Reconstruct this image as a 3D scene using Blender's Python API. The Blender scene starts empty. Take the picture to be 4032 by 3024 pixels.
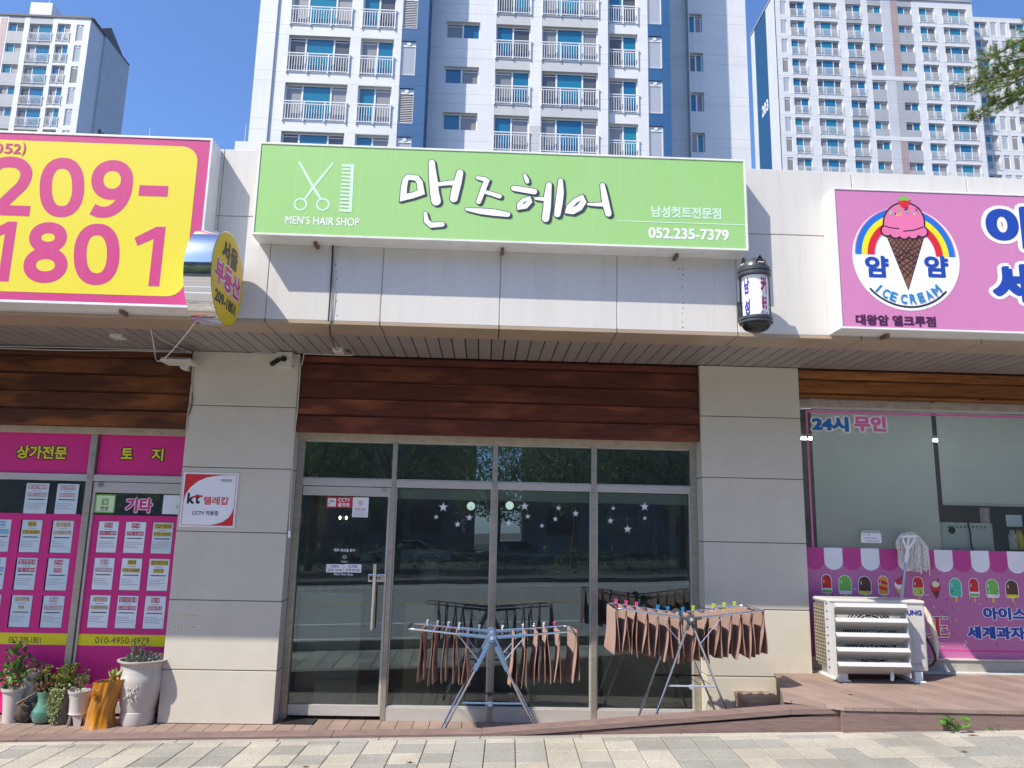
import bpy, math, random
from mathutils import Vector, Matrix, Quaternion
random.seed(11)
R_ = math.radians
SC = bpy.context.scene
COL = SC.collection

# ------------------------------------------------------------------ camera, sky, sun, exposure
CX, CY, FP = 2016.0, 1512.0, 3028.0
def cam_axes(yaw, pitch, roll):
    c, s = math.cos, math.sin
    f = Vector((s(yaw)*c(pitch), c(yaw)*c(pitch), s(pitch)))
    r = Vector((c(yaw), -s(yaw), 0)); u = r.cross(f)
    return c(roll)*r + s(roll)*u, -s(roll)*r + c(roll)*u, f
AX = cam_axes(R_(1.862), R_(10.612), R_(1.230))
EYE = Vector((0, 0, 1.7))
cd = bpy.data.cameras.new('camera'); cam = bpy.data.objects.new('camera', cd); COL.objects.link(cam)
cd.sensor_width = 36; cd.lens = 36*FP/4032; cd.clip_start = .05; cd.clip_end = 1500
m3 = Matrix((AX[0], AX[1], -AX[2])).transposed()
cam.matrix_world = Matrix.Translation(EYE) @ m3.to_4x4()
SC.camera = cam

SUN_DIR = Vector((1.28, 1.0, -1.9)).normalized()          # the way the light travels
wd = bpy.data.worlds.new('World'); SC.world = wd; wd.use_nodes = True
nt = wd.node_tree; bg = nt.nodes['Background']
sky = nt.nodes.new('ShaderNodeTexSky'); sky.sky_type = 'NISHITA'; sky.sun_disc = False
sky.sun_elevation = math.asin(-SUN_DIR.z); sky.sun_rotation = math.atan2(-SUN_DIR.x, -SUN_DIR.y)
sky.altitude = 3000; sky.air_density = 1.0; sky.dust_density = 10.0; sky.ozone_density = 9.0
nt.links.new(sky.outputs[0], bg.inputs[0]); bg.inputs[1].default_value = .108
sl = bpy.data.lights.new('sun', 'SUN'); sl.energy = 2.25; sl.angle = R_(.53); sl.color = (1, .925, .80)
so = bpy.data.objects.new('sun', sl); COL.objects.link(so)
so.rotation_euler = SUN_DIR.to_track_quat('-Z', 'Y').to_euler(); so.location = (-20, -15, 30)
SC.view_settings.view_transform = 'Standard'; SC.view_settings.look = 'None'
SC.view_settings.exposure = 1.53; SC.view_settings.gamma = 1
SC.render.engine = 'CYCLES'
try:
    SC.cycles.use_denoising = True
    SC.cycles.max_bounces = 8; SC.cycles.transparent_max_bounces = 12; SC.cycles.caustics_reflective = True
    SC.cycles.sample_clamp_indirect = 6
except Exception: pass

# ------------------------------------------------------------------ measuring helpers (photo crop -> point on a plane at its true distance)
CR = {'a':(0,480,1.659),'b':(1000,540,1.843),'c':(2000,540,1.843),'d':(2800,600,1.7955),'e':(0,1340,1.843),'f':(0,2200,2.011),
      'g':(1100,1640,2.212),'h':(1100,2240,2.116),'i':(2000,1640,2.212),'j':(2200,2240,2.116),'k':(3100,1400,1.975),
      'l':(3000,2100,1.7955),'m':(950,0,2.011),'n':(1900,0,2.011),'o':(2900,0,1.954),'p':(0,0,2.963),'r':(1580,2300,2.765),
      's':(2350,2340,3.1155),'t':(1000,1340,5.53),'u':(0,2560,4.879),'v':(3500,2300,4.147),'w':(1240,1920,4.046)}
def ray(k, x, y):
    o = CR[k]; x = o[0] + x/o[2]; y = o[1] + y/o[2]
    return (x-CX)/FP*AX[0] - (y-CY)/FP*AX[1] + AX[2]
def at(k, x, y, Y):
    d = ray(k, x, y); return EYE + d*((Y-EYE.y)/d.y)
def atx(k, x, y, X):
    d = ray(k, x, y); return EYE + d*((X-EYE.x)/d.x)
def atz(k, x, y, Z):
    d = ray(k, x, y); return EYE + d*((Z-EYE.z)/d.z)
V = Vector

# ------------------------------------------------------------------ materials
MATS = {}
def _new(name):
    m = bpy.data.materials.new(name); m.use_nodes = True; MATS[name] = m
    return m, m.node_tree.nodes, m.node_tree.links, m.node_tree.nodes['Principled BSDF']
def N(ns, t, **kw):
    n = ns.new('ShaderNode'+t)
    for k, v in kw.items():
        if k in n.inputs.keys(): n.inputs[k].default_value = v
        else: setattr(n, k, v)
    return n
def coords(ns, ls, scale=(1,1,1), world=True):
    if world:
        g = ns.new('ShaderNodeNewGeometry'); src = g.outputs['Position']
    else:
        g = ns.new('ShaderNodeTexCoord'); src = g.outputs['Object']
    mp = ns.new('ShaderNodeMapping'); mp.inputs['Scale'].default_value = scale
    ls.new(src, mp.inputs['Vector']); return mp.outputs[0]
def mixc(ns, ls, fac, a, b, mode='MIX'):
    n = ns.new('ShaderNodeMix'); n.data_type = 'RGBA'; n.blend_type = mode
    for i, v in ((6, a), (7, b)):
        if isinstance(v, (tuple, list)): n.inputs[i].default_value = (*v[:3], 1)
        else: ls.new(v, n.inputs[i])
    if isinstance(fac, (int, float)): n.inputs[0].default_value = fac
    else: ls.new(fac, n.inputs[0])
    return n.outputs[2]
def ramp(ns, ls, src, stops):
    r = ns.new('ShaderNodeValToRGB'); e = r.color_ramp.elements
    while len(e) < len(stops): e.new(.5)
    for i, (p, c) in enumerate(stops):
        e[i].position = p; e[i].color = (*c, 1) if len(c) == 3 else c
    ls.new(src, r.inputs[0]); return r.outputs[0]
def mat(name, col, rough=.5, metal=0., var=.12, scale=6., stretch=(1,1,1), dirt=0., dirt_col=(.12,.1,.08), bump=0., bscale=80.,
        emit=0., spec=.5, coat=0., world=True, rnd=0., sheen=0.):
    m, ns, ls, bs = _new(name)
    bs.inputs['Roughness'].default_value = rough; bs.inputs['Metallic'].default_value = metal
    bs.inputs['Specular IOR Level'].default_value = spec; bs.inputs['Coat Weight'].default_value = coat
    if sheen: bs.inputs['Sheen Weight'].default_value = sheen
    vec = coords(ns, ls, stretch, world)
    c = None
    if var > 0:
        nz = N(ns, 'TexNoise', Scale=scale, Detail=6.); ls.new(vec, nz.inputs['Vector'])
        lo = tuple(x*(1-var) for x in col); hi = tuple(min(1, x*(1+var)) for x in col)
        c = ramp(ns, ls, nz.outputs[0], [(.3, lo), (.7, hi)])
    if dirt > 0:
        nz = N(ns, 'TexNoise', Scale=scale*1.7, Detail=9., Roughness=.7); ls.new(vec, nz.inputs['Vector'])
        f = ramp(ns, ls, nz.outputs[0], [(.52, (0,0,0)), (.75, (dirt,)*3)])
        c = mixc(ns, ls, f, c if c else col, dirt_col)
    if rnd > 0:
        g = ns.new('ShaderNodeNewGeometry')
        f = ramp(ns, ls, g.outputs['Random Per Island'], [(0, (1-rnd,)*3), (1, (1+rnd,)*3)])
        c = mixc(ns, ls, 1., c if c else col, f, 'MULTIPLY')
    if c: ls.new(c, bs.inputs['Base Color'])
    else: bs.inputs['Base Color'].default_value = (*col, 1)
    if bump > 0:
        nz = N(ns, 'TexNoise', Scale=bscale, Detail=4.); ls.new(vec, nz.inputs['Vector'])
        b = N(ns, 'Bump', Strength=bump, Distance=.01); ls.new(nz.outputs[0], b.inputs['Height']); ls.new(b.outputs[0], bs.inputs['Normal'])
    if emit > 0:
        bs.inputs['Emission Color'].default_value = (*col, 1); bs.inputs['Emission Strength'].default_value = emit
    return m
def vinyl(name, col, rough=.45): return mat(name, col, rough, var=.05, scale=3)

def glass(name, tint=(.80,.85,.83), ior=2.3, rough=0., dust=.034):
    m, ns, ls, bs = _new(name); ns.remove(bs)
    out = [n for n in ns if n.type == 'OUTPUT_MATERIAL'][0]
    t = ns.new('ShaderNodeBsdfTransparent'); t.inputs[0].default_value = (*tint, 1)
    g = ns.new('ShaderNodeBsdfGlossy'); g.inputs['Roughness'].default_value = rough; g.inputs['Color'].default_value = (.74,.93,1,1)
    f = N(ns, 'Fresnel', IOR=ior); mx = ns.new('ShaderNodeMixShader')
    vec = coords(ns, ls, (1,1,1))
    nz = N(ns, 'TexNoise', Scale=1.1, Detail=1.); ls.new(vec, nz.inputs['Vector'])
    b = N(ns, 'Bump', Strength=.05, Distance=.02); ls.new(nz.outputs[0], b.inputs['Height'])
    ls.new(b.outputs[0], g.inputs['Normal'])
    ls.new(f.outputs[0], mx.inputs[0]); ls.new(t.outputs[0], mx.inputs[1]); ls.new(g.outputs[0], mx.inputs[2]); # dust and wipe marks on the outside of the pane
    d = ns.new('ShaderNodeBsdfDiffuse'); d.inputs[0].default_value = (.50,.58,.56,1)
    mp = ns.new('ShaderNodeMapping'); mp.inputs['Scale'].default_value = (1.6, 1, 3.2); mp.inputs['Rotation'].default_value = (0, .5, 0); ls.new(vec, mp.inputs['Vector'])
    n2 = N(ns, 'TexNoise', Scale=1.3, Detail=7., Roughness=.6, Distortion=1.6); ls.new(mp.outputs[0], n2.inputs['Vector'])
    fd = ramp(ns, ls, n2.outputs[0], [(.25, (dust*.5,)*3), (.75, (dust*1.5,)*3)])
    m2 = ns.new('ShaderNodeMixShader'); ls.new(fd, m2.inputs[0]); ls.new(mx.outputs[0], m2.inputs[1]); ls.new(d.outputs[0], m2.inputs[2])
    ls.new(m2.outputs[0], out.inputs[0])
    return m

def wood(name, dark, lite, hot, rnd=.25):
    m, ns, ls, bs = _new(name); bs.inputs['Roughness'].default_value = .72; bs.inputs['Specular IOR Level'].default_value = .25
    g = ns.new('ShaderNodeNewGeometry')
    mp = ns.new('ShaderNodeMapping'); mp.inputs['Scale'].default_value = (1.6, 1, 34)
    cmb = ns.new('ShaderNodeCombineXYZ'); mu = N(ns, 'Math', operation='MULTIPLY'); mu.inputs[1].default_value = 37.
    ls.new(g.outputs['Random Per Island'], mu.inputs[0]); ls.new(mu.outputs[0], cmb.inputs[0]); ls.new(mu.outputs[0], cmb.inputs[1])
    ad = N(ns, 'VectorMath', operation='ADD'); ls.new(g.outputs['Position'], ad.inputs[0]); ls.new(cmb.outputs[0], ad.inputs[1])
    ls.new(ad.outputs[0], mp.inputs['Vector'])
    n1 = N(ns, 'TexNoise', Scale=1.6, Detail=9., Roughness=.65, Distortion=1.2); ls.new(mp.outputs[0], n1.inputs['Vector'])
    c = ramp(ns, ls, n1.outputs[0], [(.3, dark), (.7, lite)])
    mp2 = ns.new('ShaderNodeMapping'); mp2.inputs['Scale'].default_value = (1.3, 1, 5); ls.new(ad.outputs[0], mp2.inputs['Vector'])
    n2 = N(ns, 'TexNoise', Scale=1.3, Detail=3.); ls.new(mp2.outputs[0], n2.inputs['Vector'])
    f = ramp(ns, ls, n2.outputs[0], [(.48, (0,0,0)), (.72, (.75,)*3)])
    c = mixc(ns, ls, f, c, hot)
    n3 = N(ns, 'TexVoronoi', Scale=2.1); mp3 = ns.new('ShaderNodeMapping'); mp3.inputs['Scale'].default_value = (1, 1, 2.2)
    ls.new(ad.outputs[0], mp3.inputs['Vector']); ls.new(mp3.outputs[0], n3.inputs['Vector'])
    k = ramp(ns, ls, n3.outputs['Distance'], [(.035, (1,1,1)), (.075, (0,0,0))])
    c = mixc(ns, ls, k, c, tuple(x*.35 for x in dark))
    r = ramp(ns, ls, g.outputs['Random Per Island'], [(0, (1-rnd,)*3), (1, (1+rnd,)*3)])
    c = mixc(ns, ls, 1., c, r, 'MULTIPLY')
    ls.new(c, bs.inputs['Base Color'])
    b = N(ns, 'Bump', Strength=.25, Distance=.004); ls.new(n1.outputs[0], b.inputs['Height']); ls.new(b.outputs[0], bs.inputs['Normal'])
    return m

def lined(name, col, pitch, z0, offs, lw=.03, dark=.72, var=.05, rough=.6, axis='Z', grey=None):
    # painted concrete with the pour joints of each storey
    m, ns, ls, bs = _new(name); bs.inputs['Roughness'].default_value = rough
    g = ns.new('ShaderNodeNewGeometry'); sp = ns.new('ShaderNodeSeparateXYZ'); ls.new(g.outputs['Position'], sp.inputs[0])
    nz = N(ns, 'TexNoise', Scale=.7, Detail=7.); ls.new(g.outputs['Position'], nz.inputs['Vector'])
    c = ramp(ns, ls, nz.outputs[0], [(.3, tuple(x*(1-var) for x in col)), (.7, tuple(min(1, x*(1+var)) for x in col))])
    mp = ns.new('ShaderNodeMapping'); mp.inputs['Scale'].default_value = (2.2, 2.2, .12); ls.new(g.outputs['Position'], mp.inputs['Vector'])
    n2 = N(ns, 'TexNoise', Scale=1.1, Detail=5., Roughness=.65); ls.new(mp.outputs[0], n2.inputs['Vector'])
    c = mixc(ns, ls, ramp(ns, ls, n2.outputs[0], [(.5, (0,0,0)), (.8, (.30,.30,.30))]), c, tuple(x*.72 for x in col))
    for o in offs:
        a = N(ns, 'Math', operation='SUBTRACT'); ls.new(sp.outputs[axis], a.inputs[0]); a.inputs[1].default_value = z0+o-100*pitch
        d = N(ns, 'Math', operation='MODULO'); ls.new(a.outputs[0], d.inputs[0]); d.inputs[1].default_value = pitch
        l = N(ns, 'Math', operation='LESS_THAN'); ls.new(d.outputs[0], l.inputs[0]); l.inputs[1].default_value = lw
        c = mixc(ns, ls, l.outputs[0], c, tuple(x*dark for x in col))
    ls.new(c, bs.inputs['Base Color']); return m

def paver_mat():
    m, ns, ls, bs = _new('granite_pavers'); bs.inputs['Roughness'].default_value = .85
    g = ns.new('ShaderNodeNewGeometry')
    c = ramp(ns, ls, g.outputs['Random Per Island'], [(0, (.295,.285,.252)), (.46, (.36,.345,.30)), (.50, (.42,.385,.32)), (1, (.48,.44,.36))])
    n = N(ns, 'TexNoise', Scale=140., Detail=3., Roughness=.7); ls.new(g.outputs['Position'], n.inputs['Vector'])
    s = ramp(ns, ls, n.outputs[0], [(.33, (.45,.45,.45)), (.5, (1,1,1)), (.68, (1.25,1.25,1.25))])
    c = mixc(ns, ls, 1., c, s, 'MULTIPLY')
    n2 = N(ns, 'TexNoise', Scale=1.7, Detail=6.); ls.new(g.outputs['Position'], n2.inputs['Vector'])
    s = ramp(ns, ls, n2.outputs[0], [(.3, (.78,.77,.74)), (.6, (1,1,1))]); c = mixc(ns, ls, 1., c, s, 'MULTIPLY')
    ls.new(c, bs.inputs['Base Color'])
    b = N(ns, 'Bump', Strength=.4, Distance=.004); ls.new(n.outputs[0], b.inputs['Height']); ls.new(b.outputs[0], bs.inputs['Normal'])
    return m
def brick_mat():
    m, ns, ls, bs = _new('rough_brick'); bs.inputs['Roughness'].default_value = .9
    g = ns.new('ShaderNodeNewGeometry'); sp = ns.new('ShaderNodeSeparateXYZ'); ls.new(g.outputs['Position'], sp.inputs[0])
    cb = ns.new('ShaderNodeCombineXYZ'); ls.new(sp.outputs['Y'], cb.inputs[0]); ls.new(sp.outputs['Z'], cb.inputs[1])
    br = N(ns, 'TexBrick', Scale=1.); br.inputs['Color1'].default_value = (.62,.28,.17,1); br.inputs['Color2'].default_value = (.50,.44,.38,1)
    br.inputs['Mortar'].default_value = (.4,.38,.34,1); br.inputs['Brick Width'].default_value = .3; br.inputs['Row Height'].default_value = .12; br.inputs['Mortar Size'].default_value = .012
    ls.new(cb.outputs[0], br.inputs['Vector']); ls.new(br.outputs[0], bs.inputs['Base Color']); return m
def leaf(name, col, var=.5, trans=.25):
    m, ns, ls, bs = _new(name); bs.inputs['Roughness'].default_value = .5
    g = ns.new('ShaderNodeNewGeometry')
    c = ramp(ns, ls, g.outputs['Random Per Island'], [(0, tuple(x*(1-var) for x in col)), (1, tuple(min(1, x*(1+var)) for x in col))])
    ls.new(c, bs.inputs['Base Color'])
    out = [n for n in ns if n.type == 'OUTPUT_MATERIAL'][0]
    t = ns.new('ShaderNodeBsdfTranslucent'); ls.new(c, t.inputs[0]); mx = ns.new('ShaderNodeMixShader'); mx.inputs[0].default_value = trans
    ls.new(bs.outputs[0], mx.inputs[1]); ls.new(t.outputs[0], mx.inputs[2]); ls.new(mx.outputs[0], out.inputs[0]); return m
def fabric(name, col, tr):
    m, ns, ls, bs = _new(name); bs.inputs['Roughness'].default_value = .9; bs.inputs['Base Color'].default_value = (*col, 1)
    out = [n for n in ns if n.type == 'OUTPUT_MATERIAL'][0]; t = ns.new('ShaderNodeBsdfTranslucent'); t.inputs[0].default_value = (*col, 1); mx = ns.new('ShaderNodeMixShader'); mx.inputs[0].default_value = tr
    ls.new(bs.outputs[0], mx.inputs[1]); ls.new(t.outputs[0], mx.inputs[2]); ls.new(mx.outputs[0], out.inputs[0]); return m
def pane_mat(name, a, b, rough=.08):
    m, ns, ls, bs = _new(name); bs.inputs['Roughness'].default_value = rough; bs.inputs['Specular IOR Level'].default_value = .9
    oi = ns.new('ShaderNodeObjectInfo'); c = ramp(ns, ls, oi.outputs['Random'], [(0, a), (1, b)])
    ls.new(c, bs.inputs['Base Color']); return m
def faded(name, col, z0, z1, pale):
    # sign film, sun-bleached towards the top of the sign, with thin rain streaks
    m, ns, ls, bs = _new(name); bs.inputs['Roughness'].default_value = .4
    g = ns.new('ShaderNodeNewGeometry')
    mp = ns.new('ShaderNodeMapping'); mp.inputs['Scale'].default_value = (30, 1, .9); ls.new(g.outputs['Position'], mp.inputs['Vector'])
    nz = N(ns, 'TexNoise', Scale=1.5, Detail=6., Roughness=.7); ls.new(mp.outputs[0], nz.inputs['Vector'])
    f = ramp(ns, ls, nz.outputs[0], [(.5, (0,0,0)), (.8, (.4,.4,.4))])
    c = mixc(ns, ls, f, col, pale)
    n2 = N(ns, 'TexNoise', Scale=.8, Detail=2.); ls.new(g.outputs['Position'], n2.inputs['Vector'])
    c = mixc(ns, ls, ramp(ns, ls, n2.outputs[0], [(.35, (0,0,0)), (.8, (.35,.35,.35))]), c, pale)
    ls.new(c, bs.inputs['Base Color']); return m

# ------------------------------------------------------------------ mesh building
_TXT = {}
def glyphs(body, res=4):
    key = (body, res)
    if key in _TXT: return _TXT[key]
    c = bpy.data.curves.new('writing', 'FONT'); c.body = body; c.resolution_u = res
    o = bpy.data.objects.new('writing', c); COL.objects.link(o)
    dg = bpy.context.evaluated_depsgraph_get(); dg.update()
    me = o.evaluated_get(dg).to_mesh()
    vs = [(v.co.x, v.co.y) for v in me.vertices]; fs = [tuple(p.vertices) for p in me.polygons]
    cnt = {}
    for p in me.polygons:
        if p.area < 1e-7: continue
        vv = list(p.vertices)
        for i in range(len(vv)): e = (min(vv[i-1],vv[i]), max(vv[i-1],vv[i])); cnt[e] = cnt.get(e, 0)+1
    ed = [e for e, n in cnt.items() if n == 1]
    o.evaluated_get(dg).to_mesh_clear(); bpy.data.objects.remove(o); bpy.data.curves.remove(c)
    _TXT[key] = (vs, fs, ed); return vs, fs, ed

ORG = {}
class MB:
    def __init__(s): s.v = []; s.f = []; s.m = []; s.e = 0.
    def add(s, vs, fs, mi=0):
        b = len(s.v); s.v += [V(p) for p in vs]; s.f += [tuple(i+b for i in f) for f in fs]; s.m += [mi]*len(fs)
    def box(s, x0, x1, y0, y1, z0, z1, mi=0, M=None):
        vs = [V((x, y, z)) for z in (z0, z1) for y in (y0, y1) for x in (x0, x1)]
        if M is not None: vs = [M @ p for p in vs]
        s.add(vs, [(0,2,3,1),(4,5,7,6),(0,1,5,4),(2,6,7,3),(0,4,6,2),(1,3,7,5)], mi); return s
    def bar(s, p, q, w, h, mi=0, up=V((0,0,1))):
        p, q = V(p), V(q); d = (q-p).normalized()
        a = d.cross(up); a = a.normalized() if a.length > 1e-4 else V((1,0,0)); b = a.cross(d)
        vs = [c + sx*a*w/2 + sz*b*h/2 for c in (p, q) for sz in (-1, 1) for sx in (-1, 1)]
        s.add(vs, [(0,2,3,1),(4,5,7,6),(0,1,5,4),(2,6,7,3),(0,4,6,2),(1,3,7,5)], mi); return s
    def tube(s, pts, r, n=8, mi=0, closed=False, cap=True):
        pts = [V(p) for p in pts]; k = len(pts)
        rs = r if isinstance(r, (list, tuple)) else [r]*k
        b = len(s.v); prev = None
        for i, p in enumerate(pts):
            if closed: d = (pts[(i+1) % k]-pts[i-1])
            else: d = pts[min(i+1, k-1)]-pts[max(i-1, 0)]
            d = d.normalized() if d.length > 1e-9 else V((0,0,1))
            if prev is None:
                a = d.cross(V((0,0,1)));
                if a.length < .05: a = d.cross(V((1,0,0)))
            else: a = prev - d*prev.dot(d)
            a.normalize(); prev = a; c = d.cross(a)
            for j in range(n):
                t = 2*math.pi*j/n; s.v.append(p + (a*math.cos(t)+c*math.sin(t))*rs[i])
        for i in range(k if closed else k-1):
            i2 = (i+1) % k
            for j in range(n):
                j2 = (j+1) % n; s.f.append((b+i*n+j, b+i*n+j2, b+i2*n+j2, b+i2*n+j)); s.m.append(mi)
        if cap and not closed:
            s.f.append(tuple(b+j for j in reversed(range(n)))); s.m.append(mi)
            s.f.append(tuple(b+(k-1)*n+j for j in range(n))); s.m.append(mi)
        return s
    def lathe(s, prof, c, n=24, mi=0, wob=None, axis='Z'):
        b = len(s.v); c = V(c)
        for i, (r, z) in enumerate(prof):
            for j in range(n):
                t = 2*math.pi*j/n; rr = r*(wob(t, z) if wob else 1)
                if axis == 'Z': p = V((rr*math.cos(t), rr*math.sin(t), z))
                elif axis == 'X': p = V((z, rr*math.cos(t), rr*math.sin(t)))
                else: p = V((rr*math.cos(t), z, rr*math.sin(t)))
                s.v.append(c+p)
        for i in range(len(prof)-1):
            for j in range(n):
                j2 = (j+1) % n; q = (b+i*n+j, b+i*n+j2, b+(i+1)*n+j2, b+(i+1)*n+j)
                s.f.append(q); s.m.append(mi)
        if prof[0][0] > 1e-4: s.f.append(tuple(b+j for j in reversed(range(n)))); s.m.append(mi)
        if prof[-1][0] > 1e-4: s.f.append(tuple(b+(len(prof)-1)*n+j for j in range(n))); s.m.append(mi)
        return s
    def ball(s, c, r, mi=0, n=12, sz=1.):
        k = n//2
        return s.lathe([(max(r*math.sin(math.pi*i/k), 1e-5), -r*sz*math.cos(math.pi*i/k)) for i in range(k+1)], c, n, mi)
    # ---- flat artwork on a plane facing the street: points are (X, Z); every shape sits a hair in front of the last
    def flat(s, pts, Y, mi=0, step=True):
        if step: s.e += .00005
        a = sum(pts[i-1][0]*pts[i][1]-pts[i][0]*pts[i-1][1] for i in range(len(pts)))
        if a < 0: pts = pts[::-1]
        s.add([(p[0], Y-s.e, p[1]) for p in pts], [tuple(range(len(pts)))], mi); return s
    def rect(s, x0, x1, z0, z1, Y, mi=0): return s.flat([(x0,z0),(x1,z0),(x1,z1),(x0,z1)], Y, mi)
    def rrect(s, x0, x1, z0, z1, r, Y, mi=0, n=6):
        pts = []
        for cx, cz, a in ((x1-r,z0+r,-90),(x1-r,z1-r,0),(x0+r,z1-r,90),(x0+r,z0+r,180)):
            for i in range(n+1):
                t = R_(a+90*i/n); pts.append((cx+r*math.cos(t), cz+r*math.sin(t)))
        return s.flat(pts, Y, mi)
    def disc(s, c, r, Y, mi=0, n=40, rz=None):
        rz = rz or r; return s.flat([(c[0]+r*math.cos(2*math.pi*i/n), c[1]+rz*math.sin(2*math.pi*i/n)) for i in range(n)], Y, mi)
    def arc(s, c, r0, r1, a0, a1, Y, mi=0, n=32):
        s.e += .00005; vs = []; fs = []
        for i in range(n+1):
            t = R_(a0+(a1-a0)*i/n)
            for r in (r0, r1): vs.append((c[0]+r*math.cos(t), Y-s.e, c[1]+r*math.sin(t)))
        for i in range(n): fs.append((2*i, 2*i+2, 2*i+3, 2*i+1))
        s.add(vs, fs, mi); return s
    def stroke(s, pts, w, Y, mi=0, closed=False, cap=True):
        s.e += .00005; k = len(pts); P = [V((p[0], p[1])) for p in pts]
        ws = w if isinstance(w, (list, tuple)) else [w]*k
        L = []; Rr = []
        for i in range(k):
            if closed: d1 = P[i]-P[i-1]; d2 = P[(i+1) % k]-P[i]
            else: d1 = P[i]-P[max(i-1,0)] if i else P[1]-P[0]; d2 = P[min(i+1,k-1)]-P[i] if i < k-1 else P[-1]-P[-2]
            n1 = V((-d1.y, d1.x)).normalized(); n2 = V((-d2.y, d2.x)).normalized(); n = n1+n2
            n = n.normalized() if n.length > .2 else n1
            h = ws[i]/2/max(.55, n.dot(n1)); L.append(P[i]+n*h); Rr.append(P[i]-n*h)
        vs = [(p.x, Y-s.e, p.y) for i in range(k) for p in (Rr[i], L[i])]
        fs = [(2*i, 2*((i+1) % k), 2*((i+1) % k)+1, 2*i+1) for i in range(k if closed else k-1)]
        if cap and not closed:
            for i, j, sg in ((0, 1, 1), (k-1, k-2, 1)):
                d = (P[i]-P[j]).normalized(); n = V((-d.y, d.x)); r = ws[i]/2; b = len(vs)
                arc = [P[i]+(-n*math.cos(t)+d*math.sin(t))*r for t in [math.pi*q/6 for q in range(7)]]
                vs += [(p.x, Y-s.e, p.y) for p in arc]; fs.append(tuple(range(b, b+7)))
        s.add(vs, fs, mi); return s
    def text(s, body, x0, x1, z0, z1, Y, mi=0, bold=.02, halo=None, fit=None, mapf=None):
        # fills the box (x0..x1, z0..z1); halo = (material index, extra width in letter heights)
        vs, fs, ed = glyphs(body, 10 if z1-z0 > .2 else (6 if z1-z0 > .05 else 3))
        if not vs: return s
        ax = [p[0] for p in vs]; az = [p[1] for p in vs]; a0, a1, b0, b1 = min(ax)-bold, max(ax)+bold, min(az)-bold, max(az)+bold
        f = lambda p: (x0+(p[0]-a0)/(a1-a0)*(x1-x0), z0+(p[1]-b0)/(b1-b0)*(z1-z0))
        put = (lambda p, e: mapf(*f(p), e)) if mapf else (lambda p, e: V((f(p)[0], Y-e, f(p)[1])))
        # heavier weights and outlines: a round-cornered ribbon along every contour, each piece on its own hair-thin level
        def fat(w, m_):
            k = 0; seen = {}
            for i, j in ed:
                p, q = vs[i], vs[j]; dx, dy = q[0]-p[0], q[1]-p[1]; l = math.hypot(dx, dy)
                if l < 1e-6: continue
                nx, ny = -dy/l*w, dx/l*w; k += 1; e = s.e+.00001*(k % 61)
                s.add([put(c, e) for c in ((p[0]+nx,p[1]+ny),(p[0]-nx,p[1]-ny),(q[0]-nx,q[1]-ny),(q[0]+nx,q[1]+ny))], [(0,1,2,3)], m_)
                if i not in seen:
                    seen[i] = 1; k += 1; e = s.e+.00001*(k % 61); n = 10
                    s.add([put((p[0]+w*math.cos(6.2832*t/n), p[1]+w*math.sin(6.2832*t/n)), e) for t in range(n)], [tuple(range(n))], m_)
            s.e += .00062
        if halo:
            s.e += .0001; fat(bold+halo[1], halo[0]); s.add([put(p, s.e) for p in vs], fs, halo[0]); s.e += .00005
        if bold > .004: fat(bold, mi)
        s.e += .00005; s.add([put(p, s.e) for p in vs], fs, mi)
        return s
    def ptext(s, body, k, xa, ya, xb, yb, Y, mi=0, bold=.02, halo=None):
        ym = (ya+yb)/2; xm = (xa+xb)/2
        return s.text(body, at(k,xa,ym,Y).x, at(k,xb,ym,Y).x, at(k,xm,yb,Y).z, at(k,xm,ya,Y).z, Y, mi, bold, halo)
    def leaves(s, c, rad, n, size, mi=0, up=.3, shape='blob', ar=.45):
        c = V(c)
        for _ in range(n):
            while True:
                p = V((random.uniform(-1,1), random.uniform(-1,1), random.uniform(-1,1)))
                if .25 < p.length < 1: break
            s.leaf(c+V((p.x*rad[0], p.y*rad[1], p.z*rad[2])), p.normalized()*.6+V((random.gauss(0,.5), random.gauss(0,.5), random.gauss(up,.5))), size*random.uniform(.6,1.35), mi, ar)
        return s
    def leaf(s, p, d, L, mi=0, ar=.45):
        d = d.normalized() if d.length > .01 else V((0,0,1)); a = d.cross(V((random.gauss(0,1), random.gauss(0,1), random.gauss(0,1))))
        a = a.normalized() if a.length > .01 else V((1,0,0)); w = L*ar; nrm = a.cross(d)*L*.1
        s.add([p, p+d*L*.5+a*w*.5+nrm, p+d*L, p+d*L*.5-a*w*.5+nrm], [(0,1,2,3)], mi)
    def build(s, name, mats, parent=None, origin=None, smooth=None, bevel=0., label=None, cat=None, group=None, kind=None, mods=None):
        if not isinstance(mats, (list, tuple)): mats = [mats]
        if parent is not None: org = ORG[parent.name]
        elif origin is not None: org = V(origin)
        else:
            xs = [p.x for p in s.v]; ys = [p.y for p in s.v]; zs = [p.z for p in s.v]
            org = V(((min(xs)+max(xs))/2, (min(ys)+max(ys))/2, min(zs)))
        me = bpy.data.meshes.new(name); me.from_pydata([p-org for p in s.v], [], s.f)
        for m_ in mats: me.materials.append(m_)
        me.polygons.foreach_set('material_index', s.m)
        if smooth is not None:
            me.polygons.foreach_set('use_smooth', [True]*len(me.polygons)); me.set_sharp_from_angle(angle=R_(smooth))
        me.update()
        o = bpy.data.objects.new(name, me); COL.objects.link(o)
        if parent is not None: o.parent = parent
        else: o.location = org
        ORG[o.name] = org
        if bevel: b = o.modifiers.new('bevel', 'BEVEL'); b.width = bevel; b.segments = 2; b.limit_method = 'ANGLE'; b.angle_limit = R_(40)
        tag(o, label, cat, group, kind); return o
def tag(o, label=None, cat=None, group=None, kind=None):
    if label: o['label'] = label
    if cat: o['category'] = cat
    if group: o['group'] = group
    if kind: o['kind'] = kind
    return o
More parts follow.
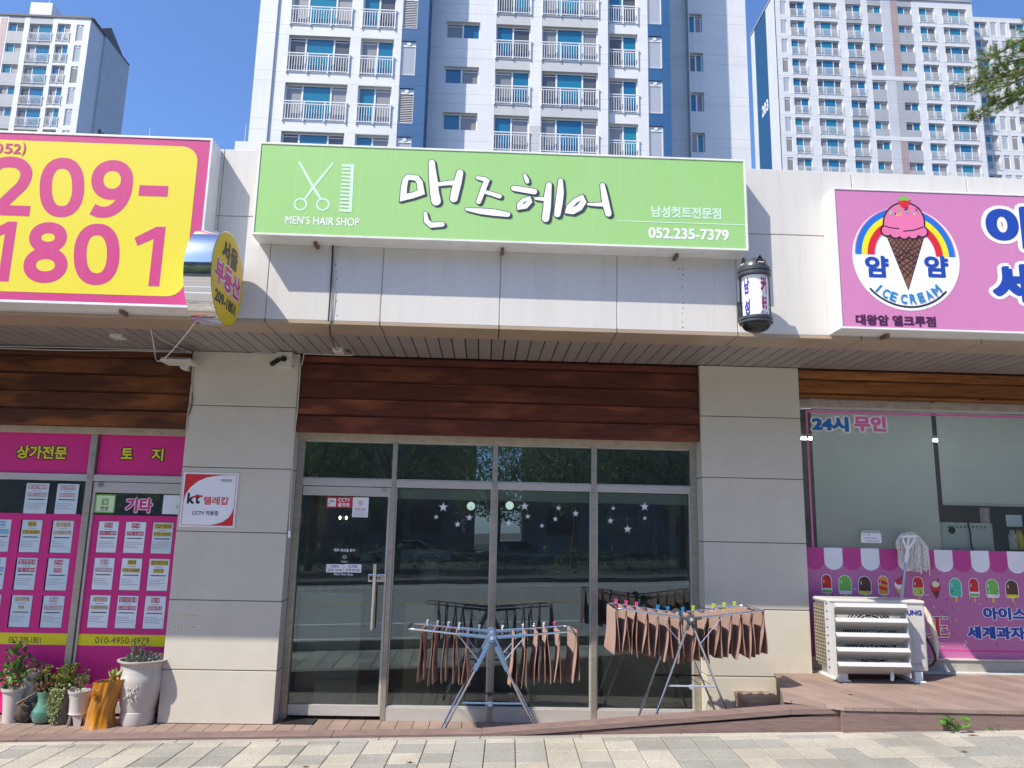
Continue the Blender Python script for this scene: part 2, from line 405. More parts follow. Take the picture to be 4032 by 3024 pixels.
def thing(name, label, cat, loc=(0,0,0), group=None):
    o = bpy.data.objects.new(name, None); COL.objects.link(o); o.location = loc; ORG[o.name] = V(loc); o.empty_display_size = .1
    return tag(o, label, cat, group)
def inst(name, mesh, parent, loc):
    o = bpy.data.objects.new(name, mesh); COL.objects.link(o); o.parent = parent; o.location = V(loc)-ORG[parent.name]
    ORG[o.name] = V(loc); return o
def copy_tree(o, parent=None):
    c = o.copy(); COL.objects.link(c); c.parent = parent
    for ch in list(o.children): copy_tree(ch, c)
    return c

# ------------------------------------------------------------------ the palette
white_alu = mat('white_aluminium', (.60,.58,.55), .42, var=.03, scale=2, stretch=(4,1,.35), dirt=.35, dirt_col=(.44,.40,.34))
band_m = mat('bronze_return_panel', (.37,.29,.205), .4, var=.08, scale=3, spec=.4)
grey_panel = mat('grey_stone_panel', (.57,.53,.445), .6, var=.035, scale=5, bump=.03, bscale=200, dirt=.08)
soffit_m = mat('soffit_strip', (.28,.245,.23), .45, var=.06, scale=4, rnd=.08)
black_m = mat('black_gap', (.012,.012,.012), .7, var=0)
joint_m = mat('joint_sealant', (.36,.32,.26), .8, var=.2, scale=20)
timber_mid = wood('stained_timber', (.05,.015,.010), (.125,.037,.022), (.25,.08,.038))
timber_left = wood('weathered_timber', (.035,.014,.008), (.10,.035,.015), (.27,.09,.026))
timber_right = wood('honey_timber', (.09,.03,.01), (.26,.10,.032), (.42,.17,.05), .35)
ss = mat('stainless_frame', (.42,.39,.33), .36, .6, var=.12, scale=9, stretch=(1,1,3), dirt=.25, dirt_col=(.16,.12,.08))
ss_b = mat('brushed_stainless', (.52,.50,.47), .4, .3, var=.05, scale=6, stretch=(1,1,12), dirt=.1, dirt_col=(.4,.37,.33))
chrome = mat('chrome', (.86,.86,.87), .06, 1., var=0)
steel = mat('steel_tube', (.72,.70,.67), .16, 1., var=.05)
glass_m = glass('shop_glass'); glass_r = glass('shop_glass_grey', (.95,.97,.96), 1.75)
white_p = mat('white_paint', (.8,.8,.79), .4, var=.03); white_g = mat('glazed_white', (.52,.49,.455), .22, var=.04, coat=.4)
deck_m = mat('composite_deck', (.265,.19,.155), .75, var=.14, scale=5, stretch=(1,1,1), rnd=.12, bump=.08, bscale=90, dirt=.18, dirt_col=(.14,.1,.085))
deck_d = mat('composite_board', (.20,.135,.115), .78, var=.16, scale=7, stretch=(1,1,9), bump=.3, bscale=16, dirt=.25, dirt_col=(.1,.075,.06))
concrete = mat('concrete', (.38,.36,.32), .9, var=.15, scale=5, bump=.15, dirt=.2)
asphalt = mat('asphalt', (.30,.29,.272), .9, var=.2, scale=9, bump=.3, bscale=160)
soil = mat('potting_soil', (.07,.05,.035), .95, var=.3, scale=60)
paint_w = mat('road_white', (.85,.85,.83), .7, var=.1); paint_y = mat('road_yellow', (.6,.4,.06), .7, var=.1)
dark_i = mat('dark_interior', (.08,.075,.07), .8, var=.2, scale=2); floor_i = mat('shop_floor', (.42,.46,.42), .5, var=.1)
v_pink = vinyl('magenta_film', (.66,.014,.21)); v_yel = vinyl('yellow_film', (.80,.69,.012)); v_blk = vinyl('black_print', (.02,.02,.025))
v_white = vinyl('white_print', (.82,.82,.84)); v_red = vinyl('red_print', (.62,.02,.03)); v_blue = vinyl('blue_print', (.015,.06,.36))
v_ltpink = vinyl('pale_pink_line', (.68,.16,.42)); v_paper = vinyl('listing_paper', (.60,.71,.76)); v_paperg = vinyl('listing_paper_white', (.76,.82,.86))
v_green = vinyl('green_print', (.18,.50,.08))
head_m = mat('beige_head_rail', (.50,.42,.31), .5, var=.12, scale=14, dirt=.4, dirt_col=(.2,.15,.1))
# ================================================================== GROUND
SL = .032
def zs(x): return .23 + SL*max(-60, min(60, x))
xs = [-160, -60, -20, 0, 20, 60, 160]
b = MB()
rows = [(-220, 0), (5.9, 0), (5.93, 1), (320, 1)]
for y, w in rows:
    for x in xs: b.v.append(V((x, y, -.45 if w else zs(x)-.2)))
for j in range(3):
    for i in range(6): b.f.append((j*7+i, j*7+i+1, j*7+i+8, j*7+i+7)); b.m.append(0)
b.build('ground', mat('bare_ground', (.16,.14,.11), .95, var=.25, scale=1.5), kind='structure', origin=(0,0,0))
def strip(x0, x1, y0, y1, dz, mi, b, n=8):
    for i in range(n):
        a, c = x0+(x1-x0)*i/n, x0+(x1-x0)*(i+1)/n
        b.add([(a,y0,zs(a)+dz),(c,y0,zs(c)+dz),(c,y1,zs(c)+dz),(a,y1,zs(a)+dz)], [(0,1,2,3)], mi)
b = MB(); strip(-60, 60, -8.6, 4.32, -.13, 0, b)
for y, w, mi in ((2.7,.12,1),(.9,.12,1),(-2.5,.12,2),(-2.75,.12,2),(-7.2,.14,1)): strip(-60, 60, y-w/2, y+w/2, -.126, mi, b)
b.build('road', [asphalt, paint_w, paint_y], kind='structure', origin=(0,0,0))
b = MB(); strip(-60, 60, -12, -8.6, -.02, 0, b); strip(-60, 60, -8.61, -8.6, -.02, 0, b)
for i in range(60): x = -60+2*i; b.box(x, x+1.99, -8.62, -8.45, zs(x)-.2, zs(x)-.01)
b.build('far_pavement', mat('shaded_far_paving', (.11,.105,.095), .9), kind='structure', origin=(0,0,0))  # paving colour darkened to stand for shade under the trees
b = MB(); strip(-60, 60, -60, -12, -.06, 0, b); b.build('car_park', mat('shaded_asphalt', (.06,.06,.062), .9), kind='structure', origin=(0,0,0))  # darker asphalt with the tree shade put into its colour

TH = R_(-1.8); CU = V((math.cos(TH), math.sin(TH), 0)); CV = V((-math.sin(TH), math.cos(TH), 0)); P0 = V((0, 5.9, 0))
def pave(u, v, dz=0.): p = P0+CU*u+CV*v; return V((p.x, p.y, zs(p.x)+dz))
b = MB()                                                     # pavers as separate slabs with open joints over a bed
def slab(u0, u1, v0, v1, g=.0028):
    ps = [(u0+g,v0+g),(u1-g,v0+g),(u1-g,v1-g),(u0+g,v1-g)]; q = .004; h = random.uniform(-.0012,.0012)
    top = [pave(*p, h) for p in [(u0+g+q,v0+g+q),(u1-g-q,v0+g+q),(u1-g-q,v1-g-q),(u0+g+q,v1-g-q)]]; mid = [pave(*p, h-.003) for p in ps]; bot = [pave(*p, -.03) for p in ps]
    b.add(top+mid+bot, [(0,1,2,3)]+[(4+i,4+(i+1)%4,(i+1)%4,i) for i in range(4)]+[(8+i,8+(i+1)%4,4+(i+1)%4,4+i) for i in range(4)])
for i in range(-12, 14): slab(i*.72+.02, i*.72+.74, -.085, -.012)
for r in range(6):
    v1 = -.085-.105 if r == 0 else -.19-.228*(r)
    v0 = -.085 if r == 0 else -.19-.228*(r-1)
    off = .06
    for i in range(-48, 48): slab(i*.206+off, (i+1)*.206+off, v1, v0)
b.build('pavement', paver_mat(), kind='structure', origin=(0,5,.2))
b = MB(); vs = [pave(u, v, -.012) for v in (-1.34, .02) for u in (-10.2, 10.2)]; b.add(vs, [(0,1,3,2)])
b.build('paving_bed', mat('joint_sand', (.17,.155,.125), .95, var=.3, scale=30), kind='structure', origin=(0,5,.2))
b = MB()
for i in range(-20, 20):
    p, q = pave(i*1., -1.42, -.01), pave(i*1.+.99, -1.42, -.01); b.bar(p, q, .15, .24)
b.build('kerb', concrete, kind='structure', bevel=.01, origin=(0,4.4,0))

# sunken deck in front of the doors, raised edging board, right-hand deck with its step
b = MB(); y0, y1 = 6.03, 7.42
for i in range(-34, 17):
    x = i*.142; b.box(x+.003, x+.139, y0, y1, -.03, 0)
b.build('deck', deck_m, kind='structure', origin=(0,6.7,0))
b = MB(); b.box(-7, 6, 5.9, 7.6, -.25, -.05); b.build('deck_base', black_m, kind='structure', origin=(0,6.7,-.25))
edge = thing('deck_edging', 'low brown composite edging board climbing from left to right along the pavement', 'edging', (0,5.97,.2))
def yb(x): return 5.9-.0314*x
def edg(b, x0, x1, za, zb, thick, w0=-.0, w1=.15, mi=0):
    vs = []
    for x, z in ((x0, za), (x1, zb)):
        for yy, zz in ((yb(x)+w0, z-thick), (yb(x)+w1, z-thick), (yb(x)+w1, z), (yb(x)+w0, z)): vs.append((x, yy, zz))
    b.add(vs, [(0,3,2,1),(4,5,6,7),(0,1,5,4),(1,2,6,5),(2,3,7,6),(3,0,4,7)], mi)
b = MB()
for x0, x1 in ((-5.5,-3.3),(-3.298,-1.05),(-1.048,.03)): edg(b, x0, x1, zs(x0)+.016, zs(x1)+.016, .05)
edg(b, .033, 2.26, .249, .455, .04); edg(b, 2.263, 2.66, .455, .468, .04)
b.build('top_board', deck_d, edge, bevel=.004)
b = MB()
edg(b, -5.5, .03, zs(-5.5)-.03, zs(0)-.034, .4, .012, .13)
vs = []
for x, z in ((.033,.208),(2.66,.428)):
    for yy, zz in ((yb(x)+.012, -.1), (yb(x)+.138, -.1), (yb(x)+.138, z), (yb(x)+.012, z)): vs.append((x, yy, zz))
b.add(vs, [(0,3,2,1),(4,5,6,7),(0,1,5,4),(1,2,6,5),(2,3,7,6),(3,0,4,7)])
b.build('face_board', deck_d, edge)

rd = thing('raised_deck', 'raised brown plank deck carrying the white air conditioner unit', 'deck', (4,6.5,.3))
b = MB(); A = R_(-17)
# planks run away from the street, slightly askew; cut to the deck outline
zt = .488
def clip(poly, n, d):
    out = []
    for i in range(len(poly)):
        a, c = poly[i-1], poly[i]; da, dc = a.dot(n)-d, c.dot(n)-d
        if (da <= 0) != (dc <= 0): out.append(a+(c-a)*(da/(da-dc)))
        if dc <= 0: out.append(c)
    return out
outline = [V((2.62,yb(2.62)-.055)), V((6.5,yb(6.5)-.07)), V((6.5,7.4)), V((2.63,7.4)), V((2.60,7.02)), V((2.28,6.02)), V((2.40,5.93))]
dd = V((math.sin(-A), -math.cos(A))).normalized(); nn = V((-dd.y, dd.x))
if nn.x < 0: nn = -nn
for i in range(-2, 40):
    c0 = V((2.2,6.4)).dot(nn)+i*.142
    pl = clip(clip(list(outline), nn, c0+.139), -nn, -(c0+.003))
    if len(pl) > 2:
        k = len(pl); ar = sum(pl[j-1].x*pl[j].y-pl[j].x*pl[j-1].y for j in range(k))
        if ar < 0: pl = pl[::-1]
        b.add([(p.x,p.y,zt) for p in pl]+[(p.x,p.y,zt-.025) for p in pl], [tuple(range(k))]+[(k+j,k+(j+1)%k,(j+1)%k,j) for j in range(k)])
b.build('plank_floor', deck_m, rd)
b = MB(); pts = [(2.61,yb(2.61)-.045),(6.5,yb(6.5)-.06)]
for (xa, ya), (xb, yb2) in ((pts[0], pts[1]),):
    b.add([(xa,ya,.1),(xb,yb2,.2),(xb,yb2,.46),(xa,ya,.46),(xa,ya+.03,.1),(xb,yb2+.03,.2),(xb,yb2+.03,.46),(xa,ya+.03,.46)], [(0,1,2,3),(5,4,7,6),(0,3,7,4),(1,5,6,2),(3,2,6,7)])
    b.add([(xa,ya-.012,.2),(xb,yb2-.012,.3),(xb,yb2-.012,.345),(xa,ya-.012,.315)], [(0,1,2,3)])
b.build('front_fascia', deck_d, rd)
b = MB(); b.bar((2.30,6.03,.4), (2.62,7.03,.4), .03, .14); b.bar((2.30,6.03,.2), (2.62,7.03,.2), .03, .25); b.build('side_fascia', deck_d, rd)
b = MB(); b.box(2.66, 6.5, 6.0, 7.35, 0, .455); b.build('deck_frame', black_m, rd)
st = thing('plank_step', 'small brown plank step between the grey pillar and the raised deck', 'step', (2.45,6.9,0))
b = MB()
for i in range(3): b.box(2.24, 2.585-.02*i, 6.62+i*.155, 6.62+i*.155+.15, .30, .335)
b.build('tread', deck_m, st, bevel=.003); b = MB(); b.box(2.25, 2.50, 6.63, 7.07, 0, .298); b.build('riser', deck_d, st)

# ================================================================== THE SHOP BUILDING
sb = thing('shop_building', 'long single storey shop block clad in pale aluminium panels with a deep soffit', 'building', (0,9,0))
Yf, Zb, Zt = 5.92, 3.278, 4.70
b = MB(); g = .0035
XJ = [-11.5,-9.6,-7.7,-5.9,-4.05,-2.2,-1.764,-.862,.081,1.023,1.999,3.004,3.991,5.0,6.9,8.8,10.7,12]
for x0, x1 in zip(XJ, XJ[1:]):
    low = [(Zb, 4.120), (4.127, Zt)]
    for z0, z1 in low: b.box(x0+g, x1-g, Yf, Yf+.03, z0, z1)
b.box(-11.5, 12, Yf+.03, 6.2, Zt-.03, Zt)
b.build('fascia_panels', white_alu, sb, bevel=.004)
b = MB(); b.box(-11.5, 12, Yf+.005, Yf+.04, Zb+.01, Zt-.04); b.build('panel_joints', joint_m, sb)
b = MB(); random.seed(31)
for k, xx, ys in (('c',1268,(905,930,960,1000,1030,1085,1115,1160,1205,1240,1280,1340,1380)),('b',600,(850,925,975,1030,1130,1185,1295)),('c',1245,(955,1035,1110))):
    for y in ys:
        p = at(k,xx+random.uniform(-8,8),y,Yf-.001); n = 7; r = random.uniform(.004,.011)
        b.flat([(p.x+r*random.uniform(.4,1)*math.cos(6.28*i/n)*.8, p.z+r*random.uniform(.5,1.2)*math.sin(6.28*i/n)) for i in range(n)], Yf-.0006)
b.build('glue_marks', mat('old_glue', (.22,.20,.18), .8, var=.3, scale=60), sb)
b = MB()
for x0, x1 in zip(XJ, XJ[1:]): b.box(x0+.004, x1-.004, Yf, 6.265, Zb-.028, Zb-.001)
b.build('fascia_return', band_m, sb, bevel=.002)
b = MB(); x = -11.5
while x < 12: b.box(x+.005, x+.108, 6.268, 7.10, 3.262, 3.284); x += .113
b.build('soffit_strips', soffit_m, sb)
b = MB(); b.box(-11.5, 12, 6.22, 7.2, 3.29, 3.33); b.box(-11.5, 12, 7.2, 16, 3.6, 3.8); b.box(-11.5, 12, Yf+.05, 6.2, 3.34, 4.6)
b.box(-11.5,12,7.21,7.4,3.2,3.6)
b.build('roof_slab', black_m, sb)
def pillar(x0, x1, zlow, joints):
    b = MB(); zz = [zlow]+joints+[3.26]
    for z0, z1 in zip(zz, zz[1:]):
        b.box(x0, x1, 7.08, 7.40, z0+.004, z1-.004)
    o = b.build('pillar', grey_panel, sb, bevel=.004)
    b = MB(); b.box(x0+.008, x1-.008, 7.089, 7.39, zlow, 3.26); b.build('pillar_core', mat('pillar_joint_%d' % int(x0*10), (.20,.19,.17), .8, var=.1), sb)
    return o
pillar(-2.736, -1.758, 0, [.438,1.021,1.612,2.183,2.75]); pillar(2.008, 2.955, 0, [.452,1.026,1.617,2.201,2.774])
pillar(-8.2, -7.2, 0, [.438,1.021,1.612,2.183,2.75]); pillar(6.9, 7.9, 0, [.452,1.026,1.617,2.201,2.774])
def cladding(x0, x1, zl, m, seed, hs=(.075,.163,.163,.165,.165)):
    random.seed(seed); b = MB(); z = 3.258
    for i, h in enumerate(hs):
        if z-h < zl-.02: h = z-zl
        if h < .03: break
        # half-log siding with a bellied face
        prof = [(7.135,z-.003),(7.1175,z-.012),(7.115,z-h*.5),(7.1165,z-h+.010),(7.135,z-h+.003)]
        n = 5; vs = [(xx,y,zz) for xx in (x0,x1) for y,zz in prof]
        b.add(vs, [(j,j+1,n+j+1,n+j) for j in range(n-1)]+[(4,3,2,1,0),(5,6,7,8,9)]); z -= h
    b.box(x0, x1, 7.136, 7.2, zl, 3.26)
    b.build('timber_cladding', m, sb, smooth=50)
cladding(-1.752, 2.002, 2.545, timber_mid, 3); cladding(-7.19, -2.742, 2.545, timber_left, 4); cladding(2.961, 6.89, 2.985, timber_right, 5, (.10,.135,.038))
b = MB()
b.box(-11.5, 12, 12.2, 12.4, -.1, 3.6); b.box(-11.5, -11.3, 7.4, 12.2, -.1, 3.6); b.box(11.8,12,7.4,12.2,-.1,3.6)
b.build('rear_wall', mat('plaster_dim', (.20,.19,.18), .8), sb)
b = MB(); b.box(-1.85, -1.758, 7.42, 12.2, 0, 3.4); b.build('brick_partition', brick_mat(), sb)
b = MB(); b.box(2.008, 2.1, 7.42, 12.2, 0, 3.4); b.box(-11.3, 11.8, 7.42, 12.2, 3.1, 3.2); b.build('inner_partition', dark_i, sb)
b = MB(); b.box(-11.3, 11.8, 7.42, 12.2, -.05, .02); b.build('inner_floor', floor_i, sb)

# ================================================================== HAIR SHOP FRONT (glazed frame, door, stickers)
Yg = 7.30
hf = thing('shopfront', 'stainless framed glass front of the hair shop with door at its left', 'shopfront', (0,7.3,0))
XM = [at('g',215,400,Yg).x]                                        # frame verticals
mull = [(at('g',990,400,Yg).x, at('g',1030,400,Yg).x), (at('i',-345,400,Yg).x if 0 else at('g',1860,400,Yg).x, at('g',1902,400,Yg).x), (at('i',723,400,Yg).x, at('i',770,400,Yg).x)]
XL0, XL1 = -1.756, at('g',222,400,Yg).x; XR0, XR1 = at('i',1578,400,Yg).x, 2.006
posts = [(XL0, XL1)]+mull+[(XR0, XR1)]
ZT0, ZT1 = 2.052, 2.118; ZTOP0, ZTOP1 = 2.478, 2.545; ZB = .125
for x0, x1 in posts: b = MB(); b.box(x0, x1, Yg-.035, Yg+.09, 0, ZTOP0); b.build('frame_post', ss, hf, bevel=.003)
b = MB()
for (a0, a1), (c0, c1) in zip(posts, posts[1:]):
    b.box(a1, c0, Yg-.028, Yg+.06, ZT0, ZT1)
    b.box(a1, c0, Yg-.012, Yg+.05, ZT1, ZT1+.012); b.box(a1, c0, Yg-.012, Yg+.05, ZTOP0-.014, ZTOP0)
b.build('transom', ss_b, hf, bevel=.002)
b = MB(); b.box(XL0, XR1, Yg-.04, Yg+.09, ZTOP0, ZTOP1); b.build('head_rail', head_m, hf, bevel=.003)
b = MB()
for (a0, a1), (c0, c1) in list(zip(posts, posts[1:]))[1:]:
    b.box(a1, c0, Yg-.03, Yg+.08, 0, ZB-.012); b.box(a1, c0, Yg-.02, Yg+.03, ZB-.012, ZB)
    b.box(a1, a1+.012, Yg-.018, Yg+.03, ZB, ZT0); b.box(c0-.012, c0, Yg-.018, Yg+.03, ZB, ZT0)
b.build('sill_rail', ss_b, hf, bevel=.002)
for i, ((a0, a1), (c0, c1)) in enumerate(zip(posts, posts[1:])):
    b = MB(); b.add([(a1,Yg+.012,ZT1),(c0,Yg+.012,ZT1),(c0,Yg+.012,ZTOP0),(a1,Yg+.012,ZTOP0)], [(0,1,2,3)]); b.build('transom_pane', glass_m, hf)
    if i: b = MB(); b.add([(a1,Yg+.012,ZB),(c0,Yg+.012,ZB),(c0,Yg+.012,ZT0),(a1,Yg+.012,ZT0)], [(0,1,2,3)]); b.build('window_pane', glass_m, hf)
# rolled blinds just under the transom inside the glass
for (a0, a1), (c0, c1) in list(zip(posts, posts[1:]))[1:]:
    b = MB(); b.box(a1+.01, c0-.01, Yg+.06, Yg+.075, 1.965, ZT0-.005); b.tube([(a1+.01,Yg+.068,1.96),(c0-.01,Yg+.068,1.96)], .011); b.build('roller_blind', mat('blind_fabric', (.74,.84,.80), .7, var=.05) if 'blind_fabric' not in MATS else MATS['blind_fabric'], hf)
# door
dx0, dx1 = posts[0][1]+.004, posts[1][0]-.004
zd0, zd1 = .035, 2.046
dr = MB(); zr = at('g',580,692,Yg).z
dr.box(dx0, dx1, Yg-.02, Yg+.04, zr, zd1); dr.box(dx0, dx1, Yg-.02, Yg+.04, zd0, .125)
b = dr; b.box(dx1-.022, dx1, Yg-.02, Yg+.04, .125, zr)
door = b.build('door', ss_b, hf, bevel=.002)
b = MB(); b.add([(dx0,Yg+.005,.125),(dx1-.022,Yg+.005,.125),(dx1-.022,Yg+.005,zr),(dx0,Yg+.005,zr)], [(0,1,2,3)]); b.build('door_glass', glass_m, door)
b = MB(); hx = at('h',790,60,7.2).x; b.tube([(hx,7.215,at('h',750,510,7.2).z),(hx,7.215,at('g',830,1285,7.2).z)], .016, 12)
for z in (.95, 1.3): b.tube([(hx,7.215,z),(hx,7.30,z)], .008)
b.tube([(hx,7.36,at('h',750,510,7.2).z),(hx,7.36,at('g',830,1285,7.2).z)], .016, 12)
b.build('handle', steel, door, smooth=40)
b = MB(); p0, p1 = at('g',772,1440,7.27), at('g',930,1375,7.27); b.box(p0.x, p1.x, 7.262, 7.292, p0.z, p1.z)
b.rrect(p0.x+.012, p0.x+.085, p0.z+.018, p1.z-.018, .012, 7.258, 1); b.disc((p1.x-.055, (p0.z+p1.z)/2), .022, 7.258, 0)
b.disc((p1.x-.055, (p0.z+p1.z)/2), .008, 7.257, 1)
b.build('lock', [chrome, black_m], door, bevel=.006)
b = MB(); p = at('g',912,640,Yg); b.lathe([(.02,-.035),(.02,-.012),(.012,-.008)], (p.x,Yg,p.z), 14, axis='Y'); b.build('closer_cap', ss, door)
b = MB(); b.box(-1.70, -1.42, 7.1, 7.27, .0, .012); b.build('mat_plate', black_m, hf)
# stickers on the door glass
Ys = Yg-.001
def R4(k, xa, ya, xb, yb_, Y): return at(k,xa,(ya+yb_)/2,Y).x, at(k,xb,(ya+yb_)/2,Y).x, at(k,(xa+xb)/2,yb_,Y).z, at(k,(xa+xb)/2,ya,Y).z
b = MB(); b.rect(*R4('w',186,148,608,322,Ys), Ys, 1); b.rrect(*R4('w',205,170,336,300,Ys), .006, Ys, 0)
pt = lambda x, y: (at('w',x,y,Ys).x, at('w',x,y,Ys).z)
b.stroke([pt(240,205),pt(312,222)], .009, Ys, 2, cap=False); b.stroke([pt(262,230),pt(248,250),pt(226,258)], .0028, Ys, 2); b.stroke([pt(222,240),pt(222,278)], .0034, Ys, 2)
b.ptext('CCTV','w',372,166,560,228,Ys,0,.035); b.ptext('촬영중','w',368,242,556,304,Ys,0,.04)
b.build('camera_sticker', [v_white, v_red, v_blk], door)
b = MB(); x0,x1,z0,z1 = R4('w',598,155,852,472,Ys); b.rrect(x0,x1,z0,z1,.004,Ys-.0006,0)
c = pt(730,243); b.arc(c,.0145,.0185,0,360,Ys-.0006,1); b.stroke([(c[0]-.009,c[1]),(c[0]+.009,c[1])],.003,Ys-.0006,2); b.stroke([(c[0]-.0115,c[1]+.0115),(c[0]+.0115,c[1]-.0115)],.0035,Ys-.0006,1)
b.ptext('금연시설','w',642,325,802,360,Ys-.0006,1,.02)
for y, xa, xb in ((384,655,785),(405,612,838),(420,645,792),(442,612,825)): b.stroke([pt(xa,y),pt(xb,y)], .0012 if y == 405 else .0022, Ys-.0008, 3, cap=False)
b.build('no_smoking_sticker', [v_white, v_red, v_blk, vinyl('grey_print', (.3,.3,.32))], door)
b = MB(); b.ptext('매주 화요일 휴무','w',305,972,642,1022,Ys,0,.03)
b.build('closing_day_print', [v_white], door); b = MB()
for x, y in ((263,994),(678,999)): b.disc(pt(x,y), .0022, Ys, 0, 12)
c = pt(471,1103); b.arc(c,.0148,.0172,0,360,Ys,0); b.arc(c,.0088,.0112,200,345,Ys,0); b.disc((c[0]-.0045,c[1]+.004),.0022,Ys,0,10,.0028); b.disc((c[0]+.005,c[1]+.004),.0022,Ys,0,10,.0028)
b.stroke([(c[0]-.021,c[1]-.001),(c[0]-.013,c[1]-.001)],.0018,Ys,0); b.stroke([(c[0]+.013,c[1]),(c[0]+.021,c[1])],.0018,Ys,0)
b.ptext('Thank U','w',414,1165,522,1192,Ys,0,.02)
b.build('smiley_print', [v_white], door); b = MB()
for xa, xb in ((180,459),(463,740)): b.rrect(*R4('w',xa,1220,xb,1352,Ys), .005, Ys, 0)
b.ptext('OPEN','w',258,1238,382,1275,Ys,1,.01); b.ptext('오전 10:00','w',205,1292,430,1332,Ys,1,.012)
b.ptext('CLOSE','w',532,1238,676,1275,Ys,1,.01); b.ptext('오후 07:30','w',488,1292,712,1332,Ys,1,.012)
b.build('opening_hours_print', [v_white, v_blk], door); b = MB(); b.ptext("Men’s Hair Shop",'w',302,1366,608,1405,Ys,0,.03)
b.build('shop_name_print', [v_white], door)
# white star stickers with drawn strings on the window glass
star_list = [('g',1428,790,45),('g',1366,876,22),('g',1552,938,29),('g',1655,880,32),('g',1671,795,14),('g',1996,930,37),('i',145,782,40),('i',173,870,24),
  ('i',440,797,24),('i',590,845,31),('i',412,893,24),('i',297,952,22),('i',917,800,20),('i',1190,785,43),('i',1192,886,20),('i',893,908,31),('i',1042,982,38)]
for k, x, y, r in star_list:
    p = at(k,x,y,Ys); R = r/2.212/FP*7.25; b = MB()
    def star(R, o=0): return [(p.x+(R if i%2==0 else R*.42)*math.sin(math.pi*i/5), p.z+(R if i%2==0 else R*.42)*math.cos(math.pi*i/5)) for i in range(10)]
    b.flat(star(R*.82), Ys, 0); b.stroke(star(R*1.08), .0013, Ys, 0, closed=True); b.stroke([(p.x,p.z+R),(p.x,min(1.95,p.z+R*2.6))], .001, Ys, 1)
    b.build('star_sticker', [v_white, MATS['grey_print']], hf)
# ================================================================== LEFT SHOP FRONT: estate agent, magenta film
lf = thing('shopfront', 'magenta filmed glass front of the estate agent hung with property listings', 'shopfront', (-4,7.3,0))
YL = 7.30
lm0, lm1 = at('e',665,800,YL).x, at('e',712,800,YL).x
lx1 = -2.738; lx0 = -7.19
zpt, zpb = at('e',400,668,YL).z, at('e',400,968,YL).z
ztr = at('e',900,1028,YL).z; zdr = at('e',900,1108,YL).z
for x0, x1 in ((lm0, lm1), (-5.30, -5.23)): b = MB(); b.box(x0, x1, YL-.035, YL+.09, 0, 2.48); b.build('frame_post', ss, lf, bevel=.003)
b = MB(); b.box(lx0, lx1, YL-.04, YL+.09, 2.48, 2.545); b.build('head_rail', head_m, lf, bevel=.003)
b = MB(); b.box(-5.23, lm0, YL-.028, YL+.06, ztr, zpb); b.box(lm1, lx1, YL-.028, YL+.06, ztr, zpb); b.box(lx0,-5.30,YL-.028,YL+.06,ztr,zpb)
b.build('transom', ss_b, lf, bevel=.002)
b = MB(); b.add([(lx0,YL+.014,.02),(lm0,YL+.014,.02),(lm0,YL+.014,ztr),(lx0,YL+.014,ztr)], [(0,1,2,3)]); b.build('window_pane', glass_m, lf)
b = MB()
for x0, x1 in ((-5.23, lm0), (lm1+.01, lx1), (lx0, -5.30)): b.rect(x0, x1, zpb, 2.48, YL-.002, 0)
b.ptext('상가전문','e',122,765,487,860,YL-.002,1,.03,(2,.085)); b.ptext('토','e',880,782,965,862,YL-.002,1,.03,(2,.085)); b.ptext('지','e',1102,785,1187,875,YL-.002,1,.03,(2,.085))
b.build('upper_film', [v_pink, v_yel, v_blk], lf)
dl = MB(); ddx0, ddx1 = lm1+.006, lx1
dl.box(ddx0, ddx1, YL-.018, YL+.04, zdr, ztr-.006); dl.box(ddx0, ddx0+.022, YL-.018, YL+.04, .04, zdr); dl.box(ddx0, ddx1, YL-.018, YL+.04, .03, .12)
ldoor = dl.build('door', ss_b, lf, bevel=.002)
b = MB(); b.add([(ddx0+.022,YL+.006,.12),(ddx1,YL+.006,.12),(ddx1,YL+.006,zdr),(ddx0+.022,YL+.006,zdr)], [(0,1,2,3)]); b.build('door_glass', glass_m, ldoor)
b = MB(); p = at('e',737,1047,YL); b.lathe([(.024,-.03),(.024,-.012),(.014,-.006)], (p.x,YL,p.z), 14, axis='Y'); b.build('closer_cap', mat('dull_metal', (.25,.25,.24), .5, .6), ldoor)
Yk = YL-.001
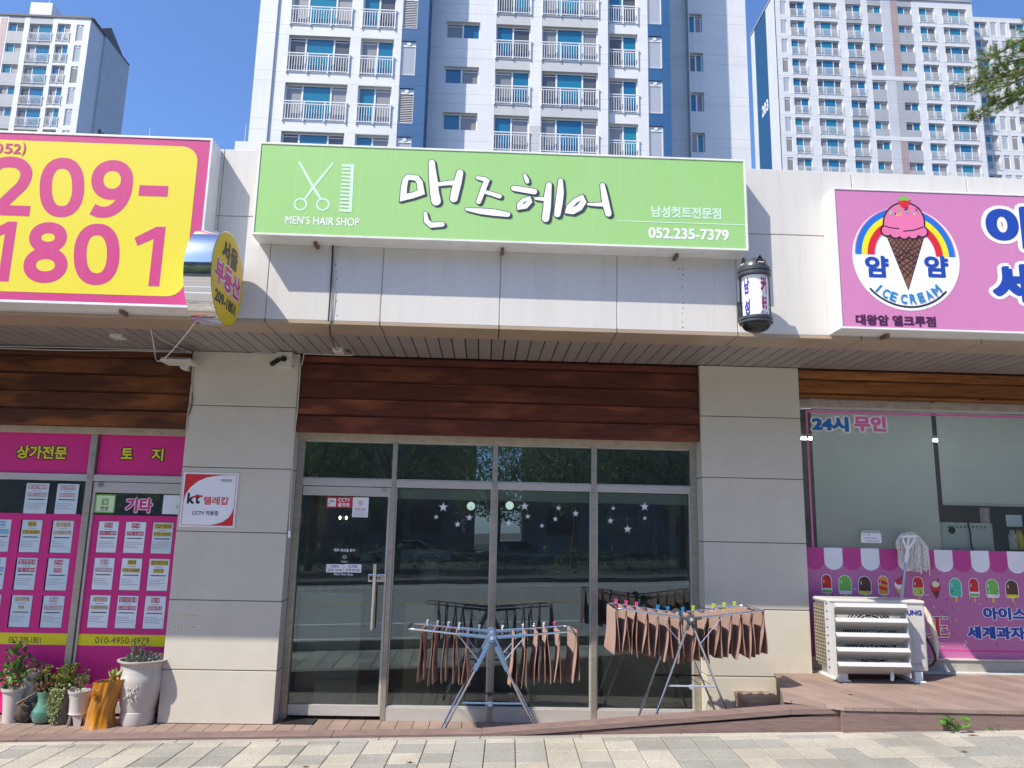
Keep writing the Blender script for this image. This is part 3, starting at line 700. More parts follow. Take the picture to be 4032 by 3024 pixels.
# paper slots: (crop, x0, y0, x1, y1, title, price, title plate, price plate) - plates: 0 none 1 crimson 2 yellow 3 pale
def rectk(k, xa, ya, xb, yb_): return R4(k, xa, ya, xb, yb_, Yk)
tile = [vinyl('crimson_plate', (.42,.05,.09)), vinyl('amber_plate', (.52,.40,.05)), vinyl('sand_plate', (.62,.52,.36)), vinyl('faded_plate', (.42,.26,.27)), vinyl('cyan_plate', (.05,.30,.50))]
PM = [v_paper, v_paperg]+tile+[v_white, v_blk, MATS['grey_print']]
def sheet(rc, title, price, tp, pp, white=0):
    x0, x1, z0, z1 = rc; w, h = x1-x0, z1-z0; b = MB(); Yp = YL-.0014
    b.rect(x0, x1, z0, z1, Yp, white)
    tw = min(.86, .15*len(title)+.12)
    if tp: b.rect(x0+w*(.5-tw/2), x0+w*(.5+tw/2), z1-h*.20, z1-h*.045, Yp, 1+tp)
    b.text(title, x0+w*(.52-tw/2), x0+w*(.48+tw/2), z1-h*.185, z1-h*.06, Yp, 7 if tp in (1,4,5) else 8, 0)
    b.stroke([(x0+w*.3,z1-h*.255),(x0+w*.7,z1-h*.255)], h*.02, Yp, 9, cap=False)
    pw = min(.86, .1*len(price)+.1)
    if pp: b.rect(x0+w*(.5-pw/2), x0+w*(.5+pw/2), z1-h*.44, z1-h*.31, Yp, 1+pp)
    b.text(price, x0+w*(.52-pw/2), x0+w*(.48+pw/2), z1-h*.425, z1-h*.325, Yp, 7 if pp in (1,4,5) else 8, 0)
    b.stroke([(x0+w*.12,z1-h*.53),(x0+w*.88,z1-h*.53)], h*.032, Yp, 8, cap=False)
    for i in range(4): b.stroke([(x0+w*.06,z1-h*(.66+.055*i)),(x0+w*random.uniform(.55,.95),z1-h*(.66+.055*i))], h*.014, Yp, 9, cap=False)
    b.build('listing_sheet', PM, lf)
RC = [(675,895),(893,1110),(1113,1330)]
# door column sheets
def dcol(i): return [(at('e',708,1400,Yk).x, at('e',858,1400,Yk).x), (at('e',905,1400,Yk).x, at('e',1057,1400,Yk).x), (at('e',1103,1400,Yk).x, at('e',1256,1400,Yk).x)][i]
zr1 = (at('e',980,1547,Yk).z, at('e',980,1315,Yk).z); zr2 = (at('f',1020,252,Yk).z, at('e',950,1580,Yk).z); zr3 = (at('f',985,553,Yk).z, at('f',1000,290,Yk).z)
data = [[('전세','2억 1,000',1,1,1),('전세','2억 2,000',1,1,1),('"급"매매','2억 3,000',2,2,0)],
        [('월세','7,000/45',4,4,1),('매매','1억 5,000',2,2,1),('엘크루전세','1억7천',2,2,1)],
        [('상가임대','1,000/85',3,3,1),('엘크루월세','2,000/100',1,1,1),('월세','500/55',1,1,1)]]
slots_d = []
for r, zz in enumerate((zr1, zr2, zr3)):
    for i in range(3):
        x0, x1 = dcol(i); slots_d.append((x0, x1, *zz)); sheet((x0+.004, x1-.004, zz[0]+.004, zz[1]-.004), *data[r][i])
lcol = [(at('e',-75,1400,Yk).x, at('e',75,1400,Yk).x), (at('e',143,1400,Yk).x, at('e',300,1400,Yk).x), (at('e',368,1400,Yk).x, at('e',530,1400,Yk).x)]
lzr = [(at('e',330,1543,Yk).z, at('e',330,1303,Yk).z), (at('f',330,252,Yk).z, at('e',330,1578,Yk).z), (at('f',280,547,Yk).z, at('f',290,288,Yk).z)]
ldata = [[('매매','1억 9,000',5,5,0),('전세','1억 8,000',2,2,0),('상가임대','1,000/75',3,3,0)],
         [('전세','2억 1,000',5,5,0),('엘크루전세','1억 7,000',1,1,0),('전세','2억원',1,1,0)],
         [('월세','500/40',5,5,0),('상가주택','매매',3,3,0),('전세','2억 2,000',4,4,0)]]
slots_l = []
for r, zz in enumerate(lzr):
    for i in range(3):
        x0, x1 = lcol[i]; slots_l.append((x0, x1, *zz)); sheet((x0+.012, x1-.003, zz[0]+.004, zz[1]-.004), *ldata[r][i])
zf1 = at('e',980,1272,Yk).z; zfl = at('e',330,1258,Yk).z
for rc, t, p in (((165,1037,362,1258),'토지 매매','5억 1,000'), ((390,1042,580,1260),'상가주택','매매 8억원')):
    x0,x1,z0,z1 = rectk('e',*rc); sheet((x0+.02,x1-.02,z0,z1), t, p, 4, 4)
# magenta film with the slots left open
def film(x0, x1, zt_, slots, name, num, nb):
    b = MB(); Yp = YL-.0022
    cols = sorted({(s[0], s[1]) for s in slots}); rws = sorted({(s[2], s[3]) for s in slots})
    z = .02
    for z0, z1 in rws:
        b.add([(x0,Yp,z),(x1,Yp,z),(x1,Yp,z0),(x0,Yp,z0)], [(0,1,2,3)]); xx = x0
        for c0, c1 in cols:
            if c0 > xx: b.add([(xx,Yp,z0),(c0,Yp,z0),(c0,Yp,z1),(xx,Yp,z1)], [(0,1,2,3)])
            xx = max(xx, c1)
        b.add([(xx,Yp,z0),(x1,Yp,z0),(x1,Yp,z1),(xx,Yp,z1)], [(0,1,2,3)]); z = z1
    b.add([(x0,Yp,z),(x1,Yp,z),(x1,Yp,zt_),(x0,Yp,zt_)], [(0,1,2,3)])
    zy0, zy1 = at('f',960,690,Yk).z, at('f',960,600,Yk).z
    b.rect(x0, x1, zy0, zy1, Yp-.0004, 1); b.e += .0004
    b.text(num, *nb, Yp-.0004, 2, .004)
    # faint skyline drawing
    b.e += .0004; random.seed(len(name)+7); xx = x0+.03
    while xx < x1-.12:
        w = random.uniform(.05,.13); h = random.uniform(.12,.42); z0 = .16
        ln = lambda *pts: b.stroke(list(pts), .0022, Yp, 3, cap=False)
        ln((xx,z0),(xx,z0+h),(xx+w,z0+h+random.uniform(-.05,.05)),(xx+w,z0))
        for q in range(random.randint(2,4)): ln((xx+w*.2,z0+h*(.25+.18*q)),(xx+w*.8,z0+h*(.25+.18*q)+.01))
        xx += w+random.uniform(-.01,.04)
    b.build(name, [v_pink, v_yel, v_blk, vinyl(name+'_line', (.62,.06,.34))], lf)
film(ddx0+.022, ddx1, zf1, slots_d, 'door_film', '010-4950-4979', R4('f',755,622,1183,672,Yk))
tx1 = at('f',325,640,Yk).x; film(lx0, lm0-.012, zfl, [s for s in slots_l], 'window_film', '052-209-1801', (tx1-.283, tx1, at('f',160,668,Yk).z, at('f',160,617,Yk).z))
b = MB(); b.ptext('기타','e',912,1145,1106,1250,Yk,0,.045,(1,.05)); b.build('film_lettering', [v_pink, v_white], ldoor)
b = MB(); rc = rectk('e',687,1118,836,1253); b.rrect(*rc,.012,Yk,0); x0,x1,z0,z1 = rc; b.rect(x0+.012,x1-.012,z0+.012,z1-.012,Yk,1)
w = x1-x0; h = z1-z0; b.rrect(x0+w*.33,x0+w*.67,z0+h*.42,z0+h*.78,.008,Yk,0); b.arc((x0+w*.5,z0+h*.62),.007,.012,0,360,Yk,2); b.stroke([(x0+w*.58,z0+h*.6),(x0+w*.5,z0+h*.47)],.004,Yk,2)
b.text('한방', x0+w*.3, x0+w*.7, z0+h*.12, z0+h*.36, Yk, 3, .02)
b.build('green_sticker', [v_green, vinyl('pale_green_print', (.66,.80,.52)), v_white, v_blk], ldoor)
b = MB(); b.rect(*rectk('e',1182,1124,1330,1262), Yk, 0); b.text('호', at('e',1276,1205,Yk).x, at('e',1296,1205,Yk).x, at('e',1285,1216,Yk).z, at('e',1285,1196,Yk).z, Yk, 1); b.build('blank_sheet', [v_paperg, MATS['grey_print']], ldoor)
b = MB()
for x0, x1, col in ((-3.9,-3.6,0),(-3.35,-3.05,0)): b.box(x0, x1, 8.2, 8.5, .8, 2.2, 0)
b.box(-5, -2.8, 7.9, 8.4, .7, .76, 0); b.build('counter', mat('office_grey', (.35,.35,.34), .6), lf)
b = MB(); b.box(-7.0, -2.8, YL+.05, YL+.06, .1, zfl-.02); b.build('backing_board', mat('backing', (.30,.34,.36), .8), lf)

# ================================================================== RIGHT SHOP FRONT: ice cream shop
rf = thing('shopfront', 'wide ice cream shop window with pink lolly film below grey roller blinds', 'shopfront', (5,7.25,.49))
YR = 7.25; rx0, rx1 = 2.961, 6.89
zg1 = at('k',600,408,YR).z; zfilm = at('k',160,1490,YR).z; zfb = at('l',1500,886,YR).z; zh = 2.985
b = MB(); b.box(rx0, rx1, YR-.03, YR+.1, zg1, zh); b.build('head_band', mat('sandy_trim', (.36,.31,.25), .7, var=.2, scale=12, dirt=.5, dirt_col=(.16,.12,.08)), rf, bevel=.004)
b = MB(); b.box(rx0, rx0+.045, YR-.03, YR+.06, zfb, zg1); b.box(rx0+.045, rx1, YR-.02, YR+.05, zg1-.02, zg1); b.build('frame', ss_b, rf, bevel=.002)
b = MB(); b.box(rx0, rx1, YR-.03, YR+.12, .40, zfb-.012); b.build('plinth', concrete, rf)
b = MB(); b.box(rx0, rx1, YR-.045, YR+.05, zfb-.012, zfb); b.box(rx0, rx1, YR-.10, YR-.03, .488, .50); b.build('sill', mat('sealant_white', (.55,.54,.5), .7), rf)
b = MB(); b.add([(rx0+.045,YR,zfb),(rx1,YR,zfb),(rx1,YR,zg1),(rx0+.045,YR,zg1)], [(0,1,2,3)]); b.build('window_pane', glass_r, rf)
blind = fabric('roller_fabric', (.92,.93,.90), .5)
Yb1 = 7.33
def quadY(b, k, pts, Y, mi=0): b.add([at(k,x,y,Y) for x,y in pts], [(0,1,2,3)], mi)
b = MB(); x0 = at('k',212,1000,Yb1).x; x1 = at('k',1152,900,Yb1).x; b.box(x0, x1, Yb1, Yb1+.004, .55, 3.08); b.build('roller_blind', blind, rf)
b = MB(); x2 = at('k',1190,900,Yb1).x; zb2 = at('k',1500,1158,Yb1).z; b.box(x2, 6.8, Yb1, Yb1+.004, zb2, 3.08); b.tube([(x2,Yb1,zb2),(6.8,Yb1,zb2)], .014); b.build('roller_blind', blind, rf)
Ye = YR-.003
b = MB(); pk = lambda x,y: (at('k',x,y,Ye).x, at('k',x,y,Ye).z)
ax0 = at('k',148,430,Ye).x; az = at('k',148,434,Ye).z
b.stroke([(rx1,az),(ax0,az)], .022, Ye, 0, cap=False); b.stroke([(ax0,az),(ax0,zfilm)], .018, Ye, 0, cap=False); b.build('pink_line', v_ltpink, rf)
b = MB(); b.ptext('24시','k',190,472,478,592,Ye,0,.065,(2,.085)); b.ptext('무인','k',515,470,768,592,Ye,1,.055,(2,.085)); b.build('film_lettering', [vinyl('sky_blue_print', (.01,.16,.50)), v_ltpink, v_white], rf)
# lower film
film_m = faded('lolly_film', (.50,.15,.33), 0, 1, (.56,.20,.40))
b = MB(); b.rect(rx0+.045, rx1, zfb, zfilm, Ye, 0); b.rect(rx0+.045, rx1, at('l',1500,838,YR).z, at('l',1500,824,YR).z, Ye, 1)
lo = b.build('lolly_film', [film_m, vinyl('deep_pink_print', (.56,.06,.30))], rf)
b = MB(); sw = (at('l',830,170,Ye).x-at('l',570,170,Ye).x)/2; sx = at('l',440,170,Ye).x-sw
zsc = at('l',700,262,Ye).z; i = 0; x = sx
while x < rx1-.1:
    x0 = max(x, rx0+.05); r = sw/2
    pts = [(x0,zfilm),(x+sw,zfilm)]+[(x+r+r*math.cos(R_(a)), zsc+r*.9+r*.9*math.sin(R_(a))) for a in range(0,-181,-15) if x+r+r*math.cos(R_(a)) >= x0-.001]
    b.flat(pts, Ye-.0006, i % 2); x += sw; i += 1
b.build('awning_print', [vinyl('awning_pink', (.52,.05,.26)), v_white], rf)
b = MB(); s = 1/1.7955/FP*7.2
LM = [v_red, v_white, v_green, vinyl('choc_print', (.10,.04,.025)), vinyl('orange_print', (.80,.30,.02)), vinyl('stick_print', (.72,.45,.12)), vinyl('mint_print', (.07,.48,.32)), v_yel, v_blk, vinyl('lime_print', (.50,.62,.08)), vinyl('cream_print', (.8,.72,.5))]
def lolly(x, y, w, h, body, foot=None, kind=0):
    c = at('l',x,y,Ye); w *= s; h *= s; x0, x1, zt_, zb_ = c.x-w/2, c.x+w/2, c.z+h/2, c.z-h/2; Y = Ye-.0008
    b.rrect(c.x-w*.12, c.x+w*.12, zb_-h*.32, zb_+.01, w*.1, Y, 5)
    for g_, mi in ((.006, 1), (0, body)):
        top = [(c.x+(w/2+g_)*math.cos(R_(a)), zt_-w*.55+(w*.55+g_)*math.sin(R_(a))) for a in range(0,181,15)]
        b.flat(top+[(x0-g_,zb_+.01),(x0+.01-g_*.5,zb_-g_),(x1-.01+g_*.5,zb_-g_),(x1+g_,zb_+.01)], Y, mi)
    if foot is not None: b.flat([(x0,zb_+h*.16),(x0+.01,zb_),(x1-.01,zb_),(x1,zb_+h*.16)], Y, foot)
    if kind == 1:
        b.rect(x0, x1, zb_+h*.16, zb_+h*.25, Y, 1)
        for _ in range(9): b.disc((c.x+random.uniform(-.35,.35)*w, zb_+h*random.uniform(.32,.9)), .0035, Y, 8, 8)
    if kind == 2:
        for q in range(2): b.flat([(x0,zb_+h*(.30+.34*q)),(x1,zb_+h*(.16+.34*q)),(x1,zb_+h*(.33+.34*q)),(x0,zb_+h*(.47+.34*q))], Y, 0)
    if kind == 3: b.flat([(x0,zb_+h*.42),(x0,zb_+.012),(x0+.012,zb_),(x1-.012,zb_),(x1,zb_+.012),(x1,zb_+h*.42)], Y, 9)
    if kind == 4:
        for _ in range(12): b.disc((c.x+random.uniform(-.4,.4)*w, zb_+h*random.uniform(.08,.9)), .003, Y, 8, 8)
    b.stroke([(x0+w*.2,zt_-h*.45),(x0+w*.2,zt_-h*.3)], w*.07, Y, 1)
def cone(x, y, top, mid, conec):
    c = at('l',x,y,Ye); Y = Ye-.0008; u = s
    b.flat([(c.x-30*u,c.z-10*u),(c.x+30*u,c.z-10*u),(c.x+5*u,c.z-72*u)], Y, conec); b.disc((c.x,c.z+8*u), 36*u, Y, mid, 24, 26*u); b.disc((c.x+2*u,c.z+30*u), 26*u, Y, top, 24, 22*u)
    b.stroke([(c.x+15*u,c.z+45*u),(c.x+28*u,c.z+70*u)], 6*u, Y, 3)
for x, y, a in ((458,355,0),(588,362,1),(727,366,2),(857,366,3),(1103,372,4),(1367,382,5),(1497,382,0),(1627,388,1),(1765,392,2),(1895,394,3),(2030,396,5),(2160,398,0)):
    if a == 0: lolly(x,y,66,122,0,2,1)
    if a == 1: lolly(x,y,86,122,2,1)
    if a == 2: lolly(x,y,86,118,3,7)
    if a == 3: lolly(x,y,64,122,4,None,2)
    if a == 4: lolly(x,y,70,122,0,None,3)
    if a == 5: lolly(x,y,82,122,6,None,4)
cone(968,372,0,1,5); cone(1225,390,10,0,3)
b.build('lolly_print', LM, rf)
b = MB(); random.seed(5)
SM = [vinyl('plum_print', (.12,.02,.08)), v_white, vinyl('cyan_print', (.08,.40,.70)), vinyl('wine_print', (.40,.02,.12)), vinyl('olive_print', (.35,.38,.2)), LM[4]]
for _ in range(190):
    x, y = random.uniform(420,2300), random.uniform(395,800); t = random.uniform(0,math.pi); L = .017; c = at('l',x,y,Ye); mi = random.choice((0,0,0,1,2,3,3,4,5))
    if x > 1430 and 505 < y < 760: continue
    d = (math.cos(t)*L, math.sin(t)*L)
    if mi != 1: b.stroke([(c.x-d[0]+.003,c.z-d[1]+.002),(c.x+d[0]+.003,c.z+d[1]+.002)], .0055, Ye-.0009, 1, cap=False)
    b.stroke([(c.x-d[0],c.z-d[1]),(c.x+d[0],c.z+d[1])], .006, Ye-.0009, mi, cap=False)
b.build('sprinkle_print', SM, rf)
b = MB(); b.e = .0015; w1 = at('l',1660,560,Ye).x-at('l',1560,560,Ye).x
x0 = at('l',1562,560,Ye).x; z0, z1 = at('l',1650,612,Ye).z, at('l',1650,522,Ye).z
b.text('아이스크림', x0, x0+w1*5.1, z0, z1, Ye, 0, .055, (1,.05))
b.build('film_lettering', [v_blue, v_white], rf); b = MB(); b.e = .0015; x0 = at('l',1450,700,Ye).x; z0, z1 = at('l',1600,748,Ye).z, at('l',1600,656,Ye).z
b.text('세계과자', x0, x0+w1*4.1, z0, z1, Ye, 0, .055, (1,.05))
b.build('film_lettering', [v_blue, v_white], rf)
b = MB(); b.e = .0015
def serif(ch, k, xa, ya, xb, yb_):
    x0,x1,z0,z1 = R4(k,xa,ya,xb,yb_,Ye); w = x1-x0; h = z1-z0; t = w*.26
    for mi, g_ in ((1,.007),(0,0)):
        b.rect(x0+w*.12-g_, x0+w*.12+t+g_, z0-g_, z1+g_, Ye, mi)
        b.flat([(x0-g_,z0-g_),(x1-w*.1+g_,z0-g_),(x1+g_,z0+h*.2+g_),(x1-w*.2,z0+h*.1+g_),(x0-g_,z0+h*.07+g_)], Ye, mi)
        if ch == 'E': b.rect(x0-g_, x1-w*.05+g_, z1-h*.08-g_, z1+g_, Ye, mi); b.rect(x0+w*.2-g_, x1-w*.14+g_, z0+h*.46-g_, z0+h*.56+g_, Ye, mi)
        else: b.rect(x0-g_, x0+w*.55+g_, z1-h*.06-g_, z1+g_, Ye, mi)
serif('L','l',1085,592,1195,730); b.build('film_lettering', [v_red, v_white], rf); b = MB(); b.e = .0015; serif('E','l',1215,592,1322,730)
b.build('film_lettering', [v_red, v_white], rf)
nt_ = MB(); nt_.rect(*R4('k',573,1382,732,1457,Ye), Ye, 0); nt_.rect(*R4('k',580,1358,720,1382,Ye), Ye, 2)
nt_.ptext('실외기 위에','k',582,1386,645,1402,Ye,1,.0); nt_.ptext('피게 버리지 마세요!!','k',595,1412,698,1428,Ye,1,0); nt_.ptext('고장의 원인이 됩니다','k',606,1436,716,1451,Ye,1,0)
nt_.build('note', [v_white, v_blk, vinyl('clear_tape', (.4,.45,.45), .2)], rf)
# ================================================================== SIGNS ON THE FASCIA
YS = 5.72
fr_m = mat('sign_frame_white', (.74,.74,.72), .35, var=.05, scale=5, dirt=.35, dirt_col=(.35,.3,.24))
def signbox(root, x0, x1, z0, z1, fw=.016):
    b = MB(); b.box(x0, x1, YS+.006, 5.918, z0, z1)
    b.box(x0, x1, YS-.006, YS+.006, z0, z0+fw); b.box(x0, x1, YS-.006, YS+.006, z1-fw, z1)
    b.box(x0, x0+fw, YS-.006, YS+.006, z0+fw, z1-fw); b.box(x1-fw, x1, YS-.006, YS+.006, z0+fw, z1-fw)
    b.build('cabinet', fr_m, root, bevel=.002)
    for t in (.12, .5, .86):
        b = MB(); x = x0+(x1-x0)*t; b.box(x-.012, x+.012, YS+.10, 5.93, z0-.03, z0-.001)
        b.build('bracket', mat('rusty_iron', (.16,.10,.07), .8, var=.4, scale=40) if 'rusty_iron' not in MATS else MATS['rusty_iron'], root)
# green hair shop sign
gx0, gx1, gz0, gz1 = -1.858, 2.037, 3.895, 4.671
gs = thing('shop_sign', 'long green sign with white scissors, comb and handwritten lettering above the shop', 'sign', (0,5.83,3.9))
signbox(gs, gx0, gx1, gz0, gz1)
b = MB(); b.rect(gx0+.016, gx1-.016, gz0+.016, gz1-.016, YS, 0); b.build('face', faded('green_film', (.29,.55,.17), 0, 1, (.42,.62,.31)), gs)
YT = YS-.0015; v_wht2 = vinyl('pale_print', (.60,.80,.62))
pb = lambda x, y: (at('b',x,y,YT).x, at('b',x,y,YT).z); pc = lambda x, y: (at('c',x,y,YT).x, at('c',x,y,YT).z)
u = 1/1.843/FP*5.75*1.07
b = MB()
b.stroke([pb(330,182),pb(430,362),pb(485,448)], [14*u,19*u,14*u], YT); b.stroke([pb(572,190),pb(432,362),pb(370,448)], [14*u,19*u,14*u], YT)
for x, y in ((338,487),(500,488)): b.arc(pb(x,y), 36*u, 48*u, 0, 360, YT)
b.build('scissors_emblem', v_wht2, gs)
b = MB(); q = [pb(706,195),pb(728,198),pb(709,545),pb(686,542)]; b.flat(q, YT)
for i in range(13):
    t = i/12; xa = 640-21*t; xr = 708-18*t; y = 204+326*t
    b.stroke([pb(xa+6,y),pb(xr,y+4)], 14*u if i not in (0,12) else 20*u, YT)
b.build('comb_emblem', v_wht2, gs)
b = MB(); b.ptext('MEN’S HAIR SHOP','b',228,580,765,638,YT,0,.014); b.build('small_lettering', v_white, gs)
# handwritten name: dark offset copy under a dark-edged white brush stroke
ST = []
def S(f, pts, w, closed=False): ST.append(([f(*p) for p in pts], w, closed))
S(pb, [(1118,292),(1180,298),(1204,330),(1214,402),(1150,425),(1084,440),(1088,370),(1100,310)], [40,42,44,50,46,50,46,42], True)
S(pb, [(1290,186),(1296,260),(1304,330),(1310,400),(1322,465)], [46,56,66,66,72])
S(pb, [(1325,345),(1400,335),(1455,332)], [30,36,40]); S(pb, [(1495,258),(1478,330),(1462,390),(1450,448)], [50,60,62,58])
S(pb, [(1244,555),(1252,610),(1286,640),(1366,634)], [28,38,40,38])
S(pb, [(1622,296),(1672,306),(1688,318),(1660,390),(1630,470)], [26,36,42,40,38]); S(pb, [(1682,400),(1730,414),(1782,430)], [30,32,36])
S(pb, [(1540,525),(1640,538),(1740,548),(1840,562)], [20,46,52,40])
S(pc, [(122,276),(134,305),(140,325)], [22,34,30]); S(pc, [(42,372),(110,383),(190,396)], [42,44,46])
S(pc, [(152,446),(158,470),(128,502),(84,510),(82,490),(112,458)], [30,36,40,38,34,32], True)
S(pc, [(200,446),(250,450),(296,452)], [22,30,32]); S(pc, [(298,345),(288,430),(284,510),(272,592)], [40,56,56,56]); S(pc, [(382,316),(380,400),(370,480),(358,560)], [34,54,56,50])
S(pc, [(535,440),(548,470),(518,512),(470,538),(438,535),(444,508),(488,462)], [36,42,50,50,46,42,38], True)
S(pc, [(582,488),(630,490),(690,490)], [18,26,34]); S(pc, [(686,350),(700,430),(714,500),(728,556)], [36,50,52,50])
SH = (13*u, -9*u)
b = MB()
for pts, w, c in ST:
    W = [x*u for x in w]
    for s_ in (.5, 1): b.stroke([(p[0]+SH[0]*s_,p[1]+SH[1]*s_) for p in pts], [x+8*u for x in W], YT, 0, c)
    b.stroke(pts, [x+9*u for x in W], YT, 0, c)
b.build('lettering_shadow', vinyl('charcoal_print', (.035,.05,.06)), gs)
b = MB(); b.e = .003
for pts, w, c in ST: b.stroke(pts, [x*u*.94 for x in w], YT, 0, c)
b.build('brush_lettering', v_white, gs)
b = MB(); b.ptext('남성컷트전문점','c',1042,505,1548,590,YT,0,.035); b.build('small_lettering', v_wht2, gs)
b = MB(); b.stroke([pc(793,607),pc(1728,637)], .0075, YT, 0, cap=False); b.build('rule_line', v_wht2, gs)
b = MB(); b.ptext('052.235-7379','c',1020,662,1603,742,YT,0,.03); b.build('phone_lettering', v_white, gs)

# pink and yellow estate agent sign
es = thing('shop_sign', 'big pink sign with a yellow panel and pink phone number at the left edge', 'sign', (-4.2,5.83,3.28))
ex1 = -2.224; ez0, ez1 = 3.292, 4.685
signbox(es, -6.6, ex1, ez0, ez1, .018)
v_sp = faded('sign_pink', (.52,.042,.185), 0, 1, (.57,.10,.25)); v_sy = faded('sign_yellow', (.70,.60,.03), 0, 1, (.72,.63,.09))
b = MB(); b.rect(-6.582, ex1-.018, ez0+.018, ez1-.018, YS, 0); b.build('face', v_sp, es)
yz1 = at('a',700,142,YS).z; yz0 = at('a',700,1128,YS).z; yx1 = at('a',1245,700,YS).x
b = MB(); b.rrect(-6.5, yx1, yz0, yz1, .13, YT, 0); b.build('yellow_panel', v_sy, es)
b = MB()
def dig(ch, xa, ya, xb, yb_, bo=.035): b.ptext(ch,'a',xa,ya,xb,yb_,YT-.0004,0,bo)
def one(xa, ya, xb, yb_):
    x0,x1,z0,z1 = R4('a',xa,ya,xb,yb_,YT); w = x1-x0; h = z1-z0
    b.flat([(x1-w*.36,z0),(x1,z0),(x1,z1),(x1-w*.30,z1),(x0,z1-h*.20),(x0+w*.13,z1-h*.34),(x1-w*.36,z1-h*.21)], YT-.0006)
for r in ((-110,648,85,1042),(864,682,1062,1073)): one(*r)
pa = lambda x, y: (at('a',x,y,YT).x, at('a',x,y,YT).z); ua = (at('a',700,600,YT).x-at('a',600,600,YT).x)/100
def loop(cx_, cy_, rx, ry, w, p=2.35):
    pts = []
    for q in range(48):
        t = 2*math.pi*q/48; c_, s_ = math.cos(t), math.sin(t); pts.append(pa(cx_+rx*math.copysign(abs(c_)**(2/p), c_)+4*s_, cy_-ry*math.copysign(abs(s_)**(2/p), s_)))
    b.stroke(pts, w*ua, YT-.0006, 0, True)
def curve(P, w):
    out = []
    for q in range(len(P)-1):
        a, b_, c_, d_ = P[max(q-1,0)], P[q], P[q+1], P[min(q+2,len(P)-1)]
        for k in range(6):
            t = k/6; out.append(tuple(.5*((2*b_[m])+(c_[m]-a[m])*t+(2*a[m]-5*b_[m]+4*c_[m]-d_[m])*t*t+(3*b_[m]-a[m]-3*c_[m]+d_[m])*t**3) for m in (0,1)))
    out.append(P[-1]); b.stroke([pa(*p) for p in out], w*ua, YT-.0006, 0, False, False)
loop(405,428,106,158,80); loop(632,865,108,162,82)
loop(733,379,97,94,80,2.1); curve([(830,372),(822,450),(790,525),(730,578),(660,590),(603,570)], 80)
loop(314,755,84,64,78,2.1); loop(297,936,103,78,80,2.1)
curve([(-60,345),(-20,285),(50,262),(130,275),(172,330),(150,405),(80,475),(-40,590)], 78); x0,x1,z0,z1 = R4('a',-60,545,196,612,YT); b.rect(x0,x1,z0,z1,YT-.0006)
x0,x1,z0,z1 = R4('a',908,416,1097,486,YT); b.rect(x0,x1,z0,z1,YT-.0006)
for ch, r in (('(',(-145,130,-105,215)),('0',(-40,140,22,207)),('5',(30,142,84,207)),('2',(88,144,138,208)),(')',(146,135,168,222))): dig(ch, *r, .015)
b.build('phone_lettering', v_sp, es)

# ice cream shop sign
ic = thing('shop_sign', 'pink ice cream shop sign with a rainbow and cone emblem at the right edge', 'sign', (4.5,5.83,3.3))
ix0 = at('d',888,750,YS).x; iz0, iz1 = at('d',1500,1262,YS).z, at('d',1500,272,YS).z
signbox(ic, ix0, 6.3, iz0, iz1)
b = MB(); b.rect(ix0+.016, 6.284, iz0+.016, iz1-.016, YS, 0); b.build('face', faded('rose_film', (.56,.20,.40), 0, 1, (.60,.25,.44)), ic)
pd = lambda x, y: (at('d',x,y,YT).x, at('d',x,y,YT).z); ud = at('d',1500,700,YT).x-at('d',1400,700,YT).x; ud /= 100
b = MB(); cw = pd(1378,748); b.disc(cw, 376*ud, YT, 0, 64); b.build('emblem_disc', v_white, ic)
b = MB(); cr = pd(1374,730)
for r0, r1, mi in ((349,356,3),(307,349,0),(266,307,1),(218,266,2),(212,218,3)): b.arc(cr, r0*ud, r1*ud, 0, 180, YT-.0008, mi, 48)
b.build('rainbow_emblem', [vinyl('rainbow_blue', (.012,.16,.55)), v_yel, v_red, v_ltpink], ic)
b = MB(); b.e = .0015; dk = 3
A_, B_, C_ = pd(1237,588), pd(1507,596), pd(1394,978)
b.flat([A_,B_,C_], YT, dk); cA,cB,cC = [(p[0]+(pd(1380,700)[0]-p[0])*.05, p[1]+(pd(1380,700)[1]-p[1])*.05) for p in (A_,B_,C_)]; b.flat([cA,cB,cC], YT, 4)
lerp = lambda p, q, t: (p[0]+(q[0]-p[0])*t, p[1]+(q[1]-p[1])*t)
for i in range(1, 8):
    t = i/8; b.stroke([lerp(cA,cB,t-.02), lerp(cA,cC,t)] if 0 else [lerp(cA,cB,t), lerp(cB,cC,1-t*0-(1-t)*.0-(.0)) if 0 else lerp(cB,cC,(1-t)*.62)], 7*ud, YT, dk, cap=False)
    b.stroke([lerp(cA,cB,t), lerp(cA,cC,t*.62)], 7*ud, YT, dk, cap=False)
for i in range(1, 6):
    t = i/6; b.stroke([lerp(cA,cC,.62*t+.06), lerp(cB,cC,min(.97,.62*t+.30))], 7*ud, YT, dk, cap=False); b.stroke([lerp(cB,cC,.62*t+.06), lerp(cA,cC,min(.97,.62*t+.30))], 7*ud, YT, dk, cap=False)
for g_, mi in ((11,dk),(0,0)):
    dome = [(1362+(140+g_)*math.cos(R_(a)), 500-(138+g_)*math.sin(R_(a))) for a in range(0,181,9)]
    b.flat([pd(*p) for p in dome]+[pd(1222-g_,560),pd(1500+g_,560)], YT, mi)
    for x, y, r in ((1240,555,34),(1300,568,36),(1362,575,36),(1425,573,36),(1488,560,36)): b.disc(pd(x,y), (r+g_)*ud, YT, mi, 24)
    b.flat([pd(1225-g_,528),pd(1503+g_,530),pd(1515+g_,562),pd(1214-g_,558)], YT, mi)
b.stroke([pd(1225,522),pd(1270,535),pd(1325,540)], 9*ud, YT, dk); b.stroke([pd(1360,558),pd(1430,552),pd(1495,530)], 9*ud, YT, dk)
random.seed(8)
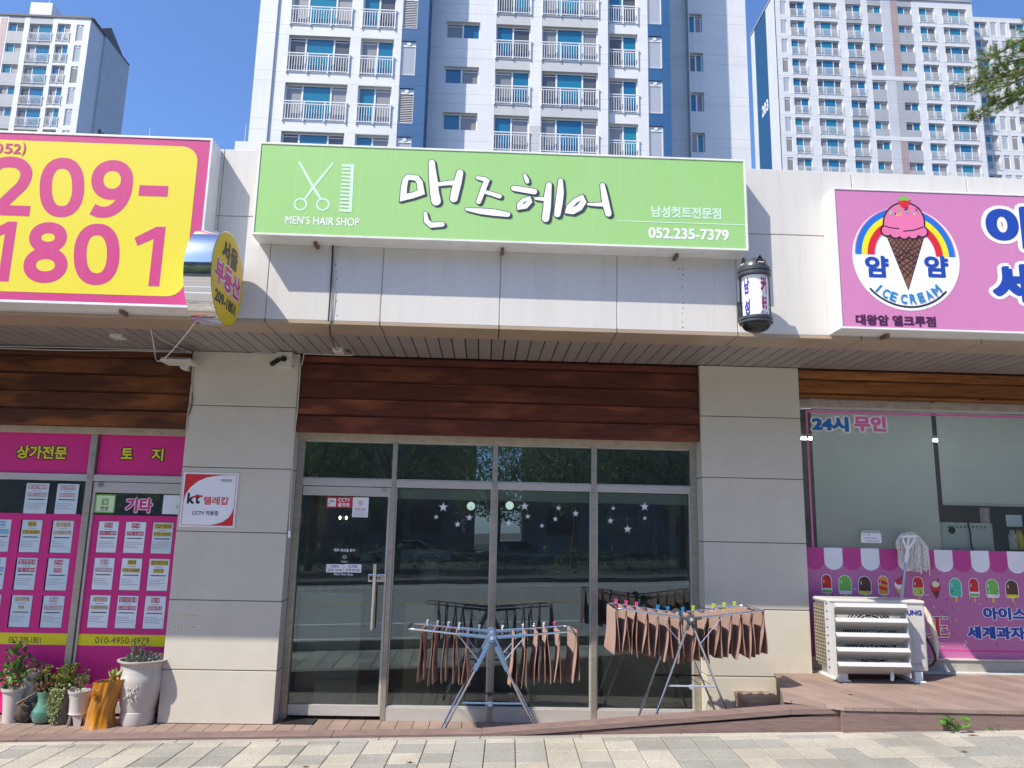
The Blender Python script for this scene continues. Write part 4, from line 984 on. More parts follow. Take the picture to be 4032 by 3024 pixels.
for _ in range(20):
    t = random.uniform(0,math.pi); x, y = random.uniform(1260,1470), random.uniform(385,445); b.stroke([pd(x-9*math.cos(t),y-6*math.sin(t)),pd(x+9*math.cos(t),y+6*math.sin(t))], 8*ud, YT, random.choice((3,1,2,5,5)))
b.flat([pd(1322,345),pd(1345,328),pd(1385,328),pd(1408,348),pd(1392,378),pd(1360,398),pd(1335,378)], YT, 6); b.flat([pd(1315,325),pd(1345,318),pd(1362,298),pd(1372,320),pd(1412,330),pd(1385,345),pd(1362,338),pd(1335,346)], YT, 2)
b.build('cone_emblem', [vinyl('scoop_pink', (.74,.17,.36)), v_yel, v_green, vinyl('cone_outline', (.035,.012,.02)), vinyl('waffle', (.22,.10,.05)), MATS['cyan_print'], v_red], ic)
b = MB(); b.e = .0025; b.ptext('얌','d',1088,730,1256,884,YT,0,.04); b.build('lettering', [v_blue, v_white], ic); b = MB(); b.e = .0025; b.ptext('얌','d',1507,728,1677,884,YT,0,.04)
b.build('lettering', [v_blue, v_white], ic); b = MB(); b.ptext('아','d',1942,380,2330,690,YT,0,.06,(1,.075)); b.ptext('이스크림','d',2395,395,3700,720,YT,0,.06,(1,.075)); b.build('lettering', [v_blue, v_white], ic); b = MB(); b.ptext('세','d',1985,782,2335,1080,YT,0,.06,(1,.075)); b.ptext('계과자','d',2400,795,3400,1100,YT,0,.06,(1,.075))
b.build('lettering', [v_blue, v_white], ic)
b = MB()
for ch, x, y, h in zip('ICECREAM', (1184,1236,1288,1362,1424,1482,1536,1590), (962,998,1020,1036,1036,1026,1008,976), (70,)*8):
    c = pd(x, y); th = math.atan2(c[0]-cw[0], -(c[1]-cw[1])); w = (.012 if ch == 'I' else .040 if ch != 'M' else .052)*88*ud/.07*.9; h = 66*ud
    b.text(ch, -w/2, w/2, -h/2, h/2, 0, 0, .03, mapf=lambda u_, z, e, c=c, th=th: V((c[0]+u_*math.cos(th)-z*math.sin(th), YT-.003-e, c[1]+u_*math.sin(th)+z*math.cos(th))))
b.build('curved_lettering', vinyl('azure_print', (.02,.22,.55)), ic)
b = MB(); b.e = .001; b.arc(cw, 343*ud, 357*ud, 220, 319, YT, 0, 40); b.ptext('대왕암 엘크루점','d',1022,1152,1588,1228,YT,1,.045); b.build('branch_lettering', [vinyl('navy_print', (.02,.02,.06)), vinyl('aubergine_print', (.07,.015,.06))], ic)

# round projecting sign at right angles to the wall
rs = thing('projecting_sign', 'round chrome drum sign with yellow face standing out between pink and green signs', 'sign', (-2.05,5.57,3.13))
c = V((-1.96,5.575,3.482)); r = .352
b = MB(); b.lathe([(r,-.19),(r,-.012),(r-.002,0)], c, 72, axis='X'); b.build('drum', mat('mirror_chrome', (.80,.81,.83), .07, 1., var=0), rs, smooth=35)
b = MB(); n = 64
b.add([c+V((.0012,(r-.005)*math.cos(2*math.pi*i/n),(r-.005)*math.sin(2*math.pi*i/n))) for i in range(n)], [tuple(range(n))]); b.build('face', vinyl('sign_amber', (.78,.52,.004)), rs)
def onface(x, z, e): return V((c.x+.002+e, x, z))
def ft(b, body, k, pts, mi, bold, halo=None):
    (xa,ya),(xb,yb_) = pts; p, q = atx(k,xa,ya,c.x), atx(k,xb,yb_,c.x); b.text(body, p.y, q.y, q.z, p.z, 0, mi, bold, halo, mapf=onface)
vinyl('dark_print', (.04,.035,.03)); vinyl('raspberry_print', (.62,.05,.22)); b = MB()
b.text('서울', 5.41, 5.76, 3.585, 3.755, 0, 0, .06, mapf=onface)
b.build('lettering', [MATS['dark_print']], rs); b = MB(); b.text('부동산', 5.30, 5.865, 3.38, 3.575, 0, 1, .05, (2,.045), mapf=onface)
b.build('lettering', [MATS['dark_print'], MATS['raspberry_print'], v_white], rs); b = MB(); b.text('209-1801', 5.345, 5.80, 3.255, 3.345, 0, 0, .045, mapf=onface)
b.build('lettering', [MATS['dark_print']], rs)
b = MB(); b.tube([(-2.05,5.92,3.55),(-2.05,5.97,3.55)], .03); b.build('wall_bracket', steel, rs)

# barber pole
bp = thing('barber_pole', 'black and white barber pole lamp with red writing mounted by the green sign', 'barber pole', (2.065,5.66,3.2))
c = V((2.055,5.665,0)); R = .118
zz = lambda y: at('d',313,y,5.60).z
b = MB(); b.lathe([(.095,zz(1150)),(.095,zz(868))], c, 40); pole = b.build('rotating_cylinder', mat('opal_plastic', (.9,.9,.9), .35, var=0), bp, smooth=40)
b = MB()
def cyl(x, z, e, rad=.0955): t = x/rad; return V((c.x+(rad+e)*math.sin(t), c.y-(rad+e)*math.cos(t), z))
b.text('커', .012, .075, zz(1005), zz(872), 0, 0, .05, mapf=cyl); b.text('트', .012, .075, zz(1148), zz(1018), 0, 0, .05, mapf=cyl)
b.text('남', -.125, -.072, zz(1000), zz(885), 0, 1, .05, mapf=cyl); b.text('성', -.125, -.072, zz(1148), zz(1035), 0, 1, .05, mapf=cyl)
random.seed(2)
for i in range(14):
    x, z = random.uniform(-.06,.03), zz(random.uniform(880,1140)); b.add([cyl(x+.0035*math.cos(t), z+.0035*math.sin(t), .0006) for t in [q*math.pi/4 for q in range(8)]], [tuple(range(8))], 2)
b.build('cylinder_lettering', [vinyl('pole_red', (.55,.03,.08)), vinyl('pole_blue', (.06,.05,.32)), MATS['grey_print']], bp)
b = MB(); b.lathe([(R-.004,zz(1160)),(R-.004,zz(850))], c, 40); m_ = glass('clear_tube', (.99,.99,.99), 1.1, dust=.0); b.build('clear_tube', m_, bp, smooth=40)
dkp = mat('graphite_plastic', (.05,.052,.056), .35, var=.05)
b = MB()
for y0, y1 in ((865,838),(838,806),(1200,1178),(1178,1152)): b.lathe([(R-.004,zz(y0)),(R+.008,zz(y0)+.004),(R+.008,zz(y1)-.004),(R-.004,zz(y1))], c, 40)
b.build('collar', dkp, bp, smooth=30)
b = MB(); z0 = zz(1200); b.lathe([(.001,z0-.062),(.05,z0-.058),(.085,z0-.042),(.105,z0-.018),(.108,z0)], c, 40); b.build('base_dome', mat('gloss_black', (.012,.012,.013), .15, var=0), bp, smooth=60)
b = MB(); z0 = zz(806); b.lathe([(.108,z0),(.104,z0+.02),(.085,z0+.055),(.05,z0+.078),(.001,z0+.085)], c, 40); dome = b.build('top_dome', dkp, bp, smooth=60)
for t in (-75, 10, 95, 185):
    b = MB(); a = R_(t); d = V((math.sin(a), -math.cos(a), 0)); e = V((d.y*-1, d.x, 0)); o = c+V((0,0,z0))+d*.065
    L, Rr, T, Bk = o-e*.052+V((0,0,.004)), o+e*.052+V((0,0,.004)), o+V((0,0,.088))+d*.012, o-d*.06+V((0,0,.06))
    b.add([L+d*.03, Rr+d*.03, T+d*.02, Bk], [(0,2,3),(2,1,3),(0,3,1)]); b.add([L+e*.012+d*.036+V((0,0,.006)), Rr-e*.012+d*.036+V((0,0,.006)), o+V((0,0,.070))+d*.026], [(0,1,2)], 1)
    for q in (-.016,0,.016): b.ball(o+e*q+d*.040+V((0,0,.024)), .006, 2, 6)
    b.build('light_hood', [dkp, black_m, white_p], bp)
b = MB(); b.box(2.02,2.09,5.70,5.92,3.42,3.47); b.box(2.0,2.11,5.905,5.92,3.36,3.53); b.build('wall_bracket', dkp, bp)

# security plate on the left pillar
kp = thing('security_plate', 'white square security plate with red corners screwed to the grey pillar', 'sign', (-2.5,7.07,1.6))
Yp = 7.072
p = [at('e',x,y,Yp) for x,y in ((1340,958),(1735,965),(1700,1360),(1297,1352))]; x0 = (p[0].x+p[3].x)/2; x1 = (p[1].x+p[2].x)/2; z0 = (p[2].z+p[3].z)/2; z1 = (p[0].z+p[1].z)/2
b = MB(); b.box(x0, x1, Yp-.004, 7.079, z0, z1); b.build('plate', v_white, kp, bevel=.002)
Y = Yp-.005; w = x1-x0; h = z1-z0; X = lambda u_: x0+w*u_; Z = lambda v_: z0+h*v_
b = MB(); b.rect(X(.03),X(.97),Z(.03),Z(.97),Y,0); b.rect(X(.04),X(.96),Z(.04),Z(.96),Y,1)
q = [(X(.04+.70*math.sin(R_(a))*1.0), 0) for a in (0,)]
cv = [(.04,.46),(.07,.60),(.14,.72),(.26,.83),(.42,.91),(.60,.945),(.78,.96)]
b.flat([(X(a),Z(d)) for a, d in cv]+[(X(.04),Z(.96))], Y, 0)
cv2 = [(.96,.36),(.94,.28),(.88,.18),(.78,.10),(.66,.06),(.55,.04)]; b.flat([(X(a),Z(d)) for a, d in cv2]+[(X(.96),Z(.04))], Y, 0)
b.text('k', X(.10),X(.235),Z(.42),Z(.62),Y,2,.045); b.text('t', X(.245),X(.335),Z(.42),Z(.60),Y,2,.045); b.stroke([(X(.19),Z(.535)),(X(.27),Z(.57)),(X(.365),Z(.56))], h*.035, Y, 0)
b.text('텔레캅', X(.41),X(.86),Z(.41),Z(.56),Y,0,.02); b.text('국민보안', X(.68),X(.89),Z(.835),Z(.89),Y,2,.01); b.text('CCTV 작동중', X(.22),X(.69),Z(.215),Z(.30),Y,2,.01)
b.build('printing', [v_red, v_white, v_blk], kp)
for k, xa, ya, xb, yb_, s_, lab in (('f',1423,436,1570,455,'화초에 손대지마세요','small yellow paper strip, the upper of two taped to the grey pillar'),('f',1360,532,1590,550,'예쁜 꽃나무 보기만 하세요..^^','long yellow paper strip, the lower of two taped to the grey pillar')):
    b = MB(); xx0,xx1,zz0,zz1 = R4(k,xa,ya,xb,yb_,7.078); b.box(xx0,xx1,7.0775,7.0788,zz0-.003,zz1+.003); b.text(s_, xx0+.005,xx1-.005,zz0,zz1,7.0774,1,.0)
    b.build('paper_strip', [vinyl('yellow_strip' if 'yellow_strip' not in MATS else 'yellow_strip_b', (.74,.71,.48)), v_blk], label=lab, cat='note', group='paper strips on the pillar')

# camera, floodlight, boxes, cables
cc = thing('security_camera', 'black bullet camera on an off-white junction box under the soffit', 'camera', (-1.92,7.0,3.1))
b = MB(); x0,x1,z0,z1 = R4('t',470,250,830,590,6.99); b.box(x0,x1,6.985,7.08,z0,z1); b.box(x1,x1+.012,7.0,7.05,z0+.05,z0+.09); b.build('junction_box', mat('ivory_plastic', (.58,.56,.48), .5, var=.04), cc, bevel=.004)
cb = mat('black_plastic', (.018,.018,.019), .4, var=0); p = at('t',655,405,6.98)
b = MB(); b.lathe([(.027,0),(.027,.012),(.018,.02)], (p.x,6.965,p.z), 20, axis='Y'); q = at('t',540,420,6.93); b.tube([(p.x,6.97,p.z),(q.x+.01,6.93,q.z)], .014); b.build('mount', cb, cc, smooth=40)
b = MB(); e0, e1 = at('t',540,425,6.93), at('t',385,520,6.87); d = (e1-e0).normalized(); b.tube([e0-d*.005,e0,e1,e1+d*.006], [.014,.021,.022,.018], 16); b.tube([e1+d*.004,e1+d*.008], [.013,.013], 12, 1); b.bar(e0+V((0,-.005,.022)), e1+d*.015+V((0,-.005,.022)), .03, .004); b.build('barrel', [cb, mat('lens', (.03,.03,.05), .08, var=0)], cc, smooth=40)
fl = thing('floodlight', 'dusty white finned floodlight above the estate agent by the pillar', 'lamp', at('e',1300,150,6.98))
fw = mat('dusty_white', (.62,.60,.54), .55, var=.1, scale=30, dirt=.35)
b = MB(); p0, p1 = at('e',1182,152,6.85), at('e',1398,160,6.85); b.box(p0.x,p1.x,6.78,6.98,p0.z-.012,p0.z+.008)
for i in range(12): x = p0.x+.006+(p1.x-p0.x-.02)*i/11; b.box(x,x+.004,6.79,6.97,p0.z+.008,p0.z+.028)
b.build('housing', fw, fl); b = MB(); p = at('e',1330,180,6.98); b.lathe([(.04,-.0),(.04,.016),(.02,.02)], (p.x,7.0,p.z), 20, axis='Y'); b.tube([(p.x,7.0,p.z),(p.x,6.95,p.z+.02),(p.x,6.9,p0.z)], .01); b.box(p.x-.03,p.x+.03,7.02,7.12,p.z-.03,p.z+.02); b.build('mount', fw, fl)
iv = MATS['ivory_plastic']
p = at('a',788,1400,6.6); b = MB(); b.box(p.x-.05,p.x+.05,6.5,6.62,3.235,3.262); b.build('junction_box', iv, label='ivory junction box on the soffit below the pink sign', cat='junction box', bevel=.003)
p = at('b',620,1508,6.85); b = MB(); b.box(p.x-.045,p.x+.045,6.78,6.9,3.225,3.262); b.build('junction_box', iv, label='ivory junction box on the soffit at the end of the raceway below the green sign', cat='junction box', bevel=.003)
b = MB(); b.bar(at('b',532,1342,5.94)+V((0,0,-.012)), at('b',655,1500,6.80), .028, .02); b.build('cable_raceway', iv, label='ivory cable raceway crossing the soffit below the green sign', cat='raceway')
def cable(pts, r, m_, label, n=6):
    P = [V(p) for p in pts]; out = []
    for i in range(len(P)-1):
        a, b_, c_, d_ = P[max(i-1,0)], P[i], P[i+1], P[min(i+2,len(P)-1)]
        for q in range(5):
            t = q/5; out.append(.5*((2*b_)+(c_-a)*t+(2*a-5*b_+4*c_-d_)*t*t+(3*b_-a-3*c_+d_)*t**3))
    out.append(P[-1]); bb = MB(); bb.tube(out, r, n); bb.build('cable', m_, label=label, cat='cable', smooth=60)
kg = mat('grey_cable', (.45,.44,.42), .5, var=.05); kw = mat('white_cable', (.62,.60,.56), .5, var=.05); kb = mat('black_cable', (.03,.03,.03), .5, var=0)
cable([at('b',572,780,5.90),at('b',568,900,5.905),at('b',556,1100,5.905),at('b',540,1335,5.905)], .007, kb, 'black cable running down the pale fascia from the green sign')
cable([at('b',600,800,5.90),at('b',618,800,5.89),at('b',585,850,5.905),at('b',575,1150,5.905),at('b',552,1335,5.905)], .003, kg, 'thin grey cable hanging beside the black cable under the green sign')
cable([at('b',550,1345,5.93)+V((0,0,-.02)),at('b',560,1430,6.3)+V((0,0,-.02)),at('b',600,1525,6.75)+V((0,0,-.02)),at('b',660,1510,6.8)], .004, kb, 'black cable sagging from the raceway to the junction box')
cable([at('b',660,1500,6.82),at('b',700,1525,6.85),at('b',680,1560,6.85),at('b',665,1530,6.85),at('b',705,1570,6.95)], .0045, kb, 'coiled black cable end below the raceway')
cable([at('a',1280,1305,5.6),at('a',1180,1430,6.0),at('a',1090,1530,6.3),at('a',1025,1560,6.5),at('a',1005,1460,6.55),at('a',985,1345,6.3)], .005, kw, 'white cable looping from the round sign back to the soffit')
cable([at('a',985,1345,6.3),at('a',1050,1420,6.6),at('a',1180,1480,6.9),at('a',1250,1510,7.0)], .004, kw, 'white cable from the soffit to the corner above the pillar')
for j, (y0, y1, s_) in enumerate(((1466,1490,'upper'),(1478,1500,'lower'))):
    cable([at('a',-250,y0-6,7.04),at('a',0,y0,7.04),at('a',430,y0+8+j*6,7.04),at('a',860,y1-6,7.04),at('a',1250,y1+8,7.04)], .006, kg, s_+' grey cable clipped along the timber top of the estate agent')
cable([at('e',1405,80,7.06),at('e',1395,250,7.07),at('e',1390,380,7.07),at('e',1365,520,7.07),at('e',1350,655,7.07)], .006, kg, 'grey cable running down the left edge of the pillar')
cable([at('e',1380,85,7.06),at('e',1388,300,7.07),at('e',1395,450,7.07),at('e',1360,560,7.07)], .004, kb, 'black cable tangled down the left edge of the pillar')
cable([at('t',0,262,7.05),at('t',320,258,7.05),at('t',470,300,7.05)], .004, kw, 'white cable along the pillar top feeding the security camera')
cable([at('t',2130,300,7.06),at('t',2110,325,7.06),at('t',1600,312,7.06),at('t',1130,295,7.06),at('t',1080,350,7.06),at('t',1045,520,7.06),at('t',1015,560,7.065),at('t',995,850,7.07),at('t',955,1400,7.07),at('t',930,1660,7.07),at('g',125,230,7.08),at('g',100,700,7.08),at('g',85,1000,7.08)], .0045, kw, 'white cable running along the timber and down the right edge of the left pillar')
b = MB(); p = at('g',86,1025,7.06); b.box(p.x-.011,p.x+.011,7.055,7.08,p.z-.03,p.z+.03); b.build('door_sensor', white_p, label='small white sensor at the end of the cable on the pillar edge', cat='sensor', bevel=.003)
# ================================================================== APARTMENT TOWERS
PB = pane_mat('pane_sky_blue', (.006,.11,.23), (.010,.18,.26)); PG = pane_mat('pane_screen', (.16,.165,.17), (.25,.245,.24), .35); PD = pane_mat('pane_dark', (.05,.055,.06), (.10,.10,.10), .25)  # sky reflection painted into the blue base colour, along with blue film
tw_white = mat('window_white', (.68,.68,.68), .4, var=0); rail_m = mat('rail_white', (.68,.69,.69), .4, var=0)
UM = {}
def unit(kind, w, h, var):
    key = (kind, round(w,2), round(h,2), var)
    if key in UM: return UM[key]
    f = .07; b = MB(); p = MB(); r = None
    if kind == 'louver':
        b.box(0,w,-.02,.05,-h,-h+.05); b.box(0,w,-.02,.05,-.32,-.27); b.box(0,.05,-.02,.05,-h,0); b.box(w-.05,w,-.02,.05,-h,0); b.box(0.05,w-.05,.02,.05,-.27,0)
        b.lathe([(.11,-.06),(.11,-.03),(.001,-.05)][:2], (w/2,.02,-.14), 12, axis='Y')
        n = 16
        for i in range(n):
            z = -h+.06+(h-.4)*i/n
            if var: b.box(.05,w-.05,-.01,.03,z,z+.03)
            else: b.add([(.05,.035,z),(w-.05,.035,z),(w-.05,0,z+(h-.4)/n),(.05,0,z+(h-.4)/n)], [(0,1,2,3)])
        p.add([(.05,.06,-h),(w-.05,.06,-h),(w-.05,.06,-.3),(.05,.06,-.3)], [(0,1,2,3)])
    else:
        b.box(0,w,-.03,.05,-h,-h+f); b.box(0,w,-.03,.05,-f,0); b.box(0,f,-.03,.05,-h+f,-f); b.box(w-f,w,-.03,.05,-h+f,-f)
        cuts = [.0,.27,.73,1.] if kind == 'bal3' else ([0,.36,1] if kind == 'bal2w' else [0,.5,1])
        for c in cuts[1:-1]: b.box(w*c-.045,w*c+.045,-.03,.05,-h+f,-f)
        for i in range(len(cuts)-1):
            a, c = w*cuts[i]+.05, w*cuts[i+1]-.05
            blue = (i == 1) if kind in ('bal3','bal2w') else (i == var % 2)
            y = .0 if blue else .02
            p.add([(a,y,-h+f),(c,y,-h+f),(c,y,-f),(a,y,-f)], [(0,1,2,3)], 0 if blue else 1)
            if not blue: b.box(a,c,-.01,.02,-f-.14,-f-.1)
    def mk(mb, nm, ms):
        me = bpy.data.meshes.new(nm); me.from_pydata(mb.v, [], mb.f)
        for m_ in ms: me.materials.append(m_)
        me.polygons.foreach_set('material_index', mb.m); return me
    out = [mk(b, 'window', [tw_white]), mk(p, 'pane', [PB, PG if var < 2 else PD] if kind != 'louver' else [black_m])]
    if kind.startswith('bal'):
        r = MB(); z0, z1 = -h-.02, -h+1.08; n = max(8, int(w/.135))
        r.box(-.1,w+.1,-.03,.03,z1-.05,z1); r.box(-.05,w+.05,-.02,.02,z1-.19,z1-.15); r.box(-.05,w+.05,-.02,.02,z0+.03,z0+.07)
        for i in range(n+1): x = w*i/n; r.box(x-.014,x+.014,-.014,.014,z0+.05,z1-.17)
        for t in ((0,1/3,2/3,1) if kind == 'bal3' else (0,.5,1)): x = w*t; r.box(x-.03,x+.03,-.03,.03,z0-.08,z1-.04); r.box(x-.02,x+.02,-.02,.2,z0-.08,z0-.03)
        out.append(mk(r, 'railing', [rail_m]))
    UM[key] = out; return out
def facade(root, Y0, x0, x1, bays, heads, z0, z1, mats, depth=.30, pid='wall'):
    # bays: (xa, xb, kind, head offset, opening height, spandrel material index, unit width inset)
    b = MB(); bays = sorted(bays); edges = [x0]+[e for bb in bays for e in bb[:2]]+[x1]
    b.box(x0, x1, Y0+depth+.06, Y0+depth+.3, z0, z1)
    for i in range(0, len(edges), 2):
        if edges[i+1]-edges[i] > .01: b.box(edges[i], edges[i+1], Y0, Y0+depth+.06, z0, z1)
    for xa, xb, kind, dz, h, sm, *rest in bays:
        z = z0
        for hd in sorted(heads):
            b.box(xa, xb, Y0+(.012 if sm else 0), Y0+depth+.06, z, hd+dz-h, sm); z = hd+dz
        b.box(xa, xb, Y0+(.012 if sm else 0), Y0+depth+.06, z, z1, sm)
    b.build(pid, mats, root)
    for xa, xb, kind, dz, h, sm, *rest in bays:
        for hd in heads:
            var = random.choice((0,1,0,1,0,1,2,3)); w = xb-xa; um = unit(kind, w, h, var if kind != 'louver' else random.choice((0,0,1)))
            yw = Y0+(.10 if kind == 'louver' else depth-.06); o = inst('louvre_door' if kind == 'louver' else 'window', um[0], root, (xa, yw, hd+dz)); inst('pane', um[1], o, (xa, yw, hd+dz))
            if len(um) > 2: inst('railing', um[2], root, (xa, Y0-.06, hd+dz))
random.seed(21)
# --- middle tower
YM = 38.0; mt = thing('apartment_tower', 'white apartment tower with blue vertical bands rising behind the green sign', 'building', (0,45,0))
X = lambda k, x, y, Y: at(k,x,y,Y).x
WALL = (.62,.62,.61); pit = 2.83
wm = lined('tower_concrete', WALL, pit, 22.1, (.02,.62)); gm = lined('tower_grey', (.45,.45,.44), pit, 22.1, (.02,.62)); blm = lined('tower_blue', (.014,.086,.21), pit, 22.1, (.02,.62), dark=.5)
h0 = 24.95; heads = [h0+pit*i for i in range(-3,4)]
xA = X('m',105,700,YM)
bays = [(X('m',345,700,YM),X('m',840,700,YM),'bal3',0,2.17,0),(X('m',925,700,YM),X('m',1190,700,YM),'bal2',-.02,2.17,0),(X('m',1248,720,YM),X('m',1370,720,YM),'louver',-.06,2.05,2)]
xbl = X('m',1462,700,YM)
facade(mt, YM, xA, X('m',1370,700,YM), bays, heads, 0, 62, [wm,gm,blm])
b = MB(); b.box(xA-.05, X('m',240,700,YM), YM-.12, YM+.2, 0, 62); b.build('corner_pier', wm, mt)
b = MB(); b.box(X('m',1370,700,YM), xbl, YM-.15, 39.6, 0, 62); b.build('blue_band', blm, mt)
b = MB(); b.box(xA, xbl-.02, YM+.7, 52, 0, 61.9); b.build('tower_core', wm, mt)
YM2 = 39.5; hd2 = 27.22; heads2 = [hd2+pit*i for i in range(-3,3)]
bays = [(X('m',1606,600,YM2),X('m',1880,600,YM2),'win2',.05,1.05,0),(X('n',100,545,YM2),X('n',376,545,YM2),'bal2',0,2.13,1),(X('n',467,560,YM2),X('n',915,560,YM2),'bal3',0,2.13,1)]
facade(mt, YM2, xbl-.02, X('n',994,570,YM2), bays, heads2, 0, 62, [wm,gm,blm])
b = MB(); b.box(X('n',380,560,YM2), X('n',463,560,YM2), YM2-.012, YM2+.1, 0, heads2[2]-.6); b.build('grey_pier', gm, mt)
YM3 = 39.85
xf = X('n',1426,620,YM3); xf2 = X('n',1486,620,YM3)
bays = [(X('n',1000,610,YM3),X('n',1230,610,YM3),'bal2',-.05,2.13,0),(X('n',1312,620,YM3),xf,'louver',-.1,2.05,2)]
facade(mt, YM3, X('n',996,600,YM3), xf, bays, heads2, 0, 62, [wm,gm,blm])
b = MB(); b.box(xf, xf2, YM3-.12, 44, 0, 62); b.build('blue_band', blm, mt)
b = MB(); b.box(xbl, xf2-.02, YM2+.7, 52, 0, 61.9); b.build('tower_core', wm, mt)
YW = 43.2; w0 = X('n',1640,730,YW); wh = at('n',1700,730,YW).z
facade(mt, YW, w0, X('n',1785,730,YW), [(X('n',1648,730,YW),X('n',1752,730,YW),'win2',0,1.30,0)], [wh+2.72*i for i in range(-3,4)], 0, 62, [wm,gm,blm])
b = MB(); b.box(xf2-.05, w0, YW+.5, 52, 0, 62); b.box(X('n',1785,730,YW), X('n',2112,730,YW), YW+.12, 53, 0, 62); b.box(w0, X('n',1785,730,YW), YW+.7, 52, 0, 61.9); b.build('wing_wall', wm, mt)
# --- right tower with the painted number
YT_ = 94.0; rt = thing('apartment_tower', 'white and grey slab tower with blue painted flank and the number 203 at the right', 'building', (52,98,0))
zo = lambda y: at('o',700,y,YT_).z
hs = [zo(y) for y in (20,160,310,457,610,765,910,1063,1220)]; pit2 = (hs[0]-hs[-1])/8; hs = [hs[-1]+pit2*i for i in range(-1,9)]
ztop = hs[-1]+.95
w2 = lined('slab_concrete', (.58,.58,.57), pit2, hs[0]-.3, (0,.55), lw=.06); g2 = lined('slab_grey', (.33,.335,.345), pit2, hs[0]-.3, (0,.55), lw=.05); br2 = lined('slab_brown', (.33,.25,.235), pit2, hs[0]-.3, (0,.55), lw=.05)
xo = lambda x, y=480: X('o',x,y,YT_)
xc = X('o',318,650,YT_)
bays = [(xo(355),xo(402),'louver',0,2.15,0),(xo(430),xo(545),'bal2',0,2.3,0),(xo(615),xo(800),'bal3',0,2.3,0),(xo(865),xo(985),'bal2',-.05,2.3,1),(xo(1035),xo(1142),'win2',-.1,1.15,1),(xo(1270),xo(1380),'win2',-.1,1.15,1),(xo(1437),xo(1557),'bal2',-.1,2.3,0),(xo(1617),xo(1806),'bal3',-.1,2.3,0)]
facade(rt, YT_, xc, xo(1852), bays, hs, 0, ztop, [w2,g2,br2])
zb = lambda y: at('o',1230,y,YT_).z
b = MB(); b.box(xo(1146),xo(1214),YT_-.02,YT_+.3,0,ztop-.3); b.build('grey_strip', lined('pale_grey', (.45,.46,.48), pit2, hs[0]-.3, (0,.55), lw=.05), rt)
b = MB(); b.box(xo(1214),xo(1268),YT_-.02,YT_+.3,0,zb(1085)); b.box(xo(1214),xo(1268),YT_-.02,YT_+.3,zb(588),ztop-.2); b.build('brown_strip', br2, rt)
b = MB(); b.box(xo(1214),xo(1268),YT_-.02,YT_+.3,zb(1050),zb(625)); b.build('grey_strip', g2, rt)
b = MB(); b.box(xo(1030),xo(1386),YT_-.05,YT_-.021,zb(622),zb(590)); b.box(xo(1030),xo(1386),YT_-.05,YT_-.021,zb(1083),zb(1052)); b.build('white_band', w2, rt)
YT2 = 96.2; xo2 = lambda x: X('o',x,500,YT2)
bays = [(xo2(1860),xo2(1958),'bal2',-.3,2.2,0),(xo2(1985),xo2(2030),'louver',-.3,2.1,0),(xo2(2060),xo2(2106),'louver',-.3,2.1,0),(xo2(2132),xo2(2250),'bal2',-.3,2.2,0)]
facade(rt, YT2, xo(1852), xo2(2500), bays, hs, 0, ztop-.5, [w2,g2,br2])
Yfar = 103.4
b = MB(); b.box(xc+.02, xo(1852)-.05, YT_+.7, Yfar, 0, ztop-.1); b.box(xo(1852), xo2(2500), YT2+.7, Yfar, 0, ztop-.6); b.build('tower_core', w2, rt)
b = MB(); b.box(xc-.1, xo(1852), YT_-.15, YT_+.1, ztop, ztop+.25); b.box(xc-.1, xc+.2, YT_+.1, Yfar, ztop, ztop+.25); b.build('parapet', mat('parapet_grey', (.30,.31,.33), .7), rt)
fa = lambda x, y: atx('o',x,y,xc)
ya, yb2, yc = fa(232,300).y, fa(141,310).y, Yfar
b = MB(); b.box(xc-.02, xc+.1, ya, yb2, 0, ztop-.02); b.build('blue_flank', lined('flank_blue', (.010,.075,.17), .7, 0, (0,), lw=.05, dark=.35), rt)
b = MB(); b.box(xc-.01, xc+.1, YT_, ya, 0, ztop-.05); b.box(xc-.01, xc+.1, yb2, Yfar, 0, ztop-.05); b.build('white_flank', lined('flank_white', (.56,.57,.57), .7, 0, (0,), lw=.05, dark=.6), rt)
p0, p1 = fa(196,830), fa(247,826)
def flank(u_, z, e): return V((xc-.03-e, u_, z))
b = MB(); zt0 = fa(220,868).z; zt1 = fa(222,797).z; b.text('203', max(p0.y,p1.y), min(p0.y,p1.y), zt0-.2, zt1+.2, 0, 0, .025, mapf=flank); b.build('number', v_white, rt)
# --- left tower
YL_ = 85.0; lt = thing('apartment_tower', 'white and grey tower with a grey gable flank behind the pink sign', 'building', (-55,90,0))
zp = lambda y: at('p',500,y,YL_).z
hs3 = [zp(y) for y in (265,515,765,1010,1260,1505)]; pit3 = (hs3[0]-hs3[-1])/5; hs3 = [hs3[-1]+pit3*i for i in range(-2,6)]; zt3 = hs3[-1]+.75
w3 = lined('left_concrete', (.63,.635,.63), pit3, hs3[0]-.3, (0,.5), lw=.05); g3 = lined('left_grey', (.36,.37,.37), pit3, hs3[0]-.3, (0,.5), lw=.05); br3 = lined('left_brown', (.47,.33,.31), pit3, hs3[0]-.3, (0,.5), lw=.05)
xp = lambda x: X('p',x,510,YL_)
xcl = X('p',985,800,YL_)
bays = [(xp(62),xp(250),'win2',-.1,1.15,1),(xp(312),xp(585),'bal2w',-.15,2.3,1),(xp(642),xp(796),'bal2',0,2.3,0),(xp(868),xp(952),'louver',-.05,2.2,0)]
facade(lt, YL_, xp(-300), xcl, bays, hs3, 0, zt3, [w3,g3,br3])
b = MB(); b.box(xp(-30),xp(44),YL_-.02,YL_+.3,0,zt3-.3); b.build('brown_strip', br3, lt)
fl_ = lambda x, y: atx('p',x,y,xcl)
yfar = fl_(1480,800).y
sidem = lined('flank_grey', (.52,.54,.57), .75, 0, (0,), lw=.04, dark=.8)
